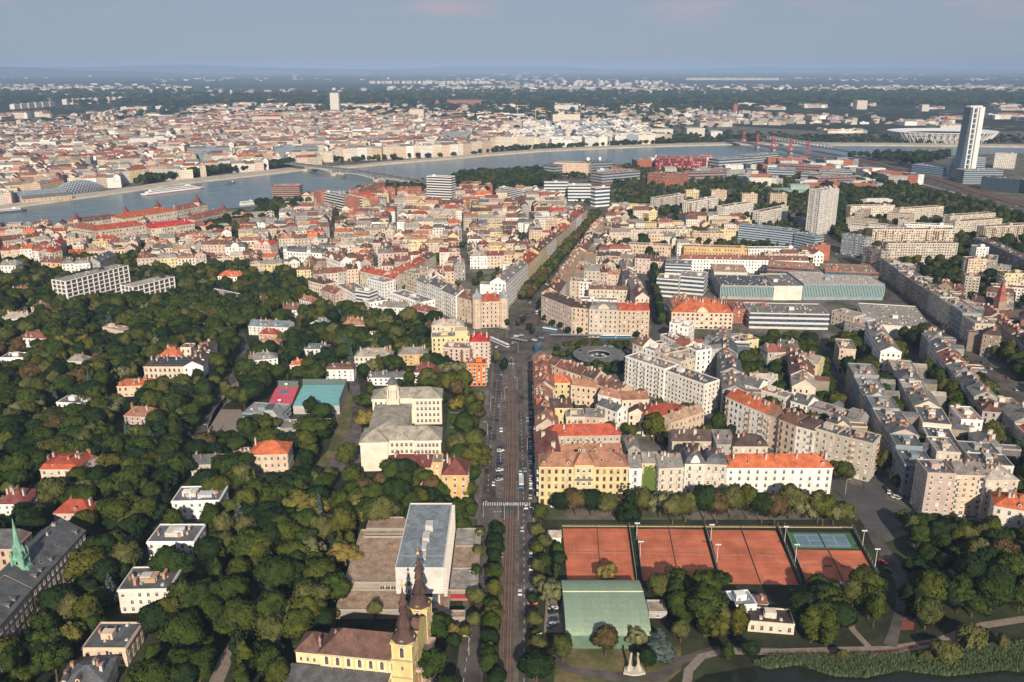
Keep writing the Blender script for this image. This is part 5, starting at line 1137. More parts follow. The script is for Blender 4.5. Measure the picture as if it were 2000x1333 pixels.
def tower(x, y, w=7.4):
    t = MB(); t.box(x-w/2, y-w/2, 0, x+w/2, y+w/2, 23.5, WALL, YC, top=False); to = t.build('tower', ch)
    for z, pr in ((8.5, .35), (16.0, .6), (22.9, .55)): box_part('cornice', to, x-w/2-pr, y-w/2-pr, z, x+w/2+pr, y+w/2+pr, z+.55, PLAIN, (.42, .33, .22) if z < 22 else YC, bot=True)
    for s in (-1, 1):
        for sy in (-1, 1): m = MB(); m.box(x+s*(w/2-.25)-.35, y+sy*(w/2-.05)-.2, 9, x+s*(w/2-.25)+.35, y+sy*(w/2-.05)+.2, 22.9, PLAIN, lrp(YC, 1.1)); m.build('pilaster', to)
    m = MB(); s = 1/math.sqrt(2)*2
    w = 6.7; prof = [(w*.68, 23.4), (w*.60, 24.2), (w*.50, 25.6), (w*.30, 27.2), (w*.30, 27.6), (w*.47, 28.3), (w*.46, 29.2), (w*.30, 32.0), (w*.20, 33.2), (w*.20, 33.5), (w*.31, 34.0), (w*.27, 34.8), (w*.14, 36.4), (w*.14, 36.6), (w*.22, 37.0), (w*.18, 37.7), (w*.07, 39.4), (w*.13, 39.8), (w*.05, 41.2), (.06, 43.6)]
    prof = [(a*(1.05 if b_ < 25.6 else .86 if b_ < 36 else 1.25), b_ if b_ < 26 else 26+(b_-26)*1.06) for a, b_ in prof]
    m.lathe(x, y, prof, 8, ROOF, (.085, .05, .043), math.pi/8); m.build('spire', to); w = 7.4
    m = MB(); m.lathe(x, y, [(.05, 44.3), (.55, 44.8), (.55, 45.3), (.05, 45.8)], 8, PLAIN, (.7, .45, .1)); m.bar((x, y, 45.6), (x, y, 47.4), .12, PLAIN, (.5, .35, .1)); m.bar((x-.5, y, 46.7), (x+.5, y, 46.7), .1, PLAIN, (.5, .35, .1)); m.build('cross', to)
    for (dx, dy, rz) in ((0, -w/2, 0), (w/2, 0, math.pi/2)):
        put(aw2, 'arched_window', to, (x+dx, y+dy, 17.4), rz); put(aw3, 'arched_window', to, (x+dx, y+dy, 12), rz)
        c = MB(); n = 20; P0 = [(1.05*math.cos(2*math.pi*i/n), 1.05*math.sin(2*math.pi*i/n)) for i in range(n)]
        c.poly([(a, -.25, b_) for a, b_ in P0], PLAIN, (.75, .73, .68))
        for i in range(n):
            j = (i+1) % n; c.poly([(P0[i][0]*1.18, -.3, P0[i][1]*1.18), (P0[j][0]*1.18, -.3, P0[j][1]*1.18), (P0[j][0], -.3, P0[j][1]), (P0[i][0], -.3, P0[i][1])], PLAIN, (.08, .07, .06))
            c.poly([(P0[j][0]*1.18, -.3, P0[j][1]*1.18), (P0[i][0]*1.18, -.3, P0[i][1]*1.18), (P0[i][0]*1.18, .2, P0[i][1]*1.18), (P0[j][0]*1.18, .2, P0[j][1]*1.18)], PLAIN, YC)
        for k in range(12):
            a = 2*math.pi*k/12; c.bar((math.cos(a)*.75, -.27, math.sin(a)*.75), (math.cos(a)*.97, -.27, math.sin(a)*.97), .1, PLAIN, (.04, .04, .04))
        c.bar((0, -.29, 0), (.35, -.29, .45), .1, PLAIN, (.03, .03, .03)); c.bar((0, -.29, 0), (-.3, -.29, .75), .08, PLAIN, (.03, .03, .03))
        o = c.build('clock_face', to, loc=(x+dx, y+dy, 23.3)); o.rotation_euler = (0, 0, rz)
tower(NL+3.2, 1.2); tower(NL+3.4, 22.5)
m = MB(); m.box(NL+2, 4.5, 0, NL+7, 19.2, 20, WALL, YC, top=False); m.poly([(NL+7.02, 4.5, 20), (NL+7.02, 19.2, 20), (NL+7.02, 11.8, 25)], WALL, YC); m.poly([(NL+6.4, 4.5, 20), (NL+6.4, 11.8, 25), (NL+6.4, 19.2, 20)], WALL, YC); m.build('facade', ch)
m = MB(); roof(m, 'gable', NL+2, 4.6, NL+6.6, 19.1, 20, 4.2, CR, YC, .1); m.build('facade_roof', ch)
m = MB(); m.poly([(NL+1.6, 4.2, 13.9), (NL+1.6, 14.4, 13.9), (NL+1.6, 10, 20)], ROOF, CR); m.build('roof_valley', ch)
m = MB()
for k in range(5): m.box(NL+7, -2-k*.0, 0, NL+9.5+k*1.0, 22, 2.2-k*.42, PLAIN, (.45, .33, .26))
m.build('steps', ch)
for k in range(6): c = MB(); c.cyl(NL+9.2, 2+k*3.4, 2.2, 9, .5, .42, 8, PLAIN, (.5, .36, .3)); c.build('column', ch)
m = MB(); m.box(NL+7.05, .8, 9, NL+10, 20.5, 10, PLAIN, (.5, .36, .3), bot=True); m.build('entablature', ch)
for (x, y) in ((-.5, 2.3), (4, 7.2)): m = MB(); m.lathe(x, y, [(.5, 15), (.5, 17.5), (.7, 17.8), (.3, 18.8), (.001, 19.6)], 8, PLAIN, (.34, .2, .17)); m.build('roof_vent', ch)
tag(ch, 'yellow baroque church with twin clock towers and dark brown tiered spires', 'church', px=(790, 1240)); mark(rect_pts(ce.x, ce.y, ch.rotation_euler[2], NL+20, 40, -12, -14), 1)
# grey roofed school with copper spire (lower left)
GW = (.2, .15, .12)
def gwing(x1, y1, x2, y2, h_, D, lab, **k): b(x1, y1, x2, y2, h_, D, 'gable', 6.5, 'slate', 'brown', 4, label=lab, name='school', cat='building', chim=2, lod=2, **k)
gwing(62, 1150, 166, 1036, 18, 17, 'far wing of the slate roofed brick school beyond the green spire')
gwing(-70, 1300, 60, 1152, 18, 17, 'near wing of the slate roofed brick school at the left edge')
b(-70, 1072, 28, 1072, 17, 12, 'gable', 6, 'slate', 'peach', 4, label='peach walled rear wing of the slate roofed school', name='school', chim=1)
sp_ = G(42, 1107, 22); so = empty('copper_spire', (sp_.x, sp_.y, 21.5), 0)
m = MB(); gc = (.17, .34, .25); m.lathe(0, 0, [(4.6, -1), (4.3, 1.0), (2.9, 1.8), (2.7, 4.8), (3.3, 5.3), (2.6, 6.6)], 8, ROOF, gc, math.pi/8); m.build('lantern', so)
m = MB(); m.lathe(0, 0, [(2.5, 6.6), (1.7, 9.5), (1.0, 14.5), (.45, 20), (.05, 23)], 8, ROOF, gc, math.pi/8); m.build('spire', so)
for i in range(4):
    a = math.pi/2*i+math.pi/4; m = MB(); m.lathe(3.1*math.cos(a), 3.1*math.sin(a), [(.6, 1.6), (.6, 6.6), (.75, 6.9), (.001, 9.6)], 6, ROOF, gc); m.build('pinnacle', so)
    a = math.pi/2*i; m = MB(); m.lathe(1.9*math.cos(a), 1.9*math.sin(a), [(.9, 6.4), (.8, 8.6), (.001, 11)], 4, ROOF, lrp(gc, .9)); m.build('gablet', so)
for i in range(8):
    a = math.pi/4*i; m = MB(); m.box(-.45, -.06, 0, .45, .02, 2.2, GLASS, (0, 0, 0)); o = m.build('louvre', so, loc=(2.55*math.cos(a), 2.55*math.sin(a), 2.2)); o.rotation_euler = (0, 0, a+math.pi/2)
tag(so, 'pointed green copper spire rising over the slate school roof at lower left', 'spire', px=(42, 1080))
m = MB(); pg = G(70, 1115, 18)
# ---- school with glass front, wedge and sports courts
SB = dict(name='school', cat='building', lod=1, cor=False)
b(474, 808, 545, 812, 10, 16, 'flat', 1, 'grey', 'bluegrey', 3, chim=1, win=False, extra=X_bands(3, c=(.33, .4, .37)), label='glass fronted grey green school building beside the sloping street', **SB)
b(548, 838, 640, 836, 7, 12, 'flat', 1, 'gravel', 'grey', 2, chim=2, label='low school wing with gravel roof and dark glass below the teal court', **SB)
b(520, 855, 600, 850, 4, 7, 'flat', 1, 'bluegrey', 'grey', 1, chim=0, win=False, label='low grey canopy wing in front of the gravel roofed school wing', **SB)
wr = empty('wedge_building', tuple(G(520, 845, 0)), .05)
m = MB(); m.poly([(0, 0, 0), (16, 0, 0), (5, 0, 15), (0, 0, 15)], ROOF, (.36, .37, .37)); m.poly([(16, 0, 0), (16, 12, 0), (5, 12, 15), (5, 0, 15)], ROOF, (.30, .31, .32)); m.poly([(16, 12, 0), (0, 12, 0), (0, 12, 15), (5, 12, 15)], ROOF, (.36, .37, .37)); m.poly([(0, 12, 0), (0, 0, 0), (0, 0, 15), (0, 12, 15)], PLAIN, (.3, .3, .3)); m.poly([(0, 0, 15), (5, 0, 15), (5, 12, 15), (0, 12, 15)], PLAIN, (.2, .2, .2)); m.build('shell', wr)
m = MB(); m.box(2, -.06, 8.5, 4.2, .02, 10.2, GLASS, (0, 0, 0)); m.build('window', wr)
for k in range(5): m = MB(); m.box(.4+k*.9, 1, 15.01, .9+k*.9, 10, 15.5, PLAIN, (.12, .12, .12)); m.build('roof_rib', wr)
tag(wr, 'grey wedge shaped roof of the school sloping down to the right', 'building', px=(545, 830)); mark(rect_pts(wr.location.x, wr.location.y, 0, 16, 12), 1)
# sports hall with teal court on top, pink basketball court beside
def topsheet(name, pts, h_, mat, parent=None, dz=.04):
    P = [G(*p, h_) for p in pts]; m = MB(); m.poly([(p.x, p.y, h_+dz) for p in P]); o = m.build(name, mats=[mat]); o['kind'] = 'structure'; return o
hb = [G(572, 793, 6), G(663, 793, 6), G(678, 752, 6), G(592, 752, 6)]; sh = empty('sports_hall', (hb[0].x, hb[0].y, 0), 0); o_ = hb[0]
HP = [(p.x-o_.x, p.y-o_.y) for p in hb]
m = MB(); m.prism(HP, 0, 6, WALL, (.42, .42, .40), top=True); m.build('hall_wall', sh)
m = MB(); m.poly([(x, y, 6.05) for x, y in HP]); m.build('teal_court', sh, mats=['court_teal'])
def fence_wall(a, b_, z0, z1, nm, col, root):
    L_ = math.hypot(b_[0]-a[0], b_[1]-a[1]); ux, uy = (b_[0]-a[0])/L_, (b_[1]-a[1])/L_; m = MB()
    n = int(L_/3)+1
    for i in range(n+1): x, y = a[0]+ux*L_*i/n, a[1]+uy*L_*i/n; m.box(x-.08, y-.08, z0, x+.08, y+.08, z1, PLAIN, (.2, .22, .22))
    nx, ny = -uy*.05, ux*.05; m.prism([(a[0]-nx, a[1]-ny), (b_[0]-nx, b_[1]-ny), (b_[0]+nx, b_[1]+ny), (a[0]+nx, a[1]+ny)], z0+.1, z1-.1, PLAIN, col); m.build(nm, root)
fence_wall(HP[1], HP[2], 6.1, 10.5, 'side_screen', (.22, .27, .3), sh); fence_wall(HP[2], HP[3], 6.1, 10.5, 'back_screen', (.09, .13, .12), sh)
tag(sh, 'sports hall carrying a teal rooftop court with high screens', 'building', px=(625, 775)); mark([tuple(p)[:2] for p in hb], 1, 9)
pk = empty('basketball_court', tuple(G(523, 792, 0)), 0); pp = [G(523, 793, 0), G(570, 791, 0), G(583, 758, 0), G(540, 757, 0)]; o_ = pp[0]
m = MB(); m.poly([(p.x-o_.x, p.y-o_.y, .2) for p in pp]); m.build('pink_surface', pk, mats=['court_pink'])
cc = G(566, 766, 0)-o_; m = MB(); m.cyl(cc.x-4, cc.y-1, .2, .22, 4, 4, 14, 0); m.build('blue_key', pk, mats=['court_blue'])
q = [(p.x-o_.x, p.y-o_.y) for p in pp]; fence_wall(q[2], q[3], 0, 5, 'back_fence', (.1, .14, .12), pk)
for (x, y) in (((q[0][0]+q[1][0])/2, q[0][1]+1), ((q[2][0]+q[3][0])/2, q[2][1]-2)):
    m = MB(); m.cyl(x, y, 0, 3.2, .12, .12, 6, PLAIN, (.6, .6, .6)); m.box(x-1, y-.1, 2.8, x+1, y, 4, PLAIN, (.75, .75, .75), bot=True); m.build('basketball_hoop', pk)
tag(pk, 'pink basketball court with a blue key beside the teal court', 'sports court', px=(550, 775)); mark([tuple(p)[:2] for p in pp], 1, 8)
mark([tuple(G(*q))[:2] for q in ((512, 792), (670, 792), (662, 822), (512, 822))], 1)
# ---- green barrel roofed hall
hb0 = G(1105, 1242, 6); hb1 = G(1272, 1242, 6); bk = G(1105, 1137, 6)
gh = empty('sports_hall', (hb0.x, hb0.y, 0), 0); hl = (hb1-hb0).length; hd = bk.y-hb0.y; gcol = (.24, .32, .225)
m = MB(); m.box(0, 0, 0, hl, hd, 6, WALL, (.12, .2, .14), top=False); m.build('wall', gh)
n = 14; ys = [hd*(.5-.5*math.cos(math.pi*k/n)) for k in range(n+1)]; zs = [6+4.6*math.sin(math.pi*k/n)**.9 for k in range(n+1)]
NP = 9
for i in range(NP):   # membrane panels
    m = MB(); x0, x1 = hl*i/NP, hl*(i+1)/NP-.02
    for k in range(n): m.poly([(x0, ys[k], zs[k]), (x1, ys[k], zs[k]), (x1, ys[k+1], zs[k+1]), (x0, ys[k+1], zs[k+1])], PLAIN, lrp(gcol, 1+.03*math.sin(i*2.1)))
    if i == 0: m.poly([(0, ys[k], zs[k]) for k in range(n, -1, -1)], WALL, (.12, .2, .14))
    if i == NP-1: m.poly([(x1, ys[k], zs[k]) for k in range(n+1)], WALL, (.12, .2, .14))
    m.build('roof_panel', gh)
m = MB(); m.box(0, hd*.62, zs[9]-.3, hl, hd*.62+.35, zs[8]+.35, PLAIN, (.55, .62, .4)); m.build('ridge_strip', gh)
tag(gh, 'large sports hall under a pale green curved roof beside the clay courts', 'building', px=(1188, 1190)); mark([(hb0.x, hb0.y), (hb1.x, hb0.y), (hb1.x, bk.y), (hb0.x, bk.y)], 1)
sh2 = b(1268, 1196, 1302, 1196, 3, 7, 'flat', 1, 'pale', 'grey', 1, label='small grey shed roof right of the green sports hall', name='shed', cat='shed', chim=0)
# ---- tennis courts
def court(name, pts, mat, lab, lines=None):
    P = [G(*p) for p in pts]; root = empty(name, (P[0].x, P[0].y, 0), 0); Q = [(p.x-P[0].x, p.y-P[0].y) for p in P]
    m = MB(); m.poly([(x, y, .06) for x, y in Q]); m.build('court_surface', root, mats=[mat]); mark([tuple(p)[:2] for p in P], 1, 1)
    tag(root, lab, 'tennis court', 'tennis courts', px=tuple(np.mean(pts, axis=0))); return root, Q
def lerp2(Q, u, v):
    a = (Q[0][0]+(Q[1][0]-Q[0][0])*u, Q[0][1]+(Q[1][1]-Q[0][1])*u); c = (Q[3][0]+(Q[2][0]-Q[3][0])*u, Q[3][1]+(Q[2][1]-Q[3][1])*u)
    return (a[0]+(c[0]-a[0])*v, a[1]+(c[1]-a[1])*v)
flat_mat('clay_line', (.55, .33, .25))
def lines(root, Q, segs, w=.12, z=.07, mat='line_paint', nm='court_lines'):
    m = MB()
    for (u0, v0, u1, v1) in segs:
        a = Vector((*lerp2(Q, u0, v0), z)); c = Vector((*lerp2(Q, u1, v1), z)); d = (c-a).normalized(); n_ = Vector((-d.y, d.x, 0))*w/2
        m.poly([tuple(a-n_), tuple(c-n_), tuple(c+n_), tuple(a+n_)])
    m.build(nm, root, mats=[mat])
TL = [(.18, .12, .82, .12), (.18, .88, .82, .88), (.18, .12, .18, .88), (.82, .12, .82, .88), (.26, .12, .26, .88), (.74, .12, .74, .88), (.26, .32, .74, .32), (.26, .68, .74, .68), (.5, .32, .5, .68)]
def net(root, Q, u0, v0, u1, v1):
    a, c = lerp2(Q, u0, v0), lerp2(Q, u1, v1); fence_wall(a, c, .05, .95, 'net', (.25, .12, .08), root)
COURTS = [((1108, 1133), (1174, 1134), (1166, 1033), (1099, 1033), 'first clay court from the left beside the green hall'), ((1175, 1134), (1239, 1135), (1226, 1033), (1167, 1033), 'second clay court from the left behind the yellow leaved tree'),
          ((1256, 1135), (1327, 1138), (1306, 1034), (1244, 1034), 'third clay court, left one of the middle pair'), ((1328, 1138), (1403, 1141), (1373, 1035), (1307, 1034), 'fourth clay court, right one of the middle pair'),
          ((1411, 1141), (1486, 1142), (1447, 1036), (1385, 1036), 'fifth clay court, left one of the pair before the hard court'), ((1487, 1142), (1560, 1143), (1515, 1037), (1448, 1036), 'sixth clay court, right one of the pair before the hard court'),
          ((1577, 1143), (1650, 1143), (1617, 1075), (1551, 1074), 'seventh clay court, left one below the blue hard court'), ((1651, 1143), (1719, 1143), (1682, 1076), (1618, 1075), 'eighth clay court at the right end')]
for c in COURTS:
    root, Q = court('tennis_court', c[:4], 'clay', 'red '+c[4]); lines(root, Q, TL, w=.07, mat='clay_line')
    net(root, Q, .12, .5, .88, .5)
root, Q = court('tennis_court', ((1549, 1072), (1678, 1073), (1661, 1041), (1534, 1040)), 'court_green', 'blue hard tennis court with green surround and white lines')
m = MB(); m.poly([(*lerp2(Q, u, v), .075) for u, v in ((.11, .1), (.89, .1), (.89, .88), (.11, .88))]); m.build('playing_field', root, mats=['court_blue'])
T2 = [(a*0+(.11+.78*v), .1+.78*((u-.1)/.8), .11+.78*v2, .1+.78*((u2-.1)/.8)) for (u, v, u2, v2) in [(.1, 0, .9, 0), (.1, 1, .9, 1), (.1, 0, .1, 1), (.9, 0, .9, 1), (.2, 0, .2, 1), (.8, 0, .8, 1), (.2, .24, .8, .24), (.2, .76, .8, .76), (.5, .24, .5, .76)]]
lines(root, Q, T2, w=.12, z=.09); net(root, Q, .5, .0, .5, 1)
def fence(p, q, h_, col, lab, z0=0):
    a = G(*p); c = G(*q); r = empty('court_fence', (a.x, a.y, 0), 0); L_ = (c-a).length; u = (c-a)/L_; n = max(1, int(L_/3))
    pm = MB(); pm.cyl(0, 0, 0, h_, .07, .07, 5, PLAIN, (.3, .32, .3)); me = pm.mesh('fence_post')
    for i in range(n+1): v = u*(L_*i/n); put(me, 'fence_post', r, (v.x, v.y, 0))
    m = MB()
    for k in range(4): z = h_*(k+1)/4-.03; m.bar((0, 0, z), (u.x*L_, u.y*L_, z), .05, PLAIN, (.22, .25, .22))
    m.build('fence_rail', r)
    m = MB(); nx, ny = -u.y*.03, u.x*.03; m.prism([(-nx, -ny), (u.x*L_-nx, u.y*L_-ny), (u.x*L_+nx, u.y*L_+ny), (nx, ny)], .05, h_*.45, PLAIN, col); m.build('wind_screen', r)
    tag(r, lab, 'fence', 'court fences', px=((p[0]+q[0])/2, (p[1]+q[1])/2))
DK = (.05, .07, .05)
for p, q, lab in (((1243, 1136), (1228, 1030), 'dark fence right of the second clay court'), ((1254, 1136), (1242, 1030), 'dark fence left of the third clay court'), ((1174.5, 1134), (1166.5, 1032), 'low divider between the first two clay courts'), ((1327.5, 1138), (1306.5, 1032), 'divider between the third and fourth clay courts'),
                  ((1407, 1142), (1376, 1030), 'tall dark fence right of the fourth clay court'), ((1486.5, 1142), (1447.5, 1032), 'divider between the fifth and sixth clay courts'), ((1563, 1143), (1518, 1032), 'tall dark fence right of the sixth clay court'), ((1574, 1143), (1532, 1034), 'fence left of the hard court and the seventh clay court'), ((1650.5, 1143), (1617.5, 1075), 'divider between the last two clay courts'), ((1722, 1144), (1664, 1036), 'fence along the right end of the courts'),
                  ((1098, 1029), (1664, 1032), 'long ochre fence behind all the courts below the street trees')):
    fence(p, q, 3.5 if 'low' not in lab and 'divider' not in lab else 1.2, DK if 'ochre' not in lab else (.4, .3, .14), lab)
def floodlight(px, py, h_, lab):
    p = G(px, py); r = empty('floodlight', (p.x, p.y, 0), 0); m = MB(); m.cyl(0, 0, 0, h_, .16, .09, 8, PLAIN, (.62, .62, .6)); m.build('pole', r)
    m = MB(); m.bar((-1, 0, h_), (1, 0, h_), .12, PLAIN, (.6, .6, .6)); m.build('crossarm', r)
    for x in (-.9, 0, .9): m = MB(); m.box(x-.35, -.4, h_+.05, x+.35, .1, h_+.5, PLAIN, (.75, .75, .75), bot=True); m.build('lamp_head', r)
    tag(r, lab, 'floodlight', 'court floodlights', px=(px, py-20))
for i, (x, y, t) in enumerate(((1243, 1055, 'left of the third clay court, far one'), (1250, 1092, 'left of the third clay court, near one'), (1388, 1058, 'left of the fifth clay court, far one'), (1400, 1098, 'left of the fifth clay court, near one'), (1532, 1062, 'at the upper left corner of the hard court'), (1553, 1098, 'beside the seventh clay court'), (1684, 1070, 'on the path right of the hard court'), (1709, 1107, 'on the path right of the last clay court'))):
    floodlight(x, y, 9, 'white court floodlight mast '+t)
# changing hut, small pavilions, club house
for i, (x1, y1, x2, y2, h_, D, rk, rc_, wc2, t) in enumerate(((1072, 1050, 1096, 1050, 3.5, 6, 'gable', 'pale', 'white', 'white tent like hut at the top left corner of the courts'), (1434, 1185, 1478, 1182, 7, 9, 'flat', 'bluegrey', 'white', 'white clubhouse block with pale blue flat roof behind the poplar'), (1480, 1180, 1500, 1180, 4, 6, 'gable', 'rust', 'white', 'low rust roofed link of the clubhouse'), (1462, 1215, 1552, 1222, 4.5, 9, 'flat', 'darkbrown', 'cream', 'low dark roofed clubhouse wing between the poplars'), (1412, 1175, 1434, 1178, 4, 6, 'flat', 'rust', 'white', 'low clubhouse annex with brown roof left of the blue roof'))):
    b(x1, y1, x2, y2, h_, D, rk, 2, rc_, wc2, max(1, int(h_/3.3)), label=t, name='clubhouse' if i else 'hut', cat='clubhouse' if i else 'hut', chim=1 if i > 0 else 0, cor=False, mk=3)
# statue of two hands
st_ = G(1238, 1312); st = empty('sculpture', (st_.x, st_.y, 0), 0)
for s in (-1, 1):
    rn = random.Random(s+5); m = MB(); prev = None
    for k in range(9):
        z = k*1.05; w = (2.4-.2*k if k < 3 else 1.15-.05*k)*rn.uniform(.85, 1.15); d_ = w*.8; x = s*(1.9-.08*k); ring = [(x+w*.6*math.cos(a+.3*s)*rn.uniform(.85, 1.1), d_*.6*math.sin(a), z) for a in (0, 1.05, 2.1, 3.14, 4.2, 5.25)]
        if prev:
            for i in range(6): j = (i+1) % 6; m.poly([prev[i], prev[j], ring[j], ring[i]], PLAIN, (.42, .38, .31))
        prev = ring
    m.poly(prev, PLAIN, (.42, .38, .31)); m.build('stone_pillar', st)
m = MB(); m.prism([(-4.2, -1.6), (-1, -2.6), (1, -2.6), (4.2, -1.6), (3.2, 2), (-3.2, 2)], 0, .8, PLAIN, (.5, .46, .38)); m.build('plinth', st)
tag(st, 'pale stone sculpture of two upright pillars on a plinth in the park', 'sculpture')
# ---- ring shaped tram station pavilion
gp = G(1170, 692, 5); gr = empty('ring_pavilion', (gp.x, gp.y, 0), 0)
def ring(name, r0, r1, z0, z1, m_, c, n=40, sy=1.0, root=None):
    m = MB()
    for i in range(n):
        a, a2 = 2*math.pi*i/n, 2*math.pi*(i+1)/n; P = lambda r_, t, z: (r_*math.cos(t), sy*r_*math.sin(t), z)
        m.poly([P(r0, a, z1), P(r1, a, z1), P(r1, a2, z1), P(r0, a2, z1)], m_, c); m.poly([P(r1, a, z0), P(r1, a2, z0), P(r1, a2, z1), P(r1, a, z1)], m_, c); m.poly([P(r0, a2, z0), P(r0, a, z0), P(r0, a, z1), P(r0, a2, z1)], m_, c)
        m.poly([P(r0, a, z0), P(r0, a2, z0), P(r1, a2, z0), P(r1, a, z0)], m_, c)
    return m.build(name, root)
ring('ring_roof', 9.5, 20.5, 4.5, 5.2, ROOF, (.13, .13, .13), root=gr); ring('glass_wall', 15, 17, 0, 4.5, FGL, (.2, .2, .2), root=gr); ring('inner_cornice', 8.9, 9.6, 4.6, 5.6, PLAIN, (.26, .25, .23), root=gr)
rn = random.Random(2)
for k in range(7): a = k*.9; m = MB(); m.lathe(5.5*math.cos(a), 5.5*math.sin(a), [(1.8, 3), (1.3, 3.4), (.1, 4.1)], 8, PLAIN, (.36, .34, .3)); m.cyl(5.5*math.cos(a), 5.5*math.sin(a), 0, 3.2, .12, .12, 5); m.build('parasol', gr)
tag(gr, 'ring shaped dark roofed pavilion with an open court of white parasols', 'pavilion', px=(1170, 690)); mark([(gp.x+23*math.cos(t/8*math.pi), gp.y+23*math.sin(t/8*math.pi)) for t in range(16)], 1)
# ---- technical university palace
def UP(x1, y1, x2, y2, h_, D, t, rc_='rust', **k): b(x1, y1, x2, y2, h_, D, 'hip', 6, rc_, 'stone', 4, label=t, name='university_building', cat='building', bay=4, ww=1.8, chim=2, **k)
UP(138, 444, 185, 452, 20, 15, 'left corner wing of the red roofed palace by the river', 'rust'); UP(185, 452, 283, 440, 21, 15, 'long street front of the red roofed palace, left half', 'red'); UP(283, 440, 295, 447, 21, 15, 'short stepped wing of the red roofed palace', 'crimson')
UP(295, 447, 380, 437, 21, 15, 'long street front of the red roofed palace, middle', 'crimson'); UP(380, 430, 452, 413, 21, 15, 'long street front of the red roofed palace, right end', 'rust'); UP(240, 428, 345, 412, 26, 24, 'high central hall of the red roofed palace', 'orange')
UP(345, 412, 405, 400, 20, 14, 'rear river wing of the red roofed palace, right', 'rust'); UP(150, 436, 235, 426, 19, 12, 'rear river wing of the red roofed palace, left', 'brown')
for x, y, s in ((247, 421, 1), (308, 408, 1), (386, 400, 1.2), (150, 432, .9), (437, 411, .8), (282, 430, .6), (371, 424, .7)):
    p = G(x, y, 22); t = empty('roof_turret', (p.x, p.y, 20), 0); m = MB(); m.box(-3.5*s, -3.5*s, 0, 3.5*s, 3.5*s, 5*s, WALL, WC['stone'], top=False); m.build('turret_wall', t)
    m = MB(); m.lathe(0, 0, [(5.6*s, 5*s), (4*s, 8*s), (1.4*s, 12*s), (.05, 16*s)], 4, ROOF, RC['maroon'], math.pi/4); m.build('turret_roof', t); tag(t, 'pointed maroon roof turret on the red roofed river palace', 'turret', 'palace turrets', px=(x, y), fixed=False)
# ---- residential tower
rt = dict(name='tower_block', cat='building', cor=False, chim=0)
b(1604, 374, 1638, 369, 60, 15, 'flat', 1, 'pale', 'pale', 19, extra=lambda root, r, wc, rc: [X_ribs(4, c=(.56, .55, .54), side=True, left=True, w=.8)(root, r, wc, rc), _crown(root, r)], label='white residential tower with balcony grid and arched crown above the blue offices', bay=2.9, **rt)
def _crown(root, r):
    for k in range(4):
        m = MB(); x = r['L']*(k+.5)/4; n = 6
        for i in range(n): a, a2 = math.pi*i/n/2, math.pi*(i+1)/n/2; m.bar((x, 6-6*math.cos(a), r['h']+5*math.sin(a)), (x, 6-6*math.cos(a2), r['h']+5*math.sin(a2)), .8, PLAIN, (.65, .63, .6))
        m.build('crown_arch', root)
# ---- round topped green hall, white tent hall
p = G(1560, 382); r = empty('exhibition_hall', (p.x, p.y, 0), 0); m = MB(); m.box(-38, 0, 0, 42, 45, 7, WALL, (.4, .45, .4), top=False); m.build('wall', r); m = MB(); roof(m, 'hip', -38, 0, 42, 45, 7, 4, (.24, .33, .27), (.4, .45, .4)); m.box(-12, 12, 8, 22, 34, 14, WALL, (.3, .38, .32), top=False); roof(m, 'barrel', -12, 12, 22, 34, 14, 4, (.24, .33, .27), (.3, .38, .32)); m.build('roof', r)
tag(r, 'pale green metal roofed hall behind the residential tower', 'building', px=(1560, 365)); mark([(p.x-40, p.y), (p.x+44, p.y), (p.x+44, p.y+46), (p.x-40, p.y+46)], 1)
p = G(1690, 407); r = empty('tent_hall', (p.x, p.y, 0), .05); m = MB(); m.poly([(0, 0, 6), (60, 0, 6), (45, 22, 13), (12, 22, 13)], ROOF, (.6, .57, .52)); m.poly([(60, 0, 6), (75, 40, 5), (45, 22, 13)], ROOF, (.6, .57, .52)); m.poly([(0, 0, 6), (12, 22, 13), (-8, 40, 5)], ROOF, (.5, .48, .45)); m.poly([(-8, 40, 5), (12, 22, 13), (45, 22, 13), (75, 40, 5)], ROOF, (.5, .48, .45)); m.prism([(1, 1), (59, 1), (73, 39), (-6, 39)], 0, 5, WALL, (.6, .57, .5)); m.build('tent_roof', r)
tag(r, 'off white tent roofed sports hall behind the long cream slabs', 'building', px=(1735, 395)); mark([(p.x-5, p.y), (p.x+75, p.y), (p.x+75, p.y+40), (p.x-5, p.y+40)], 1)
# ---- office tower by the river (right)
p = G(1888, 350); t = empty('office_tower', (p.x, p.y, 0), .32); t.scale = (.84, .84, 1); Ht = 143; n = 34
m = MB()
def edge(z): q = z/Ht; return -21-9*(1-q)**2
for k in range(n):
    z0, z1 = Ht*k/n, Ht*(k+1)/n; a0, a1 = edge(z0), edge(z1)
    m.poly([(a0, 0, z0), (-14, 0, z0), (-14, 0, z1), (a1, 0, z1)], FGL); m.poly([(a0, 20, z0), (a0, 0, z0), (a1, 0, z1), (a1, 20, z1)], FGL); m.poly([(-14, 20, z0), (a0, 20, z0), (a1, 20, z1), (-14, 20, z1)], FGL)
m.poly([(edge(Ht), 0, Ht), (-14, 0, Ht), (-14, 20, Ht), (edge(Ht), 20, Ht)], PLAIN, (.5, .5, .5)); m.build('glass_slab', t)
l = MB()
for k in range(n): z0 = Ht*k/n; a = edge(z0); l.box(a-.5, -.6, z0, -14, 20.3, z0+.9, PLAIN, (.13, .17, .22), bot=True)
l.build('louvre_bands', t)['kind'] = 'stuff'
m = MB(); m.box(-13.9, 2, 0, 22, 20, Ht-3, FGL); m.build('glass_core', t)
for x0, x1 in ((-13.8, -10), (0, 4), (8, 22)): m = MB(); m.box(x0, -1.2, 0, x1, 1.95, Ht, PLAIN, (.68, .67, .65)); m.build('white_pier', t)
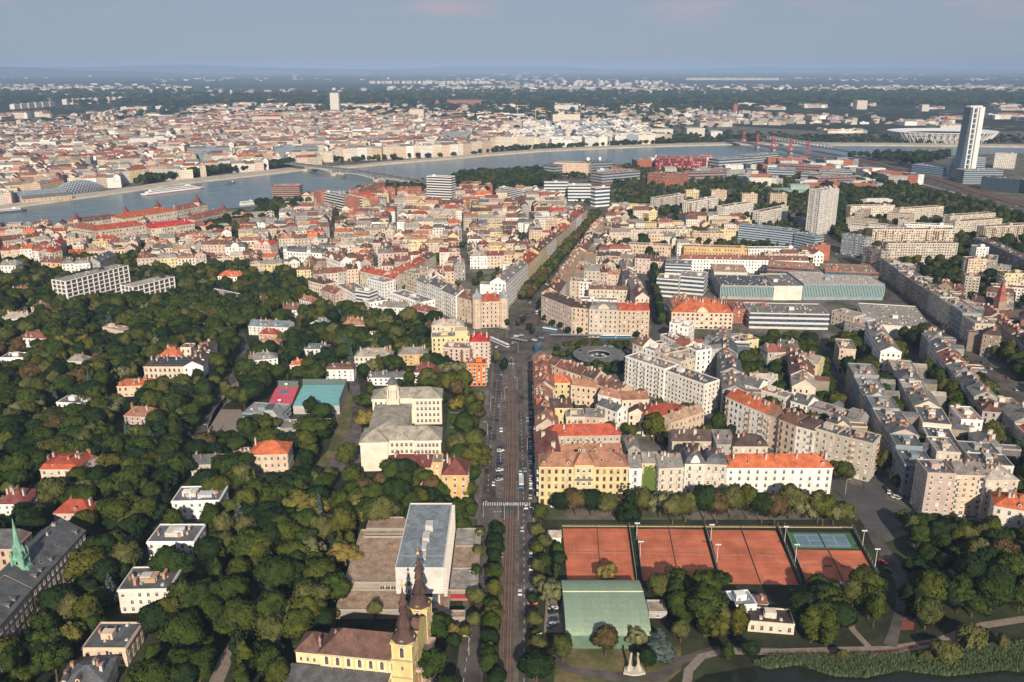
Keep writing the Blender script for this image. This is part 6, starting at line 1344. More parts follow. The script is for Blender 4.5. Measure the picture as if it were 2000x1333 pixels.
for k in range(13): m = MB(); m.box(-10, -.6, 8+k*10.2, 0, 1.9, 9.6+k*10.2, PLAIN, (.66, .65, .63), bot=True); m.build('cross_beam', t)
m = MB(); m.box(22.05, 0, 0, 23, 19, Ht-6, PLAIN, (.45, .45, .45)); m.build('side_screen', t)
m = MB(); m.box(-19, 3, Ht-2.9, 18, 16, Ht+3, PLAIN, (.55, .56, .57)); m.build('roof_garden', t)
tag(t, 'very tall white and blue office tower standing by the river on the right', 'tower', px=(1890, 290)); mark([(p.x-40, p.y-10), (p.x+30, p.y-10), (p.x+30, p.y+40), (p.x-40, p.y+40)], 1)
tb = dict(name='office_building', cat='building', cor=False, lod=1, win=False, chim=1)
b(1782, 322, 1858, 330, 18, 45, 'flat', 1, 'bluegrey', 'bluegrey', 5, extra=X_bands(5, c=(.2, .27, .36)), label='low blue banded curved office left of the tall tower', **tb)
b(1870, 311, 1926, 309, 40, 20, 'flat', 1, 'grey', 'pale', 9, label='grey glass podium block leaning against the tall tower', **{**tb, 'extra': X_bands(9, c=(.36, .38, .4))})
b(1884, 334, 1960, 334, 25, 30, 'flat', 1, 'grey', 'grey', 6, label='stepped grey podium in front of the tall tower', **{**tb, 'extra': X_bands(6, c=(.3, .34, .38))})
b(1944, 300, 1983, 302, 33, 22, 'flat', 1, 'grey', 'pale', 9, label='pale nine storey block right of the tall tower', **{**tb, 'win': True})
b(1918, 346, 1990, 352, 24, 30, 'flat', 1, 'slate', 'darkgrey', 6, label='dark glass office near the right edge behind the motorway', **{**tb, 'extra': X_bands(6, c=(.04, .05, .07))})
b(1986, 350, 2060, 362, 24, 40, 'flat', 1, 'slate', 'darkgrey', 6, label='dark blue office cut by the right edge', **{**tb, 'extra': X_bands(6, c=(.08, .1, .13))})
# ---- stadium
p = G(1833, 283); q_ = (p.y+118)/p.y; S = empty('stadium', (p.x*q_+6, p.y*q_, 0), 0); S.scale = (1, 1, .8); n = 56; wh_ = (.72, .72, .7)
def E(rx, ry, t, z): return (rx*math.cos(t), ry*math.sin(t), z)
m = MB()
for i in range(n):
    a, a2, am = 2*math.pi*i/n, 2*math.pi*(i+1)/n, 2*math.pi*(i+.5)/n
    m.bar(E(138, 95, a, 0), E(163, 118, am, 40), 2.2, PLAIN, wh_); m.bar(E(138, 95, a2, 0), E(163, 118, am, 40), 2.2, PLAIN, wh_)
    m.bar(E(163, 118, am, 40), E(163, 118, 2*math.pi*(i+1.5)/n, 40), 2, PLAIN, wh_)
m.build('lattice', S)['kind'] = 'stuff'
m = MB()
for i in range(n):
    a, a2 = 2*math.pi*i/n, 2*math.pi*(i+1)/n
    m.poly([E(163, 118, a, 41), E(163, 118, a2, 41), E(112, 72, a2, 33), E(112, 72, a, 33)][::-1], PLAIN, wh_); m.poly([E(163, 118, a, 40.5), E(163, 118, a2, 40.5), E(112, 72, a2, 32.5), E(112, 72, a, 32.5)], PLAIN, wh_)
m.build('roof_ring', S)
m = MB()
for i in range(n):
    a, a2 = 2*math.pi*i/n, 2*math.pi*(i+1)/n
    m.poly([E(132, 90, a, 0), E(132, 90, a2, 0), E(145, 100, a2, 28), E(145, 100, a, 28)], WALL, (.6, .58, .54)); m.poly([E(145, 100, a, 28), E(145, 100, a2, 28), E(80, 45, a2, 3), E(80, 45, a, 3)], PLAIN, (.3, .34, .38))
m.build('seating_bowl', S); tag(S, 'large white oval stadium with lattice walls across the river', 'stadium', px=(1833, 265))
# ---- bridges
def bridge_deck(name, pts, h_, w, lab, px):
    P = [G(*p, h_) for p in pts]; r = empty(name, (0, 0, 0)); m = MB()
    for a, c in zip(P, P[1:]):
        d = (c-a).normalized(); n_ = Vector((-d.y, d.x, 0))*w/2; z = h_
        q = [a-n_, c-n_, c+n_, a+n_]
        m.poly([(v.x, v.y, z) for v in q], PLAIN, (.12, .12, .13)); m.poly([(v.x, v.y, z-1.6) for v in q[::-1]], PLAIN, (.4, .38, .34))
        for v0, v1 in ((q[0], q[1]), (q[2], q[3])): m.poly([(v0.x, v0.y, z-1.6), (v1.x, v1.y, z-1.6), (v1.x, v1.y, z+1), (v0.x, v0.y, z+1)], PLAIN, (.42, .42, .36)); m.poly([(v1.x, v1.y, z-1.6), (v0.x, v0.y, z-1.6), (v0.x, v0.y, z+1), (v1.x, v1.y, z+1)], PLAIN, (.42, .42, .36))
    m.build('deck', r); tag(r, lab, 'bridge', px=px); return r, P
r, P = bridge_deck('river_bridge', [(560, 318), (600, 323), (700, 334), (822, 354), (900, 372)], 12, 24, 'pale green steel girder bridge crossing the river at centre left', (700, 338))
c0, c1 = G(600, 323, 12), G(822, 354, 12); d = c1-c0; L_ = d.length; u = d/L_; nn = Vector((-u.y, u.x, 0))
piers = [0.02, .30, .68, .98]
for k in range(3):
    a, c = piers[k], piers[k+1]
    for s in (-1, 1):
        m = MB(); prev = None; N_ = 14
        for i in range(N_+1):
            q = i/N_; dz = 1.6+6.5*(2*q-1)**2; pt = c0+u*(L_*(a+(c-a)*q))+nn*(s*10.5); top = (pt.x, pt.y, 11); bt = (pt.x, pt.y, 12-dz-1)
            m.bar(top, bt, .9, PLAIN, (.45, .46, .38))
            if prev: m.bar(prev[1], bt, 1.1, PLAIN, (.45, .46, .38)); m.bar(prev[0] if i % 2 else prev[1], bt if i % 2 else top, .8, PLAIN, (.45, .46, .38))
            prev = (top, bt)
        m.build('girder', r)
for a in piers:
    pt = c0+u*(L_*a); m = MB(); m.T = (pt.x, pt.y, u.x, u.y); m.prism([(-4, -16), (4, -16), (6, 0), (4, 16), (-4, 16), (-6, 0)], 0, 5.5, PLAIN, (.5, .44, .35)); m.build('pier', r)
lm = MB(); lm.cyl(0, 0, 0, 8, .3, .2, 5, PLAIN, (.4, .4, .4)); lmm = lm.mesh('bridge_lamp')
for i in range(16): pt = c0+u*(L_*i/15); put(lmm, 'bridge_lamp', r, (pt.x, pt.y, 12))
r, P = bridge_deck('river_bridge', [(1425, 272), (1480, 283), (1560, 298), (1650, 316)], 14, 24, 'steel road bridge with five red pylons over the river on the right', (1510, 285))
for i, (x, y) in enumerate(((1452, 278), (1479, 283), (1510, 289), (1543, 295), (1577, 301))):
    p = G(x, y, 14); m = MB(); rc_ = (.33, .05, .06)
    for s in (-1, 1): m.bar((p.x+s*8, p.y-4*s, 14), (p.x, p.y, 34), 1.6, PLAIN, rc_); m.bar((p.x, p.y, 34), (p.x+s*5, p.y, 42), 1.8, PLAIN, rc_)
    m.bar((p.x, p.y, 24), (p.x, p.y, 46), 2.2, PLAIN, rc_); m.bar((p.x-10, p.y, 15), (p.x+10, p.y, 15), 2, PLAIN, rc_); m.build('red_pylon', r)
for x, y in ((1452, 281), (1479, 287), (1510, 293), (1543, 299)): p = G(x, y, 0); box_part('pier', r, p.x-4, p.y-12, 0, p.x+4, p.y+12, 12.4, PLAIN, (.4, .37, .33))
r, P = bridge_deck('railway_bridge', [(1470, 268), (1540, 278), (1625, 291), (1680, 300)], 13, 12, 'pale railway truss bridge behind the red pylon bridge', (1600, 285))
c0, c1 = G(1500, 272, 13), G(1625, 291, 13); d = c1-c0; L_ = d.length; u = d/L_; nn = Vector((-u.y, u.x, 0))
for s in (-1, 1):
    m = MB()
    for i in range(40):
        a = c0+u*(L_*i/40)+nn*s*5; c = c0+u*(L_*(i+1)/40)+nn*s*5; m.bar((a.x, a.y, 13), (c.x, c.y, 22), 1, PLAIN, (.6, .55, .55)) if i % 2 else m.bar((a.x, a.y, 22), (c.x, c.y, 13), 1, PLAIN, (.6, .55, .55)); m.bar((a.x, a.y, 22), (c.x, c.y, 22), 1, PLAIN, (.6, .55, .55))
    m.build('truss', r)
# ---- motorway / railway corridor at right
pline('motorway', [(1600, 305), (1680, 320), (1790, 350), (1900, 385), (2080, 440)], [40, 46, 50, 52, 54], .05, 'asphalt', 2); pline('railway_bank', [(1590, 296), (1700, 316), (1830, 350), (1920, 378), (2080, 425)], [20, 26, 26, 26, 26], .8, 'track_bed', 2, h=.8)
pline('motorway_barrier', [(1770, 352), (1860, 376), (1950, 402), (2080, 440)], 4, .9, 'stone_bank', 2, h=.8)
# ---- glass whale building and brick warehouses on the far quay
def whale():
    a = G(132, 384); c = G(206, 372); d = c-a; L_ = d.length; r = empty('glass_whale_building', (a.x, a.y, 0), math.atan2(d.y, d.x)); m = MB(); g2 = MB(); N_ = 16; K = 10
    def P(i, k): q = i/N_; w = 17*math.sin(math.pi*(.12+.8*q))**.7; h_ = 24*math.sin(math.pi*(.08+.85*q))**.8; t = math.pi*k/K; return (L_*(q*1.3-.2), 15-w*math.cos(t), max(0.5, h_*math.sin(t)**.8))
    for i in range(N_):
        for k in range(K):
            m.poly([P(i, k), P(i+1, k), P(i+1, k+1), P(i, k+1)], FGL); g2.bar(P(i, k), P(i+1, k+1), .7, PLAIN, (.45, .46, .47)); g2.bar(P(i+1, k), P(i, k+1), .7, PLAIN, (.45, .46, .47))
    m.build('glass_skin', r); g2.build('steel_lattice', r)['kind'] = 'stuff'; tag(r, 'whale shaped glass and steel lattice building on the far quay', 'building', px=(170, 370)); mark([(a.x, a.y-4), (c.x, c.y-4), (c.x, c.y+34), (a.x, a.y+34)], 1)
whale()
b(44, 390, 140, 381, 9, 14, 'gable', 5, 'slate', 'peach', 2, label='long brick warehouse with slate roof beside the glass whale building', name='warehouse', chim=0, bay=6)
b(32, 383, 130, 373, 10, 14, 'gable', 6, 'bluegrey', 'grey', 2, label='second warehouse with blue grey roof behind the brick warehouse', name='warehouse', chim=0)
# ---- ships
def ship(a, c, w, hull, lab, decks, red=None):
    A, C = G(*a), G(*c); d = C-A; L_ = d.length; r = empty('river_ship', (A.x, A.y, .1), math.atan2(d.y, d.x))
    def H(z0, z1, s, col, nm):
        m = MB(); pts = [(L_*.0, w*.25), (L_*.05, 0), (L_*.9, 0), (L_, w/2), (L_*.9, w), (L_*.05, w), (0, w*.75)]
        m.prism([(L_/2+(x-L_/2)*s, w/2+(y-w/2)*s) for x, y in pts], z0, z1, PLAIN, col); m.build(nm, r)
    if red: H(0, .9, .99, red, 'waterline_stripe'); H(.9, 3, 1, hull, 'hull')
    else: H(0, 2.6, 1, hull, 'hull')
    z = 3
    for k in range(decks):
        m = MB(); x0, x1 = L_*(.08+.05*k), L_*(.86-.08*k); m.box(x0, 1.2+k*.6, z, x1, w-1.2-k*.6, z+2.6, PLAIN, (.7, .69, .66)); m.box(x0+1, 1.1+k*.6, z+.9, x1-1, w-1.1-k*.6, z+1.9, GLASS, (0, 0, 0), top=False); m.build('deck', r); z += 2.6
    m = MB(); m.box(L_*.7, w*.3, z, L_*.76, w*.7, z+2, PLAIN, (.7, .7, .68)); m.build('wheelhouse', r); tag(r, lab, 'ship', px=((a[0]+c[0])/2, (a[1]+c[1])/2))
ship((280, 383), (403, 368), 12, (.68, .67, .64), 'long white river cruise ship with red waterline moored at the far quay', 2, (.4, .05, .05))
ship((-40, 421), (54, 413), 11, (.06, .07, .09), 'dark blue hulled river ship cut by the left edge', 1)
ship((443, 361), (462, 358), 6, (.12, .13, .14), 'small dark barge off the tree lined far quay', 0)
ship((470, 402), (500, 399), 8, (.6, .6, .58), 'white boat behind the red roofed river palace', 1)
ship((905, 344), (945, 340), 10, (.65, .62, .58), 'white restaurant boat moored right of the bridge', 1)
# church with red spire at right
b(1918, 616, 1945, 628, 12, 18, 'gabley', 7, 'brown', 'stone', 2, label='brown stone church nave beside the red spire', name='church', cat='church', chim=0)
p = G(1950, 640, 0); t = empty('church_tower', (p.x, p.y, 0), .15); m = MB(); m.box(-3.5, 0, 0, 3.5, 7, 24, WALL, (.34, .25, .2), top=False); m.build('tower_wall', t); m = MB(); m.lathe(0, 3.5, [(5.2, 24), (3.6, 29), (.05, 45)], 4, ROOF, (.30, .10, .075), math.pi/4); m.build('red_spire', t); tag(t, 'stone church tower with pointed red spire beyond the boulevard', 'church tower', px=(1955, 590))
# smoke stack like chimney and cranes
for (x, y, h_, t) in ((619, 432, 34, 'slim grey chimney stack below the university slab'),):
    p = G(x, y); o = empty('chimney_stack', (p.x, p.y, 0)); m = MB(); m.cyl(0, 0, 0, h_, 1.7, 1.2, 12, PLAIN, (.33, .28, .24)); m.build('shaft', o); tag(o, t, 'chimney', px=(x, y-25))
for (x, y, h_) in ((1011, 234, 60), (1046, 238, 45)):
    p = G(x, y); o = empty('tower_crane', (p.x, p.y, 0)); m = MB(); m.bar((0, 0, 0), (0, 0, h_), 2, PLAIN, (.6, .5, .2)); m.build('mast', o); m = MB(); m.bar((-18, 0, h_), (45, 0, h_), 1.5, PLAIN, (.6, .5, .2)); m.build('jib', o); tag(o, 'yellow tower crane among the pale blocks across the river', 'crane', 'tower cranes', px=(x, y-15), fixed=False)
def fb(px, py, wpx, hpx, dep, wc, rc='grey', rk='flat', lab=None, nm='apartment_block', **k):
    p = G(px, py); z = PJ(p.x, p.y)[2]; w = wpx*z/F; h_ = hpx*z/F*1.03
    if lab: rec(p.x, p.y, 0, w, dep, h_, rk, 5, rc, wc, None, label=lab, name=nm, force=True, chim=1, **k)
    else: FARB_.append((p.x, p.y, 0, w, dep, h_, rk, rc, wc))
FARB_ = []
fb(646, 222, 17, 37, 40, 'pale', lab='tall pale slab tower alone on the far skyline left of centre', nm='tower_block'); fb(495, 245, 55, 16, 40, 'cream', 'crimson', 'hip', lab='long cream building with red roof far across the river'); fb(563, 243, 30, 11, 40, 'cream', 'rust', 'hip', lab='shorter cream building with rust roof far across the river')
fb(1341, 268, 35, 16, 45, 'pale', lab='national theatre like pale block beside the river'); fb(1388, 270, 22, 12, 40, 'white', lab='white box shaped concert hall near the red pylon bridge'); fb(1270, 268, 44, 14, 40, 'pale', lab='pale stepped block by the river promenade')
fb(1673, 214, 20, 16, 60, 'cream', lab='lone ochre grain silo like block on the far plain', nm='silo'); fb(1800, 218, 14, 12, 40, 'pale', lab='small pale high block with red top on the far plain'); fb(523, 205, 13, 10, 80, 'stone', lab='square water tower like block far left of the pale tower'); fb(1432, 222, 8, 16, 30, 'brick', lab='slim brick church like tower on the far plain', nm='church')
fb(850, 207, 100, 9, 150, 'brick', 'grey', lab='very wide red and grey hall on the far plain', nm='warehouse'); fb(800, 237, 28, 21, 50, 'cream', lab='big cream block among trees far across the river'); fb(1083, 220, 46, 13, 60, 'pale', lab='pair of pale high blocks on the far plain')
for i in range(10): fb(122+12*i, 205-.5*i, 9, 10, 60, ('pale', 'cream', 'pink')[i % 3])
for i in range(6): fb(20+14*i, 214-i, 9, 9, 60, ('pale', 'cream')[i % 2])
for i in range(14): fb(10+7*i, 180, 5, 6, 80, 'cream')
for i in range(30): fb(720+8*i+R.uniform(-2, 2), 164, 6, 5, 100, R.choice(('cream', 'pink', 'pale')))
for i in range(26): fb(1340+7*i, 157, 6.4, 4, 100, 'cream')
for i in range(40): fb(1050+R.uniform(0, 260), R.uniform(162, 168), 6, 5, 100, R.choice(('cream', 'pale')))
for i in range(14): fb(180+R.uniform(0, 40)+R.uniform(-10, 10), 236+R.uniform(-8, 8), 7, 13, 25, 'cream')
for i in range(24): fb(25+R.uniform(0, 150), 262+R.uniform(-16, 12), 9, 14, 30, R.choice(('cream', 'pale', 'pink')))
# ---------------------------------------------------------------- filling the rest of the city, block by block
GREEN = []
def region(poly, ang, bw, bd, street, hr, rcs, wcs, rks, depth=12, lots=(14, 24), wing=.5, keep=1.0, court=1, far=False, jit=2.0, yard=.0):
    P = [tuple(G(*p))[:2] for p in poly]; c, s = math.cos(ang), math.sin(ang)
    loc = [(x*c+y*s, -x*s+y*c) for x, y in P]; x0, x1 = min(p[0] for p in loc), max(p[0] for p in loc); y0, y1 = min(p[1] for p in loc), max(p[1] for p in loc)
    out = []; by = y0; far2 = far
    while by < y1:
        bx = x0 + R.uniform(-10, 10)
        bD = bd*R.uniform(.8, 1.2)
        while bx < x1:
            bW = bw*R.uniform(.8, 1.25)
            cx, cy = bx+bW/2, by+bD/2
            if inside(cx*c-cy*s, cx*s+cy*c, P) and R.random() < keep:
                h0 = R.uniform(*hr); q_ = R.random() if far else 1
                if q_ < .07: out.append((bx*c-by*s, bx*s+by*c, ang, bW, bD*.6, h0*R.uniform(.8, 1.7), 'flat', R.choice(('pale', 'grey', 'gravel')), R.choice(('white', 'pale', 'cream', 'bluegrey')))); bx += bW+street; continue
                if q_ < .16: GREEN.extend((cx*c-cy*s+R.uniform(-30, 30), cx*s+cy*c+R.uniform(-30, 30)) for _ in range(7)); bx += bW+street; continue
                D = min(depth, bD/2-2, bW/2-2)
                for (ax, ay, dx, dy, ln) in ((bx, by, 1, 0, bW-D), (bx+bW, by, 0, 1, bD-D), (bx+bW, by+bD, -1, 0, bW-D), (bx, by+bD, 0, -1, bD-D)):
                    p = 0
                    while p < ln-3:
                        l = min(R.uniform(*lots), ln-p)
                        if ln-p-l < 6: l = ln-p
                        X, Y = ax+dx*p, ay+dy*p; p += l
                        if R.random() > .97: continue
                        out.append((X*c-Y*s, X*s+Y*c, ang+math.atan2(dy, dx), l-.05, D, h0+R.uniform(-jit, jit), R.choice(rks), R.choice(rcs), R.choice(wcs)))
                if court and R.random() < court*.8 and bW > 3.2*D and bD > 3.2*D:
                    X, Y = bx+bW*.5, by+D+.5; out.append((X*c-Y*s, X*s+Y*c, ang, 9, bD-2*D-1, h0-R.uniform(2, 5), 'gabley' if R.random() < .6 else 'flat', R.choice(rcs), R.choice(wcs)))
            bx += bW+street
        by += bD+street
    n = 0
    for (x, y, a, l, D, h_, rk, rc_, wc_) in out:
        if l < 4: continue
        px, py, z = PJ(x, y)
        if px < -120 or px > 2120 or z < 100: continue
        if far:
            if occ(x, y) or occ(x+l*.5*math.cos(a), y+l*.5*math.sin(a)): continue
            FARB_.append((x, y, a, l, D, h_, rk, rc_, wc_))
        else:
            if not rect_free(x, y, a, l, D, 2.2): continue
            rec(x, y, a, l, D, h_, rk, R.uniform(3.6, 5.4), rc_, wc_, wing=wing if rk != 'flat' else 0, balc=.12); n += 1
    return n
TR = ('gable', 'gable', 'hip', 'gable', 'mansard', 'flat')
MIX = ['brown', 'rust', 'tile', 'grey', 'red', 'orange', 'brown', 'grey', 'tan', 'maroon', 'pale', 'slate']
n1 = region([(0, 535), (0, 455), (130, 452), (270, 462), (440, 450), (560, 425), (600, 470), (560, 575), (440, 540), (260, 520), (110, 530)], .30, 62, 58, 11, (12, 17), MIX+['grey', 'brown', 'gravel'], OW, TR, lots=(13, 22))
n2 = region([(560, 425), (640, 425), (770, 420), (960, 400), (1140, 395), (1040, 520), (930, 590), (840, 600), (640, 555), (560, 560)], .08, 78, 70, 12, (14.5, 20), MIX+['brown', 'grey', 'darkbrown', 'gravel'], OW, TR, lots=(14, 24))
n3 = region([(1065, 575), (1110, 525), (1170, 430), (1225, 440), (1230, 500), (1262, 600)], .0, 66, 60, 10, (17, 22), ['brown', 'darkbrown', 'tile', 'grey', 'rust'], OW, TR)
n4 = region([(1200, 425), (1240, 400), (1440, 425), (1430, 500), (1230, 500)], .02, 80, 60, 24, (14, 17), ['brown', 'grey', 'rust'], ['cream', 'peach', 'pale', 'yellow'], ('flat', 'gable'), keep=.55, court=0)
# the quarter at the right: long narrow blocks with green yards
n5 = region([(1400, 860), (1385, 690), (1480, 690), (1640, 690), (1830, 665), (1990, 800), (2080, 900), (2080, 1000), (1700, 930), (1560, 870)], -.16, 50, 115, 18, (16, 22), ['grey', 'slate', 'brown', 'tile', 'rust', 'grey', 'tan', 'pale', 'slate'], ['cream', 'pale', 'grey', 'white', 'beige', 'yellow', 'peach', 'grey'], ('gable', 'flat', 'flat', 'hip', 'gable'), depth=12, lots=(13, 22), court=0, wing=.35)
n6 = region([(1900, 720), (1820, 640), (1900, 600), (2080, 640), (2080, 850)], -.5, 60, 60, 14, (14, 20), ['brown', 'rust', 'grey', 'darkbrown'], ['cream', 'grey', 'beige', 'brown'], ('gable', 'hip'), court=.3)
n6b = region([(1905, 690), (1990, 660), (2080, 700), (2080, 850), (2010, 790)], -.35, 46, 60, 14, (15, 20), ['grey', 'rust', 'brown', 'pale', 'slate'], ['white', 'cream', 'grey', 'pale'], ('gable', 'hip', 'flat'), court=0)
n7 = region([(1700, 500), (1640, 470), (1700, 430), (2080, 440), (2080, 620), (1900, 640)], -.6, 70, 80, 26, (15, 18), ['grey', 'brown', 'slate'], ['beige', 'pale', 'grey', 'cream'], ('flat',), keep=.5, court=0, lots=(22, 40))
n8 = region([(870, 400), (880, 370), (1060, 385), (1230, 400), (1130, 395), (960, 400)], .1, 70, 55, 16, (12, 17), ['brown', 'grey', 'tile'], ['cream', 'peach', 'pale', 'brick'], ('gable', 'flat'), keep=.8)
n9 = region([(1260, 500), (1260, 520), (1600, 520), (1600, 500)], 0, 60, 40, 14, (13, 16), ['brown', 'rust', 'grey'], ['white', 'pink', 'cream'], ('gable', 'flat'), keep=.8)
n10 = region([(1440, 360), (1400, 345), (1700, 330), (1800, 350), (1700, 370), (1560, 375)], .1, 70, 60, 26, (12, 18), ['grey', 'bluegrey'], ['brick', 'pale', 'bluegrey', 'white', 'grey'], ('flat',), keep=.8, court=0, lots=(25, 45))
region([(1060, 340), (1060, 328), (1400, 318), (1620, 312), (1700, 325), (1500, 345), (1400, 350), (1200, 350)], .1, 70, 55, 26, (14, 20), ['grey', 'bluegrey', 'slate'], ['brick', 'pale', 'bluegrey', 'brick', 'white'], ('flat',), keep=.7, court=0, lots=(25, 45))
n11 = region([(600, 415), (600, 395), (870, 375), (1060, 395), (1140, 395), (900, 420)], .1, 70, 50, 14, (12, 17), MIX, OW+['brick'], ('gable', 'flat', 'hip'), keep=.75)
print('fill', n1, n2, n3, n4, n5, n6, n7, n8, n9, n10, n11, 'recs', len(RECS))
# across the river: everything is far; blocks as one mass
FARRC = ['rust', 'tile', 'brown', 'grey', 'rust', 'pale', 'grey', 'maroon', 'tan', 'grey', 'brown', 'gravel', 'slate', 'tile']; FARWC = ['cream', 'pink', 'pale', 'white', 'grey', 'stone', 'beige', 'pale']
region([(-120, 406), (200, 372), (410, 345), (600, 322), (590, 300), (420, 300), (-120, 345)], .35, 85, 75, 14, (18, 24), FARRC, FARWC, ('gable', 'hip', 'gable', 'flat'), far=True, lots=(18, 30))
region([(-120, 345), (420, 300), (590, 300), (620, 318), (1000, 295), (1000, 250), (700, 225), (400, 232), (-120, 262)], .2, 95, 85, 15, (18, 25), FARRC, FARWC, ('gable', 'hip', 'gable', 'flat'), far=True, lots=(20, 34), depth=14)
region([(1000, 295), (1300, 282), (1300, 265), (1180, 245), (1000, 245)], .1, 90, 70, 18, (20, 30), ['grey', 'pale', 'gravel'], ['white', 'pale', 'cream', 'bluegrey', 'white'], ('flat',), far=True, lots=(24, 44), depth=16)
region([(-150, 262), (400, 232), (700, 225), (1000, 245), (1000, 222), (600, 205), (-150, 232)], .1, 120, 90, 50, (12, 24), FARRC, FARWC, ('flat', 'gable'), far=True, lots=(24, 48), depth=15, keep=.42, court=0)
region([(1000, 245), (1500, 262), (1700, 258), (2100, 240), (2150, 205), (1000, 205)], .1, 130, 100, 90, (8, 18), FARRC, FARWC+['grey'], ('flat', 'gable'), far=True, lots=(20, 50), depth=15, keep=.2, court=0)
for a in ((505, 297, 565, 297, 24), (570, 297, 650, 296, 26), (655, 290, 745, 289, 30), (748, 288, 905, 282, 30), (905, 281, 960, 276, 30), (957, 269, 1045, 267, 34), (1180, 262, 1250, 260, 30), (1060, 268, 1175, 266, 26), (1255, 262, 1312, 263, 22)):
    row(*a, 16, max(3, int((a[2]-a[0])/14)), ['grey', 'slate', 'grey'], ['cream', 'pale', 'peach', 'white', 'cream'], ('flat', 'gable'), jit=1)
for a in ((215, 338, 287, 330, 24), (290, 328, 335, 325, 22), (337, 318, 388, 317, 22), (390, 319, 425, 318, 20), (428, 315, 463, 312, 20), (465, 308, 498, 304, 26), (8, 362, 72, 358, 24), (78, 360, 125, 352, 24)):
    row(*a, 16, 2, ['orange', 'rust', 'grey'], ['peach', 'pale', 'white', 'yellow'], ('hip', 'gable'), jit=1)
def fr(x0, x1, y0, y1, n, h_=(8, 30), wl=(20, 110)):
    for _ in range(n):
        t = R.random(); y = y0+(y1-y0)*t; x = R.uniform(x0, x1); p = G(x, y)
        # clusters: keep only where a coarse pattern allows it
        v = math.sin(p.x/900+1.3)+math.sin(p.y/1300+.7)+math.sin((p.x+p.y)/1700)
        if v < R.uniform(-.9, 1.6): continue
        FARB_.append((p.x, p.y, R.uniform(-.4, .4), R.uniform(*wl), R.uniform(14, 40), R.uniform(*h_), 'flat' if R.random() < .6 else 'hip', R.choice(FARRC), R.choice(FARWC+['grey', 'stone', 'pale', 'brown', 'grey'])))
fr(-60, 2060, 236, 196, 2000, (6, 20), (12, 60)); fr(-60, 2060, 200, 172, 1700, (6, 24), (15, 70)); fr(-60, 2060, 174, 152, 900, (8, 22), (20, 90)); fr(-60, 2060, 152, 143, 120, (10, 25), (60, 220)); fr(1100, 2060, 245, 205, 1400, (5, 16), (12, 50)); fr(-60, 2060, 205, 160, 1500, (6, 18), (14, 60))
FW, FR_ = MB(), MB(); rn = random.Random(5)
for (x, y, a, l, D, h_, rk, rc_, wc_) in FARB_:
    T = (x, y, math.cos(a), math.sin(a)); FW.T = T; FR_.T = T
    k = rn.uniform(.8, 1.15); wcol = lrp(WC[wc_], k); rcol = lrp(RC[rc_], rn.uniform(.8, 1.3))
    FW.wallq(0, 0, l, 0, 0, h_, WALL, wcol, True); FW.wallq(l, 0, l, D, 0, h_, WALL, wcol, True); FW.wallq(l, D, 0, D, 0, h_, WALL, wcol); FW.wallq(0, D, 0, 0, 0, h_, WALL, wcol, True)
    if rk == 'flat': FR_.poly([(0, 0, h_), (l, 0, h_), (l, D, h_), (0, D, h_)], ROOF, rcol); q = rn.uniform(.1, .6); FR_.box(l*q, D*.3, h_, l*q+l*.25, D*.7, h_+2.6, PLAIN, wcol)
    else: roof(FR_, rk, 0, 0, l, D, h_, 5.5, rcol, wcol, .3)
o = FW.build('distant_city_walls'); kind(o, 'stuff', 'pale house walls of the dense city and suburbs across the river')
o = FR_.build('distant_city_roofs'); kind(o, 'stuff', 'red, brown and grey roofs of the dense city and suburbs across the river')
print('far buildings', len(FARB_))
# ---- choose which buildings are individual things
RECS.sort(key=lambda r: (-int(r['force']), -r['size']))
nf = sum(r['force'] for r in RECS); LIM = 330
ind, rest = [], []
for i, r in enumerate(RECS):
    if r['size'] <= 0 and not r['force']: continue
    (ind if (r['force'] or len(ind) < LIM) else rest).append(r)
print('individual', len(ind), 'rest', len(rest), 'forced', nf)
NUMW = {1: 'single storey', 2: 'two storey', 3: 'three storey', 4: 'four storey', 5: 'five storey', 6: 'six storey', 7: 'seven storey', 8: 'eight storey', 9: 'nine storey'}
RKN = dict(gable='gable', hip='hipped', flat='flat', mansard='mansard', gabley='gable', shed='sloping')
for r in ind:
    root = emit(r, True)
    lab = r['label']
    if lab: tag(root, lab, r['cat'], r['group'], px=r['px'])
    else:
        base = '%s %s house with %s %s roof' % (NUMW.get(r['st'], 'tall'), WCN.get(r['wc'], r['wc']), RCN.get(r['rc'], r['rc']), RKN.get(r['rk'], ''))
        tag(root, base, 'building', 'houses of the street blocks', px=r['px'], fixed=False)
for r in rest: emit(r, False)
if SH:
    for k, nm, lb in (('W', 'background_house_walls', 'plastered walls of the many small houses in the blocks behind'), ('R', 'background_house_roofs', 'tiled and metal roofs of the many small houses in the blocks behind'), ('Wi', 'background_house_windows', 'windows of the many small houses in the blocks behind'), ('Ba', 'background_house_balconies', 'balconies and cornices of the small houses in the blocks behind')):
        if SH[k].f: o = SH[k].build(nm); kind(o, 'stuff', lb)
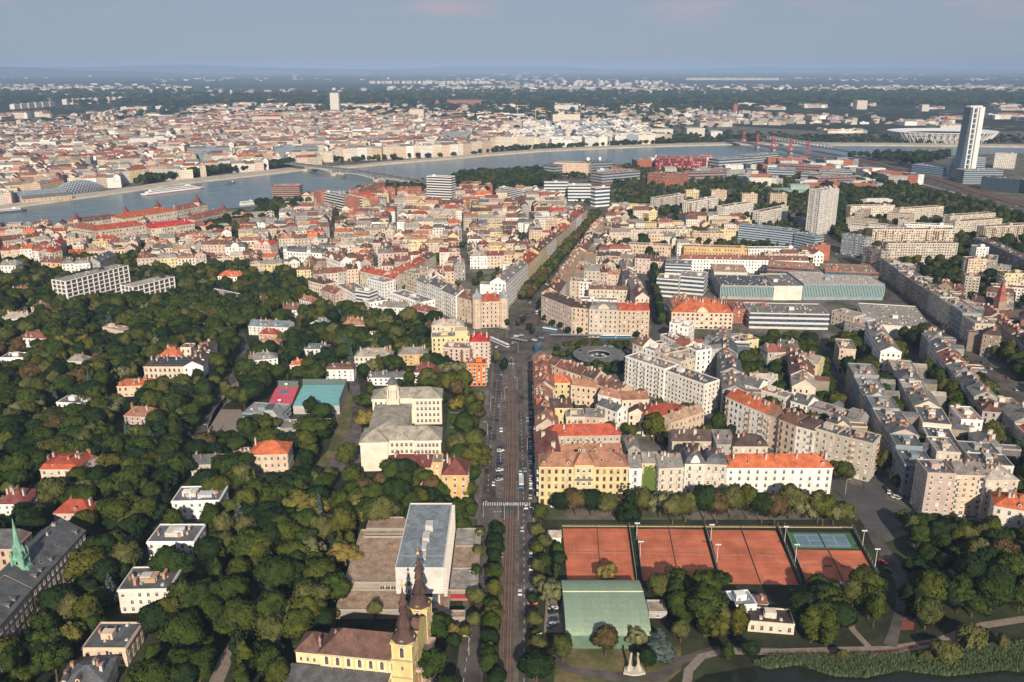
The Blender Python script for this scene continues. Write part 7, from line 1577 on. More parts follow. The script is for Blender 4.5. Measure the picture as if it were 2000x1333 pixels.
# ---------------------------------------------------------------- trees
def icos(cx, cy, cz, r, sz=1.0, sub=1, rn=None):
    import bmesh
    bm = bmesh.new(); bmesh.ops.create_icosphere(bm, subdivisions=sub, radius=1.0)
    V = [(cx+v.co.x*r, cy+v.co.y*r, cz+v.co.z*r*sz) for v in bm.verts]; Fs = [tuple(v.index for v in f.verts) for f in bm.faces]; bm.free(); return V, Fs
def crown_mesh(name, kind_, mat, seed, nq=2600, qs=.42):
    """crown ~10 m wide; leaf-sized faces over the lobes, denser solid core"""
    rn = np.random.default_rng(seed); lobes = []
    if kind_ == 'round':
        lobes.append((0, 0, 7.2, 3.3))
        for _ in range(24):
            a = rn.uniform(0, 2*math.pi); e = rn.uniform(-.4, 1.3); d = rn.uniform(1.7, 3.6)
            lobes.append((d*math.cos(a)*math.cos(e), d*math.sin(a)*math.cos(e), 7.0+d*math.sin(e)*.95, rn.uniform(.8, 1.9)))
        zs = 1
    elif kind_ == 'spread':
        for _ in range(26):
            a = rn.uniform(0, 2*math.pi); d = rn.uniform(.4, 4.4); lobes.append((d*math.cos(a), d*math.sin(a), 7.4-d*.45+rn.uniform(-1.2, 1.4), rn.uniform(.8, 1.7)))
    elif kind_ == 'poplar':
        for k in range(18): z = 2.2+k*.85; w = 1.75*math.sin(math.pi*min(1, (k+2.5)/21))**.6; a = rn.uniform(0, 6.28); lobes.append((.55*math.cos(a), .55*math.sin(a), z, w*rn.uniform(.75, 1.1)))
    elif kind_ == 'cone':
        for k in range(16):
            z = 2+k*.85; w = 3.0*(1-k/16.5)+.25
            for _ in range(max(1, int(w*1.6))): a = rn.uniform(0, 6.28); lobes.append((w*.62*math.cos(a), w*.62*math.sin(a), z, max(.35, w*.42)))
    elif kind_ == 'willow':
        for _ in range(16):
            a = rn.uniform(0, 6.28); d = rn.uniform(.5, 3.4); lobes.append((d*math.cos(a), d*math.sin(a), 6.6-d*.7+rn.uniform(-.6, .6), rn.uniform(1.1, 1.7)))
    elif kind_ == 'bush':
        for _ in range(9): a = rn.uniform(0, 6.28); d = rn.uniform(0, 2.4); lobes.append((d*math.cos(a), d*math.sin(a), 1.5+rn.uniform(-.3, .8), rn.uniform(1.0, 1.6)))
    V = []; Fc = []
    for (x, y, z, r) in lobes:
        v, f = icos(x, y, z, r*.72, 1, 1); n = len(V); V += v; Fc += [tuple(i+n for i in t) for t in f]
    L_ = np.array(lobes); per = (L_[:, 3]**2); per = per/per.sum()
    idx = rn.choice(len(lobes), nq*2, p=per); u = rn.normal(size=(nq*2, 3)); u /= np.linalg.norm(u, axis=1)[:, None]; u[:, 2] = np.abs(u[:, 2])*np.where(rn.random(nq*2) < .72, 1, -1)
    rad = L_[idx, 3]*(.72+.55*rn.random(nq*2)**1.3); P = L_[idx, :3]+u*rad[:, None]
    if kind_ == 'willow': m_ = rn.random(nq*2) < .5; P[m_, 2] -= rn.uniform(0, 2.6, m_.sum())
    keep = np.ones(nq*2, bool)
    for (x, y, z, r) in lobes:
        d = np.linalg.norm(P-np.array([x, y, z]), axis=1); keep &= ~(d < r*.66)
    P = P[keep][:nq]; u = u[keep][:nq]
    nrm = u+rn.normal(scale=.42, size=u.shape); nrm /= np.linalg.norm(nrm, axis=1)[:, None]
    t1 = np.cross(nrm, rn.normal(size=u.shape)); t1 /= np.linalg.norm(t1, axis=1)[:, None]; t2 = np.cross(nrm, t1)
    s = qs*rn.uniform(.6, 1.35, len(P))[:, None]; n0 = len(V); el_ = 1.9 if kind_ == 'willow' else 1.0
    A = P-t1*s-t2*s*.7; B = P+t1*s-t2*s*.5; C_ = P+t1*s*.8+t2*s*.8; D_ = P-t1*s*.7+t2*s*.9
    allq = np.stack([A, B, C_, D_], 1).reshape(-1, 3); V += [tuple(v) for v in allq]; Fc += [(n0+4*i, n0+4*i+1, n0+4*i+2, n0+4*i+3) for i in range(len(P))]
    me = bpy.data.meshes.new(name); me.from_pydata(V, [], Fc); me.materials.append(MAT[mat]); me.update()
    # leaf clumps shade by where they sit on the crown: blend face and outward normals
    cn = []; ctr = np.array([0, 0, L_[:, 2].mean()]); base = len(Fc)-len(P)
    fn = np.cross(B-A, D_-A); fn /= np.linalg.norm(fn, axis=1)[:, None]+1e-9; sg = np.sign((fn*u).sum(1))[:, None]; o_ = P-ctr; o_ /= np.linalg.norm(o_, axis=1)[:, None]
    bn = fn*sg*.45+u*.6+o_*.35; bn /= np.linalg.norm(bn, axis=1)[:, None]
    for pi_, p_ in enumerate(me.polygons):
        q_ = tuple(p_.normal) if pi_ < base else tuple(bn[pi_-base]); cn += [q_]*p_.loop_total
    me.polygons.foreach_set('use_smooth', [True]*len(me.polygons)); me.normals_split_custom_set(cn)
    return me
def trunk_mesh(kind_, seed):
    rn = random.Random(seed); m = MB(); top = {'round': 7, 'spread': 6.5, 'poplar': 12, 'cone': 13, 'willow': 5.5, 'bush': 1.2}[kind_]; r0 = .32
    pts = [(0, 0, -.2)]; 
    for k in range(1, 5): pts.append((pts[-1][0]+rn.uniform(-.2, .2), pts[-1][1]+rn.uniform(-.2, .2), top*k/4))
    for k in range(4): 
        a, b_ = pts[k], pts[k+1]; n = 6; ra, rb = r0*(1-.2*k), r0*(1-.2*(k+1))
        A = [(a[0]+ra*math.cos(2*math.pi*i/n), a[1]+ra*math.sin(2*math.pi*i/n), a[2]) for i in range(n)]; B = [(b_[0]+rb*math.cos(2*math.pi*i/n), b_[1]+rb*math.sin(2*math.pi*i/n), b_[2]) for i in range(n)]
        for i in range(n): j = (i+1) % n; m.poly([A[i], A[j], B[j], B[i]])
    if kind_ in ('round', 'spread', 'willow'):
        for k in range(5): a = k*1.3+rn.uniform(0, .5); z = top*rn.uniform(.4, .7); m.bar((0, 0, z), (2.4*math.cos(a), 2.4*math.sin(a), z+2.2), .2)
    return m.mesh('trunk', ['bark'])
PROTO = []   # name, kind, material, adjectives
spec = [('broadleaf_tree', 'round', 'leaf_green', 1), ('broadleaf_tree', 'round', 'leaf_green', 2), ('broadleaf_tree', 'spread', 'leaf_green', 3), ('broadleaf_tree', 'round', 'leaf_dark', 4), ('broadleaf_tree', 'spread', 'leaf_dark', 5),
        ('broadleaf_tree', 'round', 'leaf_olive', 6), ('broadleaf_tree', 'spread', 'leaf_yellow', 7), ('conifer_tree', 'cone', 'leaf_dark', 8), ('poplar_tree', 'poplar', 'leaf_green', 9), ('willow_tree', 'willow', 'leaf_olive', 10),
        ('conifer_tree', 'cone', 'leaf_blue', 11), ('broadleaf_tree', 'spread', 'leaf_pale', 12), ('broadleaf_tree', 'round', 'leaf_rust', 13), ('broadleaf_tree', 'round', 'leaf_green', 14), ('bush', 'bush', 'leaf_green', 15)]
for (nm, kd, mt, sd_) in spec:
    PROTO.append(dict(name=nm, kind=kd, mat=mt, crown=crown_mesh('crown', kd, mt, sd_, nq={'bush': 900, 'poplar': 4200}.get(kd, 5200), qs={'bush': .26, 'cone': .27, 'poplar': .27}.get(kd, .30)), trunk=trunk_mesh(kd, sd_)))
COLN = dict(leaf_green='green', leaf_dark='dark green', leaf_olive='olive green', leaf_yellow='yellow leaved', leaf_blue='grey blue', leaf_pale='pale green', leaf_rust='rusty brown')
SHN = dict(round='round crowned tree', spread='wide spreading tree', cone='pointed conifer', poplar='slender poplar', willow='drooping willow', bush='rounded shrub')
PH = dict(round=10.6, spread=10.0, poplar=18, cone=15.8, willow=8.6, bush=3.4); PW = dict(round=9.6, spread=10.5, poplar=3.9, cone=6.2, willow=9.4, bush=6.5)
TREES = []   # x, y, proto, sxy, sz, rot, forced label
def t(px, py, hh, w, pi, lab=None):
    """px,py = middle of the crown in the photo"""
    k = PROTO[pi]['kind']; p = G(px, py, hh*.55)
    TREES.append((p.x, p.y, pi, w/PW[k], hh/PH[k], R.uniform(0, 6.28), lab)); mark([(p.x-2, p.y-2), (p.x+2, p.y-2), (p.x+2, p.y+2), (p.x-2, p.y+2)], 3)
def woods(poly, sp, mix, hr=(9, 16), avoid=True, keep=1.0, jit=.45, ground=False, wr=(.8, 1.15)):
    P = [tuple(p) if ground else tuple(G(*p))[:2] for p in poly]; x0, x1 = min(p[0] for p in P), max(p[0] for p in P); y0, y1 = min(p[1] for p in P), max(p[1] for p in P)
    ids = [i for i, w in mix for _ in range(w)]; n = 0
    y = y0
    while y < y1:
        x = x0
        while x < x1:
            X = x+R.uniform(-jit, jit)*sp; Y = y+R.uniform(-jit, jit)*sp; x += sp
            if not inside(X, Y, P) or R.random() > keep: continue
            if avoid and (occ(X, Y) or occ(X+2.5, Y) or occ(X-2.5, Y) or occ(X, Y+3)): continue
            pi = R.choice(ids); k = PROTO[pi]['kind']; hh = R.uniform(*hr)*(1.15 if k in ('poplar', 'cone') else 1); w = PW[k]*hh/PH[k]*R.uniform(*wr)
            TREES.append((X, Y, pi, w/PW[k], hh/PH[k], R.uniform(0, 6.28), None)); n += 1
        y += sp
    return n
# single trees one can point at
T_ = [(1228, 975, 21, 13, 7, 'tall very dark conifer like tree in front of the ivy covered house'), (1187, 1116, 9, 11, 6, 'yellow leaved tree at the foot of the second clay court'), (1277, 836, 17, 15, 13, 'big round green tree in the courtyard behind the pale mansard houses'),
      (1381, 1185, 25, 11, 8, 'broad tall poplar between the green hall and the clubhouse'), (1444, 1210, 17, 5, 8, 'narrow poplar standing before the pale blue clubhouse roof'), (1588, 1215, 17, 7, 8, 'left one of two poplars right of the dark clubhouse roof'), (1618, 1225, 17, 7, 8, 'right one of two poplars right of the dark clubhouse roof'),
      (1848, 1268, 9, 12, 9, 'yellow green drooping willow leaning over the pond reeds'), (1900, 1240, 12, 13, 9, 'larger drooping willow with two crowns by the pond'), (1958, 1250, 7, 6, 9, 'small drooping willow near the right edge'), (1646, 1278, 6, 5, 9, 'small yellow willow beside the red running track'), (1808, 1280, 5, 6, 9, 'low willow shrub between the path and the reeds'),
      (1075, 1155, 11, 13, 11, 'pale crowned tree with clumped foliage left of the green hall'), (1290, 1150, 13, 13, 5, 'olive green tree at the upper right corner of the green hall'), (1320, 1165, 14, 10, 0, 'green tree right of the olive one beside the green hall'), (1240, 1245, 11, 9, 11, 'grey green tree in front of the green hall above the sculpture'), (1285, 1250, 12, 12, 10, 'grey blue willow like tree right of the sculpture'), (1330, 1235, 9, 8, 5, 'yellowish crown beside the grey tree right of the sculpture'),
      (1184, 1255, 12, 11, 12, 'rusty green tree at the lower edge of the green hall'), (1098, 1268, 11, 11, 5, 'olive tree by the parking lot below the green hall'), (1048, 1305, 11, 14, 3, 'dark round tree beside the lower end of the tram road'), (1265, 1290, 9, 8, 3, 'dark tree right behind the sculpture'),
      (1056, 1005, 10, 9, 0, 'green tree at the corner of the tram road and the courts'), (1064, 1062, 8, 9, 5, 'olive tree over parked cars left of the white hut'), (1060, 1100, 8, 9, 0, 'second tree along the kerb left of the clay courts'), (1092, 1095, 8, 8, 3, 'dark tree touching the left side of the first clay court'), (1047, 1245, 7, 7, 0, 'small tree on the kerb below the pale crowned tree'), (1040, 1172, 6, 6, 3, 'small dark tree on the kerb left of the pale crowned tree'),
      (929, 1170, 9, 9, 5, 'yellowish round tree on the pavement right of the hostel podium'), (733, 1193, 8, 8, 5, 'yellowish small tree in front of the hostel podium'), (650, 1200, 8, 6, 6, 'small yellow tree at the left corner of the hostel podium'), (971, 700, 13, 9, 5, 'lone bright green tree beside the orange block'), (985, 715, 12, 6, 3, 'dark tree right of the lone bright tree'),
      (938, 782, 12, 9, 5, 'yellow green tree below the orange block by the tram road'), (905, 745, 15, 13, 0, 'big round tree left of the orange block'), (441, 765, 14, 9, 5, 'round yellow green tree beside the sloping street'), (476, 780, 14, 7, 0, 'tall green tree on the bend of the sloping street'),
      (166, 668, 15, 12, 6, 'large yellow leaved tree in the upper left woods'), (88, 735 + 70, 9, 6, 6, 'small golden tree below the white flat villa'), (107, 802, 8, 6, 6, 'golden tree right below the dark flat villa roof'), (180, 850, 14, 12, 5, 'yellow green tree right of the grey topped villa'), (197, 845, 13, 10, 5, 'olive tree above the large cream villa'), (58, 868, 12, 9, 11, 'pale crowned tree left of the large cream villa'),
      (237, 983, 13, 8, 10, 'silvery blue conifer in the left woods'), (252, 1085, 14, 9, 10, 'blue grey conifer left of the cubic villas'), (214, 1145, 15, 8, 10, 'blue conifer above the lowest cubic villa'), (412, 1010, 19, 8, 8, 'tall slender tree covering the right side of the topmost cubic villa'), (350, 628, 14, 13, 5, 'yellow green tree right of the white grid blocks'), (336, 578, 12, 10, 6, 'yellow tree at the foot of the smaller grid block'), (408, 590, 12, 14, 11, 'pale olive tree before the blue grey pavilion'),
      (572, 640 + 34, 14, 9, 5, 'yellow green tree above the small orange roof'), (648, 672 + 18, 16, 7, 7, 'brownish tall conifer in the central villa woods'), (490, 1065, 10, 9, 11, 'pale yellow crown in the woods left of the hostel'), (470, 920, 12, 11, 5, 'olive yellow tree below the low slate gable house'), (445, 925, 11, 8, 12, 'rusty tree below the low slate gable house'), (608, 885, 11, 9, 0, 'green tree right of the peach orange roofed villa'), (493, 862 - 3, 9, 8, 3, 'dark round tree above the low link building'),
      (750, 948, 12, 14, 12, 'reddish brown crown before the ochre yellow house'), (955, 1275, 8, 7, 5, 'bright green tree in the lower tram median'), (1060 - 9, 870 + 30, 9, 7, 0, 'kerb tree beside the tram road left of the yellow gabled house'), (1085 + 640, 905, 14, 12, 5, 'sunlit olive tree at the end of the beige curved row'), (1678, 905, 11, 10, 0, 'green tree under the rounded beige corner'), (1752, 945, 9, 7, 3, 'small dark tree at the foot of the long shaded row'),
      (1795, 1050, 12, 11, 0, 'green tree right of the road junction above the park'), (1765, 1015, 9, 10, 5, 'sunlit tree at the road island below the junction'), (1940, 1160, 14, 20, 0, 'very large green tree in the right part of the park'), (1810, 1200, 13, 14, 5, 'olive tree above the red playground'), (1545 + 165, 1195, 14, 9, 0, 'tall green tree left of the path behind the parking lot')]
for a in T_: t(*a)
# street trees in front of the white houses, both sides of the junction
for i, (x, y, hh, w, pi) in enumerate([(1098, 988, 9, 8, 3), (1125, 985, 10, 12, 12), (1155, 985, 10, 12, 3), (1187, 992, 10, 9, 5), (1255, 985, 12, 8, 5), (1290, 985, 12, 11, 11), (1315, 1000, 11, 9, 5), (1340, 995, 11, 12, 5), (1378, 985, 14, 12, 3), (1402, 995, 12, 10, 12), (1430, 985, 12, 12, 5), (1462, 985, 13, 11, 0), (1490, 995, 12, 10, 3),
                                       (1515, 1000, 11, 9, 12), (1545, 985, 13, 13, 5), (1572, 995, 11, 9, 11), (1600, 995, 12, 12, 5), (1630, 1000, 11, 11, 11), (1650, 1010, 10, 8, 5), (1632, 925, 9, 8, 0), (1650, 930, 10, 9, 5), (1610, 1000, 12, 10, 0)]): t(x, y-3, hh*1.3, w*1.35, pi)
for x, y in ((968, 1060), (966, 1090), (967, 1120), (965, 1155), (962, 1190), (960, 1220), (957, 1250), (953, 1300), (972, 1040), (970, 1330), (967, 1075), (963, 1205), (955, 1285)): t(x, y, 9, 8.5, R.choice((0, 3, 1, 13)))
for x, y in ((1048, 1040), (1049, 1075), (1050, 1110), (1052, 1140), (1046, 1215), (1050, 1262)): t(x, y, 8, 7.5, R.choice((0, 3, 5)))
for x, y in ((938, 1045), (934, 1080), (930, 1120), (926, 1215), (908, 1240), (905, 1015), (895, 1000), (885, 1255)): t(x, y, 7.5, 6.5, R.choice((0, 3, 5)))
for x, y in ((925, 830), (930, 850), (928, 880), (930, 905), (925, 930), (918, 960), (915, 990), (920, 1000), (905, 1030)): t(x, y, 9, 8, R.choice((0, 1, 13, 5)))
# round trees at the roundabout
for x, y in ((1065, 623), (1079, 632), (1095, 637), (1109, 646), (1132, 647), (1153, 647), (1175, 648), (1200, 649), (1222, 650), (1244, 655)): t(x, y, 6.5, 6.5, 3)
for x, y in ((1034, 640), (1040, 648), (980, 628), (990, 632), (948, 623), (1012, 632), (1022, 625)): t(x, y, 8, 5, R.choice((0, 3)))
for i in range(18): t(1085+R.uniform(0, 150), 672+R.uniform(-5, 5), 3.2, 7, 14)
for i in range(26): t(1100+R.uniform(0, 125), 722+R.uniform(-10, 14), 7, 7, R.choice((0, 3)))
for i in range(12): t(1080+R.uniform(0, 60), 684+R.uniform(-5, 10), 5, 6, R.choice((0, 3)))
# avenue of green trees running to the river district
A0, A1 = G(1031, 590), G(1166, 425); n = 46
for i in range(n):
    q = i/(n-1); p = A0.lerp(A1, q); 
    for dx in (-5.5, 1.5): TREES.append((p.x+dx+R.uniform(-1, 1), p.y, R.choice((5, 0, 5, 12, 1)), 1.0, R.uniform(1.0, 1.25), R.uniform(0, 6), None))
mark([(A0.x-8, A0.y), (A0.x+5, A0.y), (A1.x+5, A1.y), (A1.x-8, A1.y)], 3)
for s_ in ((1284, 560, 1262, 480), (1292, 640, 1276, 560), (1262, 480, 1250, 470)):
    a, c = G(s_[0], s_[1]), G(s_[2], s_[3]); nn = int((c-a).length/7)
    for i in range(nn+1): p = a.lerp(c, i/max(1, nn)); TREES.append((p.x, p.y, R.choice((0, 3, 13)), .9, R.uniform(.95, 1.3), 0, None))
# masses
CM = [(0, 5), (1, 4), (3, 5), (13, 4), (5, 2), (7, 1), (8, 1)]
WM = [(0, 7), (1, 6), (2, 4), (3, 7), (4, 4), (5, 3), (6, 1), (7, 3), (8, 2), (13, 5), (10, 1), (12, 1), (11, 1)]
for r in RECS:   # keep the sunny side of villas free of trees
    if r['mk'] > 1: mark(rect_pts(r['ox'], r['oy'], r['ang'], r['L'], r['mk'], 0, -r['mk']), 1)
nw = woods(WOOD_L, 8.2, WM, (7, 17.5), wr=(.72, 1.4), keep=.93); nw += woods([(-40, 600), (-40, 520), (120, 500), (350, 515), (560, 520), (660, 560), (660, 620), (480, 600)], 8, WM, (9, 14), keep=.9)
PARK = [(0, 5), (1, 5), (2, 4), (3, 6), (4, 3), (5, 3), (12, 1), (13, 3), (8, 1)]
woods([(1052, 1040), (1096, 1040), (1100, 1140), (1060, 1140)], 6.5, PARK, (7, 10)); woods([(1300, 1150), (1420, 1150), (1410, 1255), (1300, 1240)], 7, PARK, (9, 14)); woods([(1560, 1165), (1700, 1168), (1735, 1200), (1700, 1262), (1560, 1262)], 7, PARK, (9, 15), keep=.9)
woods([(1400, 1210), (1560, 1240), (1560, 1268), (1370, 1262)], 7, PARK, (8, 13)); woods([(1770, 1040), (1900, 1050), (2060, 1080), (2080, 1180), (1900, 1215), (1770, 1225), (1780, 1140)], 7.5, PARK, (10, 18), keep=.93); woods([(1915, 700), (1990, 660), (2080, 690), (2080, 860), (1990, 790)], 8, CM, (9, 15), keep=.8); woods([(1100, 1262), (1230, 1258), (1230, 1285), (1100, 1285)], 9, PARK, (6, 9), keep=.35)
woods([(1810, 1030), (1900, 1040), (2060, 1070), (2060, 1100), (1820, 1075)], 7.5, PARK, (9, 13), keep=.85); woods([(1700, 1245), (1830, 1238), (1830, 1250), (1740, 1262)], 8, PARK, (6, 10), keep=.4); woods([(1330, 1275), (1500, 1284), (1480, 1300), (1390, 1318), (1370, 1300)], 6, [(3, 3), (4, 2), (0, 2)], (5, 9))
woods([(1600, 1272), (1990, 1240), (2060, 1230), (2060, 1250), (1640, 1284)], 10, [(9, 2), (14, 3), (5, 1)], (4, 7), keep=.4)
# greenery inside the city blocks
CM = [(0, 5), (1, 4), (3, 5), (13, 4), (5, 2), (7, 1), (8, 1)]
woods([(1400, 860), (1385, 690), (1480, 685), (1640, 680), (1830, 660), (1990, 800), (2080, 900), (2080, 1000), (1700, 930), (1560, 870)], 7, CM, (9, 17), keep=.95)
woods([(1040, 860), (1046, 720), (1120, 730), (1220, 770), (1420, 800), (1420, 880), (1230, 880)], 9, CM, (6, 10), keep=.4)
woods([(1744, 715), (1775, 700), (1855, 870), (1850, 900), (1800, 880)], 7, [(8, 3), (3, 4), (0, 3)], (13, 19)); woods([(1845, 655), (1930, 660), (1950, 760), (1900, 740)], 8, CM, (13, 18))
woods([(1185, 500), (1225, 500), (1225, 560), (1180, 560)], 7, CM, (10, 15)); woods([(1180, 420), (1240, 425), (1245, 500), (1180, 495), (1165, 460)], 8, CM, (9, 14), keep=.8)
woods([(0, 535), (0, 455), (560, 430), (560, 575)], 10, CM, (6, 11), keep=.4); woods([(560, 575), (560, 420), (1150, 395), (1040, 530), (860, 610)], 12, CM, (6, 10), keep=.22); woods([(380, 455), (450, 440), (520, 425), (530, 445), (450, 465), (390, 475)], 9, [(3, 3), (0, 2)], (13, 19))
woods([(1220, 440), (1430, 425), (1700, 420), (1700, 480), (1220, 505)], 10, CM, (7, 11), keep=.5); woods([(1180, 425), (1200, 350), (1600, 345), (1700, 380), (1560, 420)], 10, CM, (8, 12), keep=.55); woods([(1600, 455), (1650, 360), (1720, 345), (1800, 375), (1960, 410), (2080, 445), (2080, 620), (1900, 600), (1720, 500)], 10, CM, (8, 13), keep=.68)
woods([(870, 365), (905, 345), (1060, 338), (1080, 362), (1000, 380), (900, 385)], 10, [(0, 4), (3, 5)], (12, 17)); woods([(1060, 335), (1280, 325), (1400, 330), (1400, 350), (1180, 355), (1060, 350)], 10, CM, (8, 12), keep=.4)
woods([(700, 375), (830, 360), (832, 385), (700, 400)], 11, CM, (9, 13), keep=.7); woods([(500, 405), (560, 392), (610, 400), (600, 425), (520, 425)], 9, CM, (9, 16), keep=.8); woods([(1640, 307), (1850, 305), (1860, 315), (1780, 325), (1660, 312)], 12, [(0, 1), (3, 2)], (12, 20), keep=.5)
woods([(1590, 440), (1650, 455), (1700, 500), (1745, 560), (1720, 560), (1640, 500), (1600, 470)], 8, CM, (8, 13), keep=.9); woods([(1260, 470), (1290, 500), (1280, 520), (1240, 520)], 8, CM, (8, 12), keep=.6)
# near and along the river, far side
woods([(255, 368), (290, 360), (420, 342), (560, 330), (575, 322), (480, 330), (300, 352)], 10, [(3, 4), (0, 3)], (13, 19)); woods([(660, 322), (760, 313), (1000, 297), (1330, 279), (1330, 276), (1000, 292), (700, 314)], 12, [(3, 3), (0, 3)], (9, 14), keep=.75)
print('trees', len(TREES), 'left wood', nw)
# far: woods and parks as low clumps, one mass
far = []
def fwood(n, x0, x1, y0, y1, thr, s):
    for _ in range(n):
        p = G(R.uniform(x0, x1), R.uniform(y0, y1)); v = math.sin(p.x/700+2)+math.sin(p.y/800)+math.sin((p.x-p.y)/1100)+R.uniform(-.6, .6)
        if v > thr and not occ(p.x, p.y): far.append((p.x, p.y, R.choice((0, 2, 3, 4)), R.uniform(*s), R.uniform(.9, 1.5), R.uniform(0, 6), None))
fwood(1600, -60, 2060, 250, 315, .4, (1.2, 2.2)); fwood(2600, 600, 2060, 232, 285, -1.2, (1.4, 2.4)); fwood(5000, -60, 2060, 205, 245, -.6, (1.8, 3.4)); fwood(5000, -60, 2060, 180, 208, -1.0, (3, 6))
fwood(900, 1240, 2060, 268, 284, -2, (1, 1.6)); fwood(500, -60, 900, 255, 300, 0, (1, 1.5))
far += [(x, y, R.choice((0, 2, 3, 4)), R.uniform(1.2, 2.0), R.uniform(.8, 1.2), R.uniform(0, 6), None) for x, y in GREEN]
vis = []
for tr in TREES:
    px, py, z = PJ(tr[0], tr[1], 6)
    if -60 < px < 2060 and py < 1390: vis.append((tr[3]*tr[4]*(F/z)**2*(1e4 if tr[6] else 1), tr, px, py))
vis.sort(key=lambda a: -a[0]); IND = vis[:300]; ids = {id(a[1]) for a in IND}; rest_t = [a for a in TREES if id(a) not in ids]
for _, tr, px, py in IND:
    P_ = PROTO[tr[2]]; o = empty(P_['name'], (tr[0], tr[1], 0), tr[5]); o.scale = (tr[3]*R.uniform(.86, 1.14), tr[3]*R.uniform(.86, 1.14), tr[4]); put(P_['crown'], 'crown', o); put(P_['trunk'], 'trunk', o)
    if tr[6]: tag(o, tr[6], 'tree', px=(px, py))
    else: tag(o, '%s %s' % (COLN[P_['mat']], SHN[P_['kind']]), 'tree', 'trees of the woods, streets and park', px=(px, py), fixed=False)
col = bpy.data.collections.new('tree_kinds')      # not linked to the scene: only the source of the masses
for i, P_ in enumerate(PROTO):
    o = bpy.data.objects.new('kind_%02d' % i, P_['crown']); col.objects.link(o)
def mass(name, pts, lab):
    me = bpy.data.meshes.new(name); me.from_pydata([(p[0], p[1], 0) for p in pts], [], [])
    for nm, ty, dat in (('idx', 'INT', [p[2] for p in pts]),): me.attributes.new(nm, ty, 'POINT').data.foreach_set('value', dat)
    me.attributes.new('scl', 'FLOAT_VECTOR', 'POINT').data.foreach_set('vector', [v for p in pts for v in (p[3]*(.86+.28*abs(math.sin(p[0]*7))), p[3]*(.86+.28*abs(math.cos(p[1]*5))), p[4]*(1 if p[3] < 1.8 else p[3]*.5))])
    me.attributes.new('rot', 'FLOAT_VECTOR', 'POINT').data.foreach_set('vector', [v for p in pts for v in (0, 0, p[5])])
    o = bpy.data.objects.new(name, me); sc.collection.objects.link(o); kind(o, 'stuff', lab)
    ng = bpy.data.node_groups.new(name, 'GeometryNodeTree'); ng.interface.new_socket('Geometry', in_out='INPUT', socket_type='NodeSocketGeometry'); ng.interface.new_socket('Geometry', in_out='OUTPUT', socket_type='NodeSocketGeometry')
    A = ng.nodes.new; gi, go = A('NodeGroupInput'), A('NodeGroupOutput'); ci = A('GeometryNodeCollectionInfo'); ci.inputs[0].default_value = col; ci.inputs['Separate Children'].default_value = True; ci.inputs['Reset Children'].default_value = True
    ip = A('GeometryNodeInstanceOnPoints'); ip.inputs['Pick Instance'].default_value = True
    def na(nm, ty): n = A('GeometryNodeInputNamedAttribute'); n.data_type = ty; n.inputs[0].default_value = nm; return n.outputs[0]
    Lk = ng.links.new; Lk(gi.outputs[0], ip.inputs['Points']); Lk(ci.outputs[0], ip.inputs['Instance']); Lk(na('idx', 'INT'), ip.inputs['Instance Index']); Lk(na('scl', 'FLOAT_VECTOR'), ip.inputs['Scale']); Lk(na('rot', 'FLOAT_VECTOR'), ip.inputs['Rotation']); Lk(ip.outputs[0], go.inputs[0])
    md = o.modifiers.new('scatter', 'NODES'); md.node_group = ng
mass('woodland', rest_t, 'dense mixed green tree crowns filling the villa hillside, courtyards and parks'); mass('far_woodland', far, 'dark woods and parks on the plain beyond the river')
# ---------------------------------------------------------------- reeds by the pond
rb = MB(); rn = random.Random(9); RP = [tuple(G(*p))[:2] for p in ((1470, 1298), (1520, 1284), (1640, 1286), (1760, 1283), (1850, 1278), (1960, 1262), (2080, 1250), (2080, 1325), (1960, 1310), (1850, 1322), (1760, 1310), (1690, 1325), (1630, 1322), (1560, 1300), (1500, 1308))]
xs = [p[0] for p in RP]; ys_ = [p[1] for p in RP]
for _ in range(60000):
    x, y = rn.uniform(min(xs), max(xs)), rn.uniform(min(ys_), max(ys_))
    if not inside(x, y, RP): continue
    a = rn.uniform(0, 3.14); w = rn.uniform(.08, .2); h_ = rn.uniform(1.0, 2.6); lx, ly = rn.uniform(-.7, .7), rn.uniform(-.7, .7); c, s = math.cos(a)*w, math.sin(a)*w
    rb.poly([(x-c, y-s, 0), (x+c, y+s, 0), (x+lx+c*.5, y+ly+s*.5, h_), (x+lx-c*.5, y+ly-s*.5, h_)])
o = rb.build('reed_bed', mats=['reed_leaf']); kind(o, 'stuff', 'tall green reeds along the edge of the dark pond')
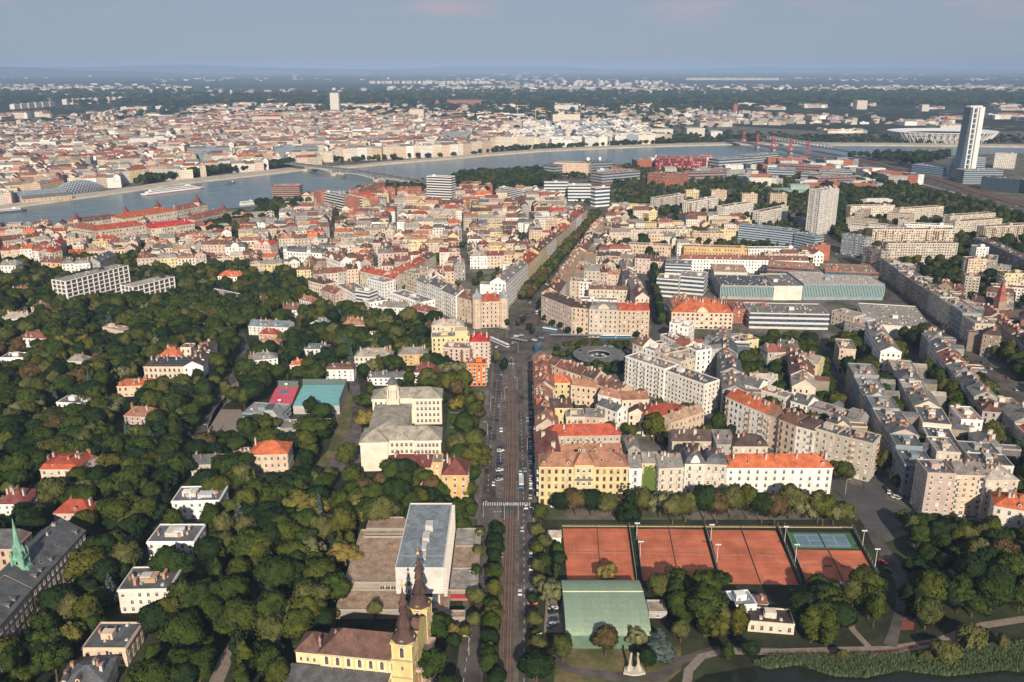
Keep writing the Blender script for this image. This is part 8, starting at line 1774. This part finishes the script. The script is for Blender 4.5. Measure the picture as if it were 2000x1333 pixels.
# ---------------------------------------------------------------- vehicles
PAINTS = [('white', (.75, .75, .74)), ('silver', (.45, .46, .47)), ('black', (.02, .02, .022)), ('dark grey', (.09, .09, .1)), ('dark blue', (.03, .05, .14)), ('red', (.4, .03, .03)), ('light blue', (.2, .33, .45)), ('orange', (.7, .22, .03)), ('yellow', (.75, .5, .05))]
m, tt, bb, aa = attr_mat('car_paint', .3, .5, .8, .97, 1.03)
CST = ['car_paint', 'window_glass', 'plain']
def car_meshes(c, L_=4.4, W_=1.8, van=False):
    m = MB(); w = W_/2; prof = [(-L_/2, .35), (-L_/2, .85), (-L_/2+.25, .95), (-L_*.2, 1.0), (L_*.28, 1.0), (L_/2-.1, .8), (L_/2, .7), (L_/2, .35)]
    if van: prof = [(-L_/2, .35), (-L_/2, 1.1), (-L_/2+.1, 1.15), (L_*.25, 1.15), (L_/2-.2, 1.0), (L_/2, .8), (L_/2, .35)]
    for (x0, z0), (x1, z1) in zip(prof, prof[1:]): m.poly([(x0, -w, z0), (x0, w, z0), (x1, w, z1), (x1, -w, z1)][::-1], 0, c)
    m.poly([(x, -w, z) for x, z in prof][::-1], 0, c); m.poly([(x, w, z) for x, z in prof], 0, c)
    zt = 1.48 if not van else 2.0; a, b_, a2, b2 = -L_*.40, L_*.2, -L_*.27, L_*.04
    if van: a, b_, a2, b2 = -L_/2+.12, L_*.3, -L_/2+.25, L_*.12
    zb = 1.0 if not van else 1.15; wi = w*.82
    m.poly([(a2, -wi, zt), (b2, -wi, zt), (b2, wi, zt), (a2, wi, zt)], 0, c)
    body = m.mesh('body', CST); g_ = MB(); 
    for s in (-1, 1): q = [(a, s*w*.98, zb), (b_, s*w*.98, zb), (b2, s*wi, zt-.02), (a2, s*wi, zt-.02)]; g_.poly(q if s < 0 else q[::-1], 1, (0, 0, 0))
    g_.poly([(b_, -w*.98, zb), (b_, w*.98, zb), (b2, wi, zt-.02), (b2, -wi, zt-.02)], 1); g_.poly([(a, w*.98, zb), (a, -w*.98, zb), (a2, -wi, zt-.02), (a2, wi, zt-.02)], 1)
    return body, g_.mesh('windows', CST)
wm_ = MB(); 
for k in range(10):
    a, a2 = 2*math.pi*k/10, 2*math.pi*(k+1)/10; r_ = .33
    wm_.poly([(r_*math.cos(a), -.1, r_*math.sin(a)), (r_*math.cos(a2), -.1, r_*math.sin(a2)), (r_*math.cos(a2), .1, r_*math.sin(a2)), (r_*math.cos(a), .1, r_*math.sin(a))], 2, (.02, .02, .02))
    for s in (-1, 1): wm_.poly([(0, s*.1, 0), (r_*math.cos(a), s*.1, r_*math.sin(a)), (r_*math.cos(a2), s*.1, r_*math.sin(a2))][::s], 2, (.1, .1, .1))
wheel = wm_.mesh('wheel', CST)
CARM = [(n, *car_meshes(c), *car_meshes(c, 5.2, 2.0, True)) for n, c in PAINTS]
NCAR = 0
def car(px, py, rz, ci=None, van=False, lab=None, xy=None, where='parked'):
    global NCAR
    if NCAR >= 290: return
    NCAR += 1
    p = Vector((*xy, 0)) if xy else G(px, py); z = PJ(p.x, p.y)[2]
    if xy: px, py = PJ(p.x, p.y)[:2]
    ci = ci if ci is not None else R.choice((0, 0, 1, 1, 2, 2, 3, 3, 3, 4, 5, 6)); n, b1, g1, b2, g2 = CARM[ci]; kk = 'delivery_van' if van else 'parked_car'
    o = empty(kk, (p.x, p.y, .06), rz); put(b2 if van else b1, 'body', o); put(g2 if van else g1, 'windows', o)
    if z < 790:
        for sx in (-1.35, 1.4):
            for sy in (-.8, .8): put(wheel, 'wheel', o, (sx, sy, .33))
    tag(o, lab or ('%s %s %s' % (n, 'van' if van else 'car', where)), 'van' if van else 'car', 'vehicles on the streets', px=(px, py), fixed=bool(lab))
U = math.pi/2
for i, c in enumerate((2, 0, 3, 3, 4, 2, 3, 0, 3, 2, 1)): car(978-i*.3, 876+i*6.3, .35, c, where='parked slanting in the strip beside the tram track')
for y, c in ((1025, 2), (1032, 5), (1042, 0), (1084, 1), (1090, 0), (1130, 4), (1160, 3), (1205, 2)): car(972 if y < 1100 else 950, y, .3 if y < 1100 else U, c, where='parked under the median trees')
for i in range(20): car(1036+R.uniform(-.6, .6), 790+i*9.6, U, where='parked at the kerb below the tram road houses')
for i in range(9): car(1037, 1040+i*24+R.uniform(-4, 4), U, where='parked along the kerb beside the courts')
car(1035, 700+25, U, 7, lab='orange car on the tram road before the roundabout'); car(1020, 1036, U, 1, lab='silver car driving on the tram road past the white hut'); car(1030, 822, U, 6, True, lab='light blue van driving on the tram road'); car(952, 922, U, 2, lab='black car behind the blue bus'); car(953, 912, U, 3, lab='dark grey car just behind the blue bus'); car(915, 1004, .2, 7, lab='orange yellow car on the pavement by the hostel')
car(979, 842, U, 0, True, lab='white van with green load parked by the tram track'); car(1082, 1191, .4, 0, where='parked on the gravel left of the green hall'); car(1080, 1198, .4, 2, where='parked on the gravel left of the green hall'); car(1077, 1222, .9, 1, lab='silver blue car at the lower left corner of the green hall'); car(1082, 1214, .5, 4, where='parked on the gravel left of the green hall'); car(1040, 1180, 0.1, 7, lab='orange car on the kerb left of the green hall'); car(1082, 990, .7, 0, lab='white car below the cream yellow apartment house')
for x, y, a, c in ((1650, 1148, 1.1, 0), (1664, 1148, 1.1, 0), (1678, 1150, 1.1, 5), (1708, 1146, .9, 0), (1640, 1144, 1.1, 1), (1722, 1100, 2.2, 5), (1735, 1116, 2.1, 2), (1552, 1160, 1.8, 1), (1736, 963, 1.2, 0), (1748, 972, .3, 0), (1756, 975, .3, 1), (1869, 1009, 0, 0), (1890, 1008, 0, 1), (1730, 955, 1.3, 2)): car(x, y, a, c, where='parked near the park junction')
car(686, 899, 0, 0, lab='white car parked on the forecourt below the academy')
def road_cars(pts, n, off, w=0.0, where=''):
    P = [G(*p) for p in pts]; Ls = [(b_-a).length for a, b_ in zip(P, P[1:])]; T = sum(Ls)
    for _ in range(n):
        s = R.uniform(0, T); k = 0
        while k < len(Ls)-1 and s > Ls[k]: s -= Ls[k]; k += 1
        d = (P[k+1]-P[k]).normalized(); o_ = R.choice(off)+R.uniform(-.3, .3); nn_ = Vector((-d.y, d.x, 0)); p = P[k]+d*s+nn_*o_
        car(0, 0, math.atan2(d.y, d.x), xy=(p.x, p.y), where=where)
road_cars([(1030, 640), (1065, 575), (1100, 530), (1135, 480), (1172, 420)], 46, (-10, -7, 7, 10), where='on the tree lined avenue'); road_cars([(1385, 690), (1392, 760), (1398, 830)], 22, (-5, 5), where='parked in the narrow shaded street'); road_cars([(1710, 975), (1700, 880), (1640, 760), (1600, 680)], 14, (-4.5, 4.5), where='parked in the long side street')
road_cars([(1990, 790), (1900, 712), (1800, 630), (1720, 560), (1640, 490)], 40, (-13, -9, 9, 13), where='on the wide boulevard at the right'); road_cars([(1700, 330), (1790, 350), (1900, 385), (2000, 412)], 34, (-14, -10, 10, 14), where='on the motorway'); road_cars([(1282, 668), (1292, 610), (1270, 560)], 8, (-5, 5), where='parked in the street left of the peach school')
road_cars([(965, 690), (1000, 660), (1042, 660), (1100, 672), (1250, 690)], 22, (-6, -3, 3, 6), where='driving through the roundabout'); road_cars([(955, 960), (960, 880), (968, 800), (974, 730)], 9, (-2, 2), where='driving down the left lane of the tram road'); road_cars([(1023, 1200), (1023, 1020), (1021, 900), (1016, 760)], 6, (-1.2, 1.5), where='driving on the right lane of the tram road')
road_cars([(358, 925), (395, 850), (432, 785), (455, 740)], 7, (-3.2, 3.2), where='parked on the sloping street in the villa quarter')
def bus(px, py, rz, L_=12, col=(.06, .22, .38), top=(.62, .66, .68), nm='bus', lab='', segs=1):
    p = G(px, py); root = empty(nm, (p.x, p.y, .06), rz); m = MB(); w = 1.28; n = len(range(segs)); sl_ = L_/segs
    for k in range(segs):
        x0 = -L_/2+k*sl_; m = MB(); m.box(x0+.15, -w, .35, x0+sl_-.15, w, 1.35, 0, col, bot=True); m.box(x0+.15, -w, 2.35, x0+sl_-.15, w, 3.0, 0, top); m.box(x0+.3, -w*.7, 3.0, x0+sl_*.6, w*.7, 3.3, 0, lrp(top, .8))
        o = m.build('body', root, mats=CST); m = MB(); m.box(x0+.18, -w+.03, 1.35, x0+sl_-.18, w-.03, 2.35, 1, (0, 0, 0), top=False); m.build('windows', root, mats=CST)
        for sx in (x0+sl_*.2, x0+sl_*.78):
            for sy in (-1.1, 1.1): o = put(wheel, 'wheel', root, (sx, sy, .45), 0, (1.4, 1.4, 1.4))
    tag(root, lab, nm, px=(px, py))
bus(955, 890, U+.03, lab='blue bus driving down the left lane of the tram road', col=(.08, .26, .42), top=(.14, .38, .52)); bus(1018, 946, U, lab='white roofed blue bus in the right lane of the tram road', top=(.62, .65, .66)); bus(969, 633, .1, 16, lab='blue and white bus waiting in front of the domed corner palace'); bus(1074, 648, -.55, 14, lab='blue and white bus turning at the right side of the roundabout')
bus(1186, 661, 0, 13, lab='left one of two blue buses at the stop below the red roofed house'); bus(1218, 661, 0, 13, lab='right one of two blue buses at the stop below the red roofed house'); bus(1052, 612, U-.4, 10, lab='pale bus in the shade at the foot of the pinkish corner house', top=(.6, .6, .6), col=(.4, .5, .55)); bus(975, 672, -.95, 26, (.62, .64, .62), (.6, .62, .62), 'tram', 'white and red articulated tram leaving the roundabout', 4)
bus(1900, 628, -.6, 16, lab='blue bus on the boulevard beside the red spired church')
# ---------------------------------------------------------------- lamp posts, station roofs
def lamp(px, py, h_, lab='street lamp'):
    p = G(px, py); r = empty('street_lamp', (p.x, p.y, 0), R.choice((0, math.pi))); m = MB(); m.cyl(0, 0, 0, h_, .14, .08, 6, PLAIN, (.4, .4, .39)); m.bar((0, 0, h_), (1.6, 0, h_+.4), .1, PLAIN, (.4, .4, .39)); m.build('pole', r); m = MB(); m.box(1.2, -.18, h_+.3, 2.1, .18, h_+.5, PLAIN, (.6, .6, .6), bot=True); m.build('lamp_head', r)
    tag(r, lab, 'street lamp', 'street lamps', px=(px, py-15), fixed=False)
for x, y in ((926, 1150), (931, 1070), (916, 1280), (1048, 1275), (1042, 1022), (944, 1010), (985, 1015), (1012, 1015), (952, 850), (958, 800), (978, 905), (1002, 720), (1651, 965), (1788, 1000), (1012, 690), (990, 660), (1075, 640), (985, 780), (1010, 760), (1030, 880), (385, 880), (408, 855), (1280, 690), (1340, 770)): lamp(x, y, 8.5, 'grey street lamp')
def shelter(px, py, L_, rz, lab, nm='tram_stop_shelter'):
    p = G(px, py); r = empty(nm, (p.x, p.y, 0), rz); m = MB(); m.box(-L_/2, -1.5, 3, L_/2, 1.5, 3.25, PLAIN, (.25, .28, .27), bot=True); m.build('roof', r)
    for i in range(5): m = MB(); x = -L_/2+.5+(L_-1)*i/4; m.cyl(x, 0, 0, 3, .1, .1, 5, PLAIN, (.3, .3, .3)); m.build('post', r)
    tag(r, lab, 'tram stop', px=(px, py))
shelter(1125, 661, 45, -.02, 'long dark platform roof at the roundabout bus stops'); shelter(982, 648, 14, -.6, 'white ribbed shelter on the roundabout island'); shelter(1014, 670, 16, -.6, 'grey green shelter beside the tram on the roundabout')
p = G(1052, 690); gt = empty('glass_dome_kiosk', (p.x, p.y, 0)); m = MB(); m.lathe(0, 0, [(4, 0), (4, 6), (3.6, 7.5), (2.4, 9.4), (.001, 10.4)], 12, FGL, (.3, .4, .45)); m.build('dome', gt); tag(gt, 'small glass domed corner turret at the tip of the triangle block', 'kiosk', px=(1050, 680))
# ---------------------------------------------------------------- far hills and air
hm = MB(); rn = random.Random(11)
for (x0, x1, d_, hh) in ((-30000, -2000, 36000, 330), (-9000, 9000, 42000, 300), (-22000, -9000, 26000, 260), (6000, 26000, 46000, 260)):
    n = 60; pr = []
    for i in range(n+1):
        q = i/n; e = math.sin(math.pi*q)**.7; pr.append((x0+(x1-x0)*q, hh*e*(.75+.12*math.sin(q*9+x0)+.08*math.sin(q*23)+.05*rn.random())))
    for (xa, ha), (xb, hb_) in zip(pr, pr[1:]):
        hm.poly([(xa, d_-2600, -2), (xb, d_-2600, -2), (xb, d_, hb_), (xa, d_, ha)], 0); hm.poly([(xb, d_+2600, -2), (xa, d_+2600, -2), (xa, d_, ha), (xb, d_, hb_)], 0)
o = hm.build('hills', mats=['far_plain']); kind(o, 'structure')
hz = MB(); hz.box(-100000, -280, -3, 100000, 105000, 345, 0, bot=True)
m = bpy.data.materials.new('air'); m.use_nodes = True; tn = m.node_tree; tn.nodes.clear(); out = tn.nodes.new('ShaderNodeOutputMaterial'); pv = tn.nodes.new('ShaderNodeVolumePrincipled')
pv.inputs['Color'].default_value = (.31, .45, .68, 1); pv.inputs['Density'].default_value = HAZE; pv.inputs['Anisotropy'].default_value = -.25; tn.links.new(pv.outputs[0], out.inputs['Volume']); MAT['air'] = m
o = hz.build('haze', mats=['air']); kind(o, 'stuff', 'thin blue air veiling the far plain')
# ---------------------------------------------------------------- labels that single out one thing
LM = [('the church', 790, 1240), ('the hostel slab', 830, 1060), ('the green hall', 1188, 1190), ('the clay courts', 1300, 1080), ('the hard court', 1605, 1055), ('the clubhouse', 1480, 1195), ('the sculpture', 1238, 1300), ('the green spire', 42, 1080), ('the topmost cubic villa', 385, 960), ('the middle cubic villa', 340, 1045), ('the lowest cubic villa', 290, 1135),
      ('the low peach villa', 205, 1240), ('the large cream villa', 135, 890), ('the orange roofed villa', 528, 880), ('the ochre house', 835, 915), ('the domed academy', 790, 820), ('the teal court', 625, 770), ('the solar panelled school', 345, 700), ('the orange block', 930, 730), ('the dark red roof', 930, 660), ('the grid blocks', 215, 560), ('the yellow gabled house', 1140, 930),
      ('the ivy house', 1268, 930), ('the white red roofed house', 1525, 930), ('the ring pavilion', 1170, 690), ('the domed corner palace', 955, 590), ('the peach school', 1370, 620), ('the market hall', 1750, 615), ('the green glass hall', 1650, 565), ('the beige corner house', 1670, 885), ('the pinkish tall block', 1838, 960), ('the red spired church', 1950, 600), ('the white palace', 595, 490), ('the white modern block', 690, 580),
      ('the red playground', 1768, 1218), ('the pond', 1750, 1320), ('the park junction', 1760, 1110), ('the avenue', 1100, 500), ('the river palace', 300, 430), ('the university slab', 655, 395), ('the white slab tower', 857, 370), ('the residential tower', 1610, 410), ('the ochre barrack', 1400, 480), ('the peach barrack', 1265, 480), ('the pink corner house', 512, 480), ('the boulevard', 1760, 590), ('the long beige slab', 1800, 485),
      ('the wedge roof', 545, 830), ('the lone round tree', 1277, 836), ('the modern white slab', 1300, 740), ('the clinic', 1120, 365), ('the office park', 1330, 330), ('the maroon edge villa', 20, 970), ('the bright red villa', 140, 990), ('the crosswalk', 990, 985), ('the tram road houses', 1045, 780), ('the slate gable house', 415, 890), ('the flat white villa', 140, 780), ('the pale domed turrets', 935, 560), ('the grey topped block', 1900, 900), ('the right edge house', 1990, 1000)]
ORD = ['first', 'second', 'third', 'fourth', 'fifth', 'sixth', 'seventh', 'eighth', 'ninth', 'tenth', 'eleventh', 'twelfth']
def rel(px):
    n, x, y = min(LM, key=lambda l: math.hypot(l[1]-px[0], (l[2]-px[1])*1.3)); dx, dy = px[0]-x, px[1]-y
    return ('%s %s' % (('left of' if dx < 0 else 'right of') if abs(dx) > abs(dy) else ('above' if dy < 0 else 'below'), n))
items = []
for o, lab, px, fixed, mid in THINGS: items.append([o, lab if fixed else '%s %s' % (lab, rel(px)), px, fixed])
used = {}
for it in items: used.setdefault(it[1], []).append(it)
def setl(it, l): it[0]['label'] = ' '.join(l.split()[:16])
for lab, g_ in used.items():
    if len(g_) == 1: setl(g_[0], lab); continue
    g_.sort(key=lambda it: it[2][0] if True else 0)
    xs_ = [it[2][0] for it in g_]; ys2 = [it[2][1] for it in g_]; vert = (max(ys2)-min(ys2)) > (max(xs_)-min(xs_))
    if vert: g_.sort(key=lambda it: it[2][1])
    n = len(g_)
    for i, it in enumerate(g_):
        if vert: w = 'topmost' if i == 0 else 'lowest' if i == n-1 else (ORD[i] if i < 12 else '%dth' % (i+1))+' from top'
        else: w = 'leftmost' if i == 0 else 'rightmost' if i == n-1 else (ORD[i] if i < 12 else '%dth' % (i+1))+' from left'
        setl(it, '%s, %s' % (lab, w)) if len(lab.split())+len(w.split()) <= 16 else setl(it, '%s, %s' % (' '.join(lab.split()[:13]), w))
seen = {}
for it in items:
    l = it[0]['label']; seen[l] = seen.get(l, 0)+1
print('duplicate labels', sum(1 for v in seen.values() if v > 1), 'objects', len(sc.objects), 'cars', NCAR)
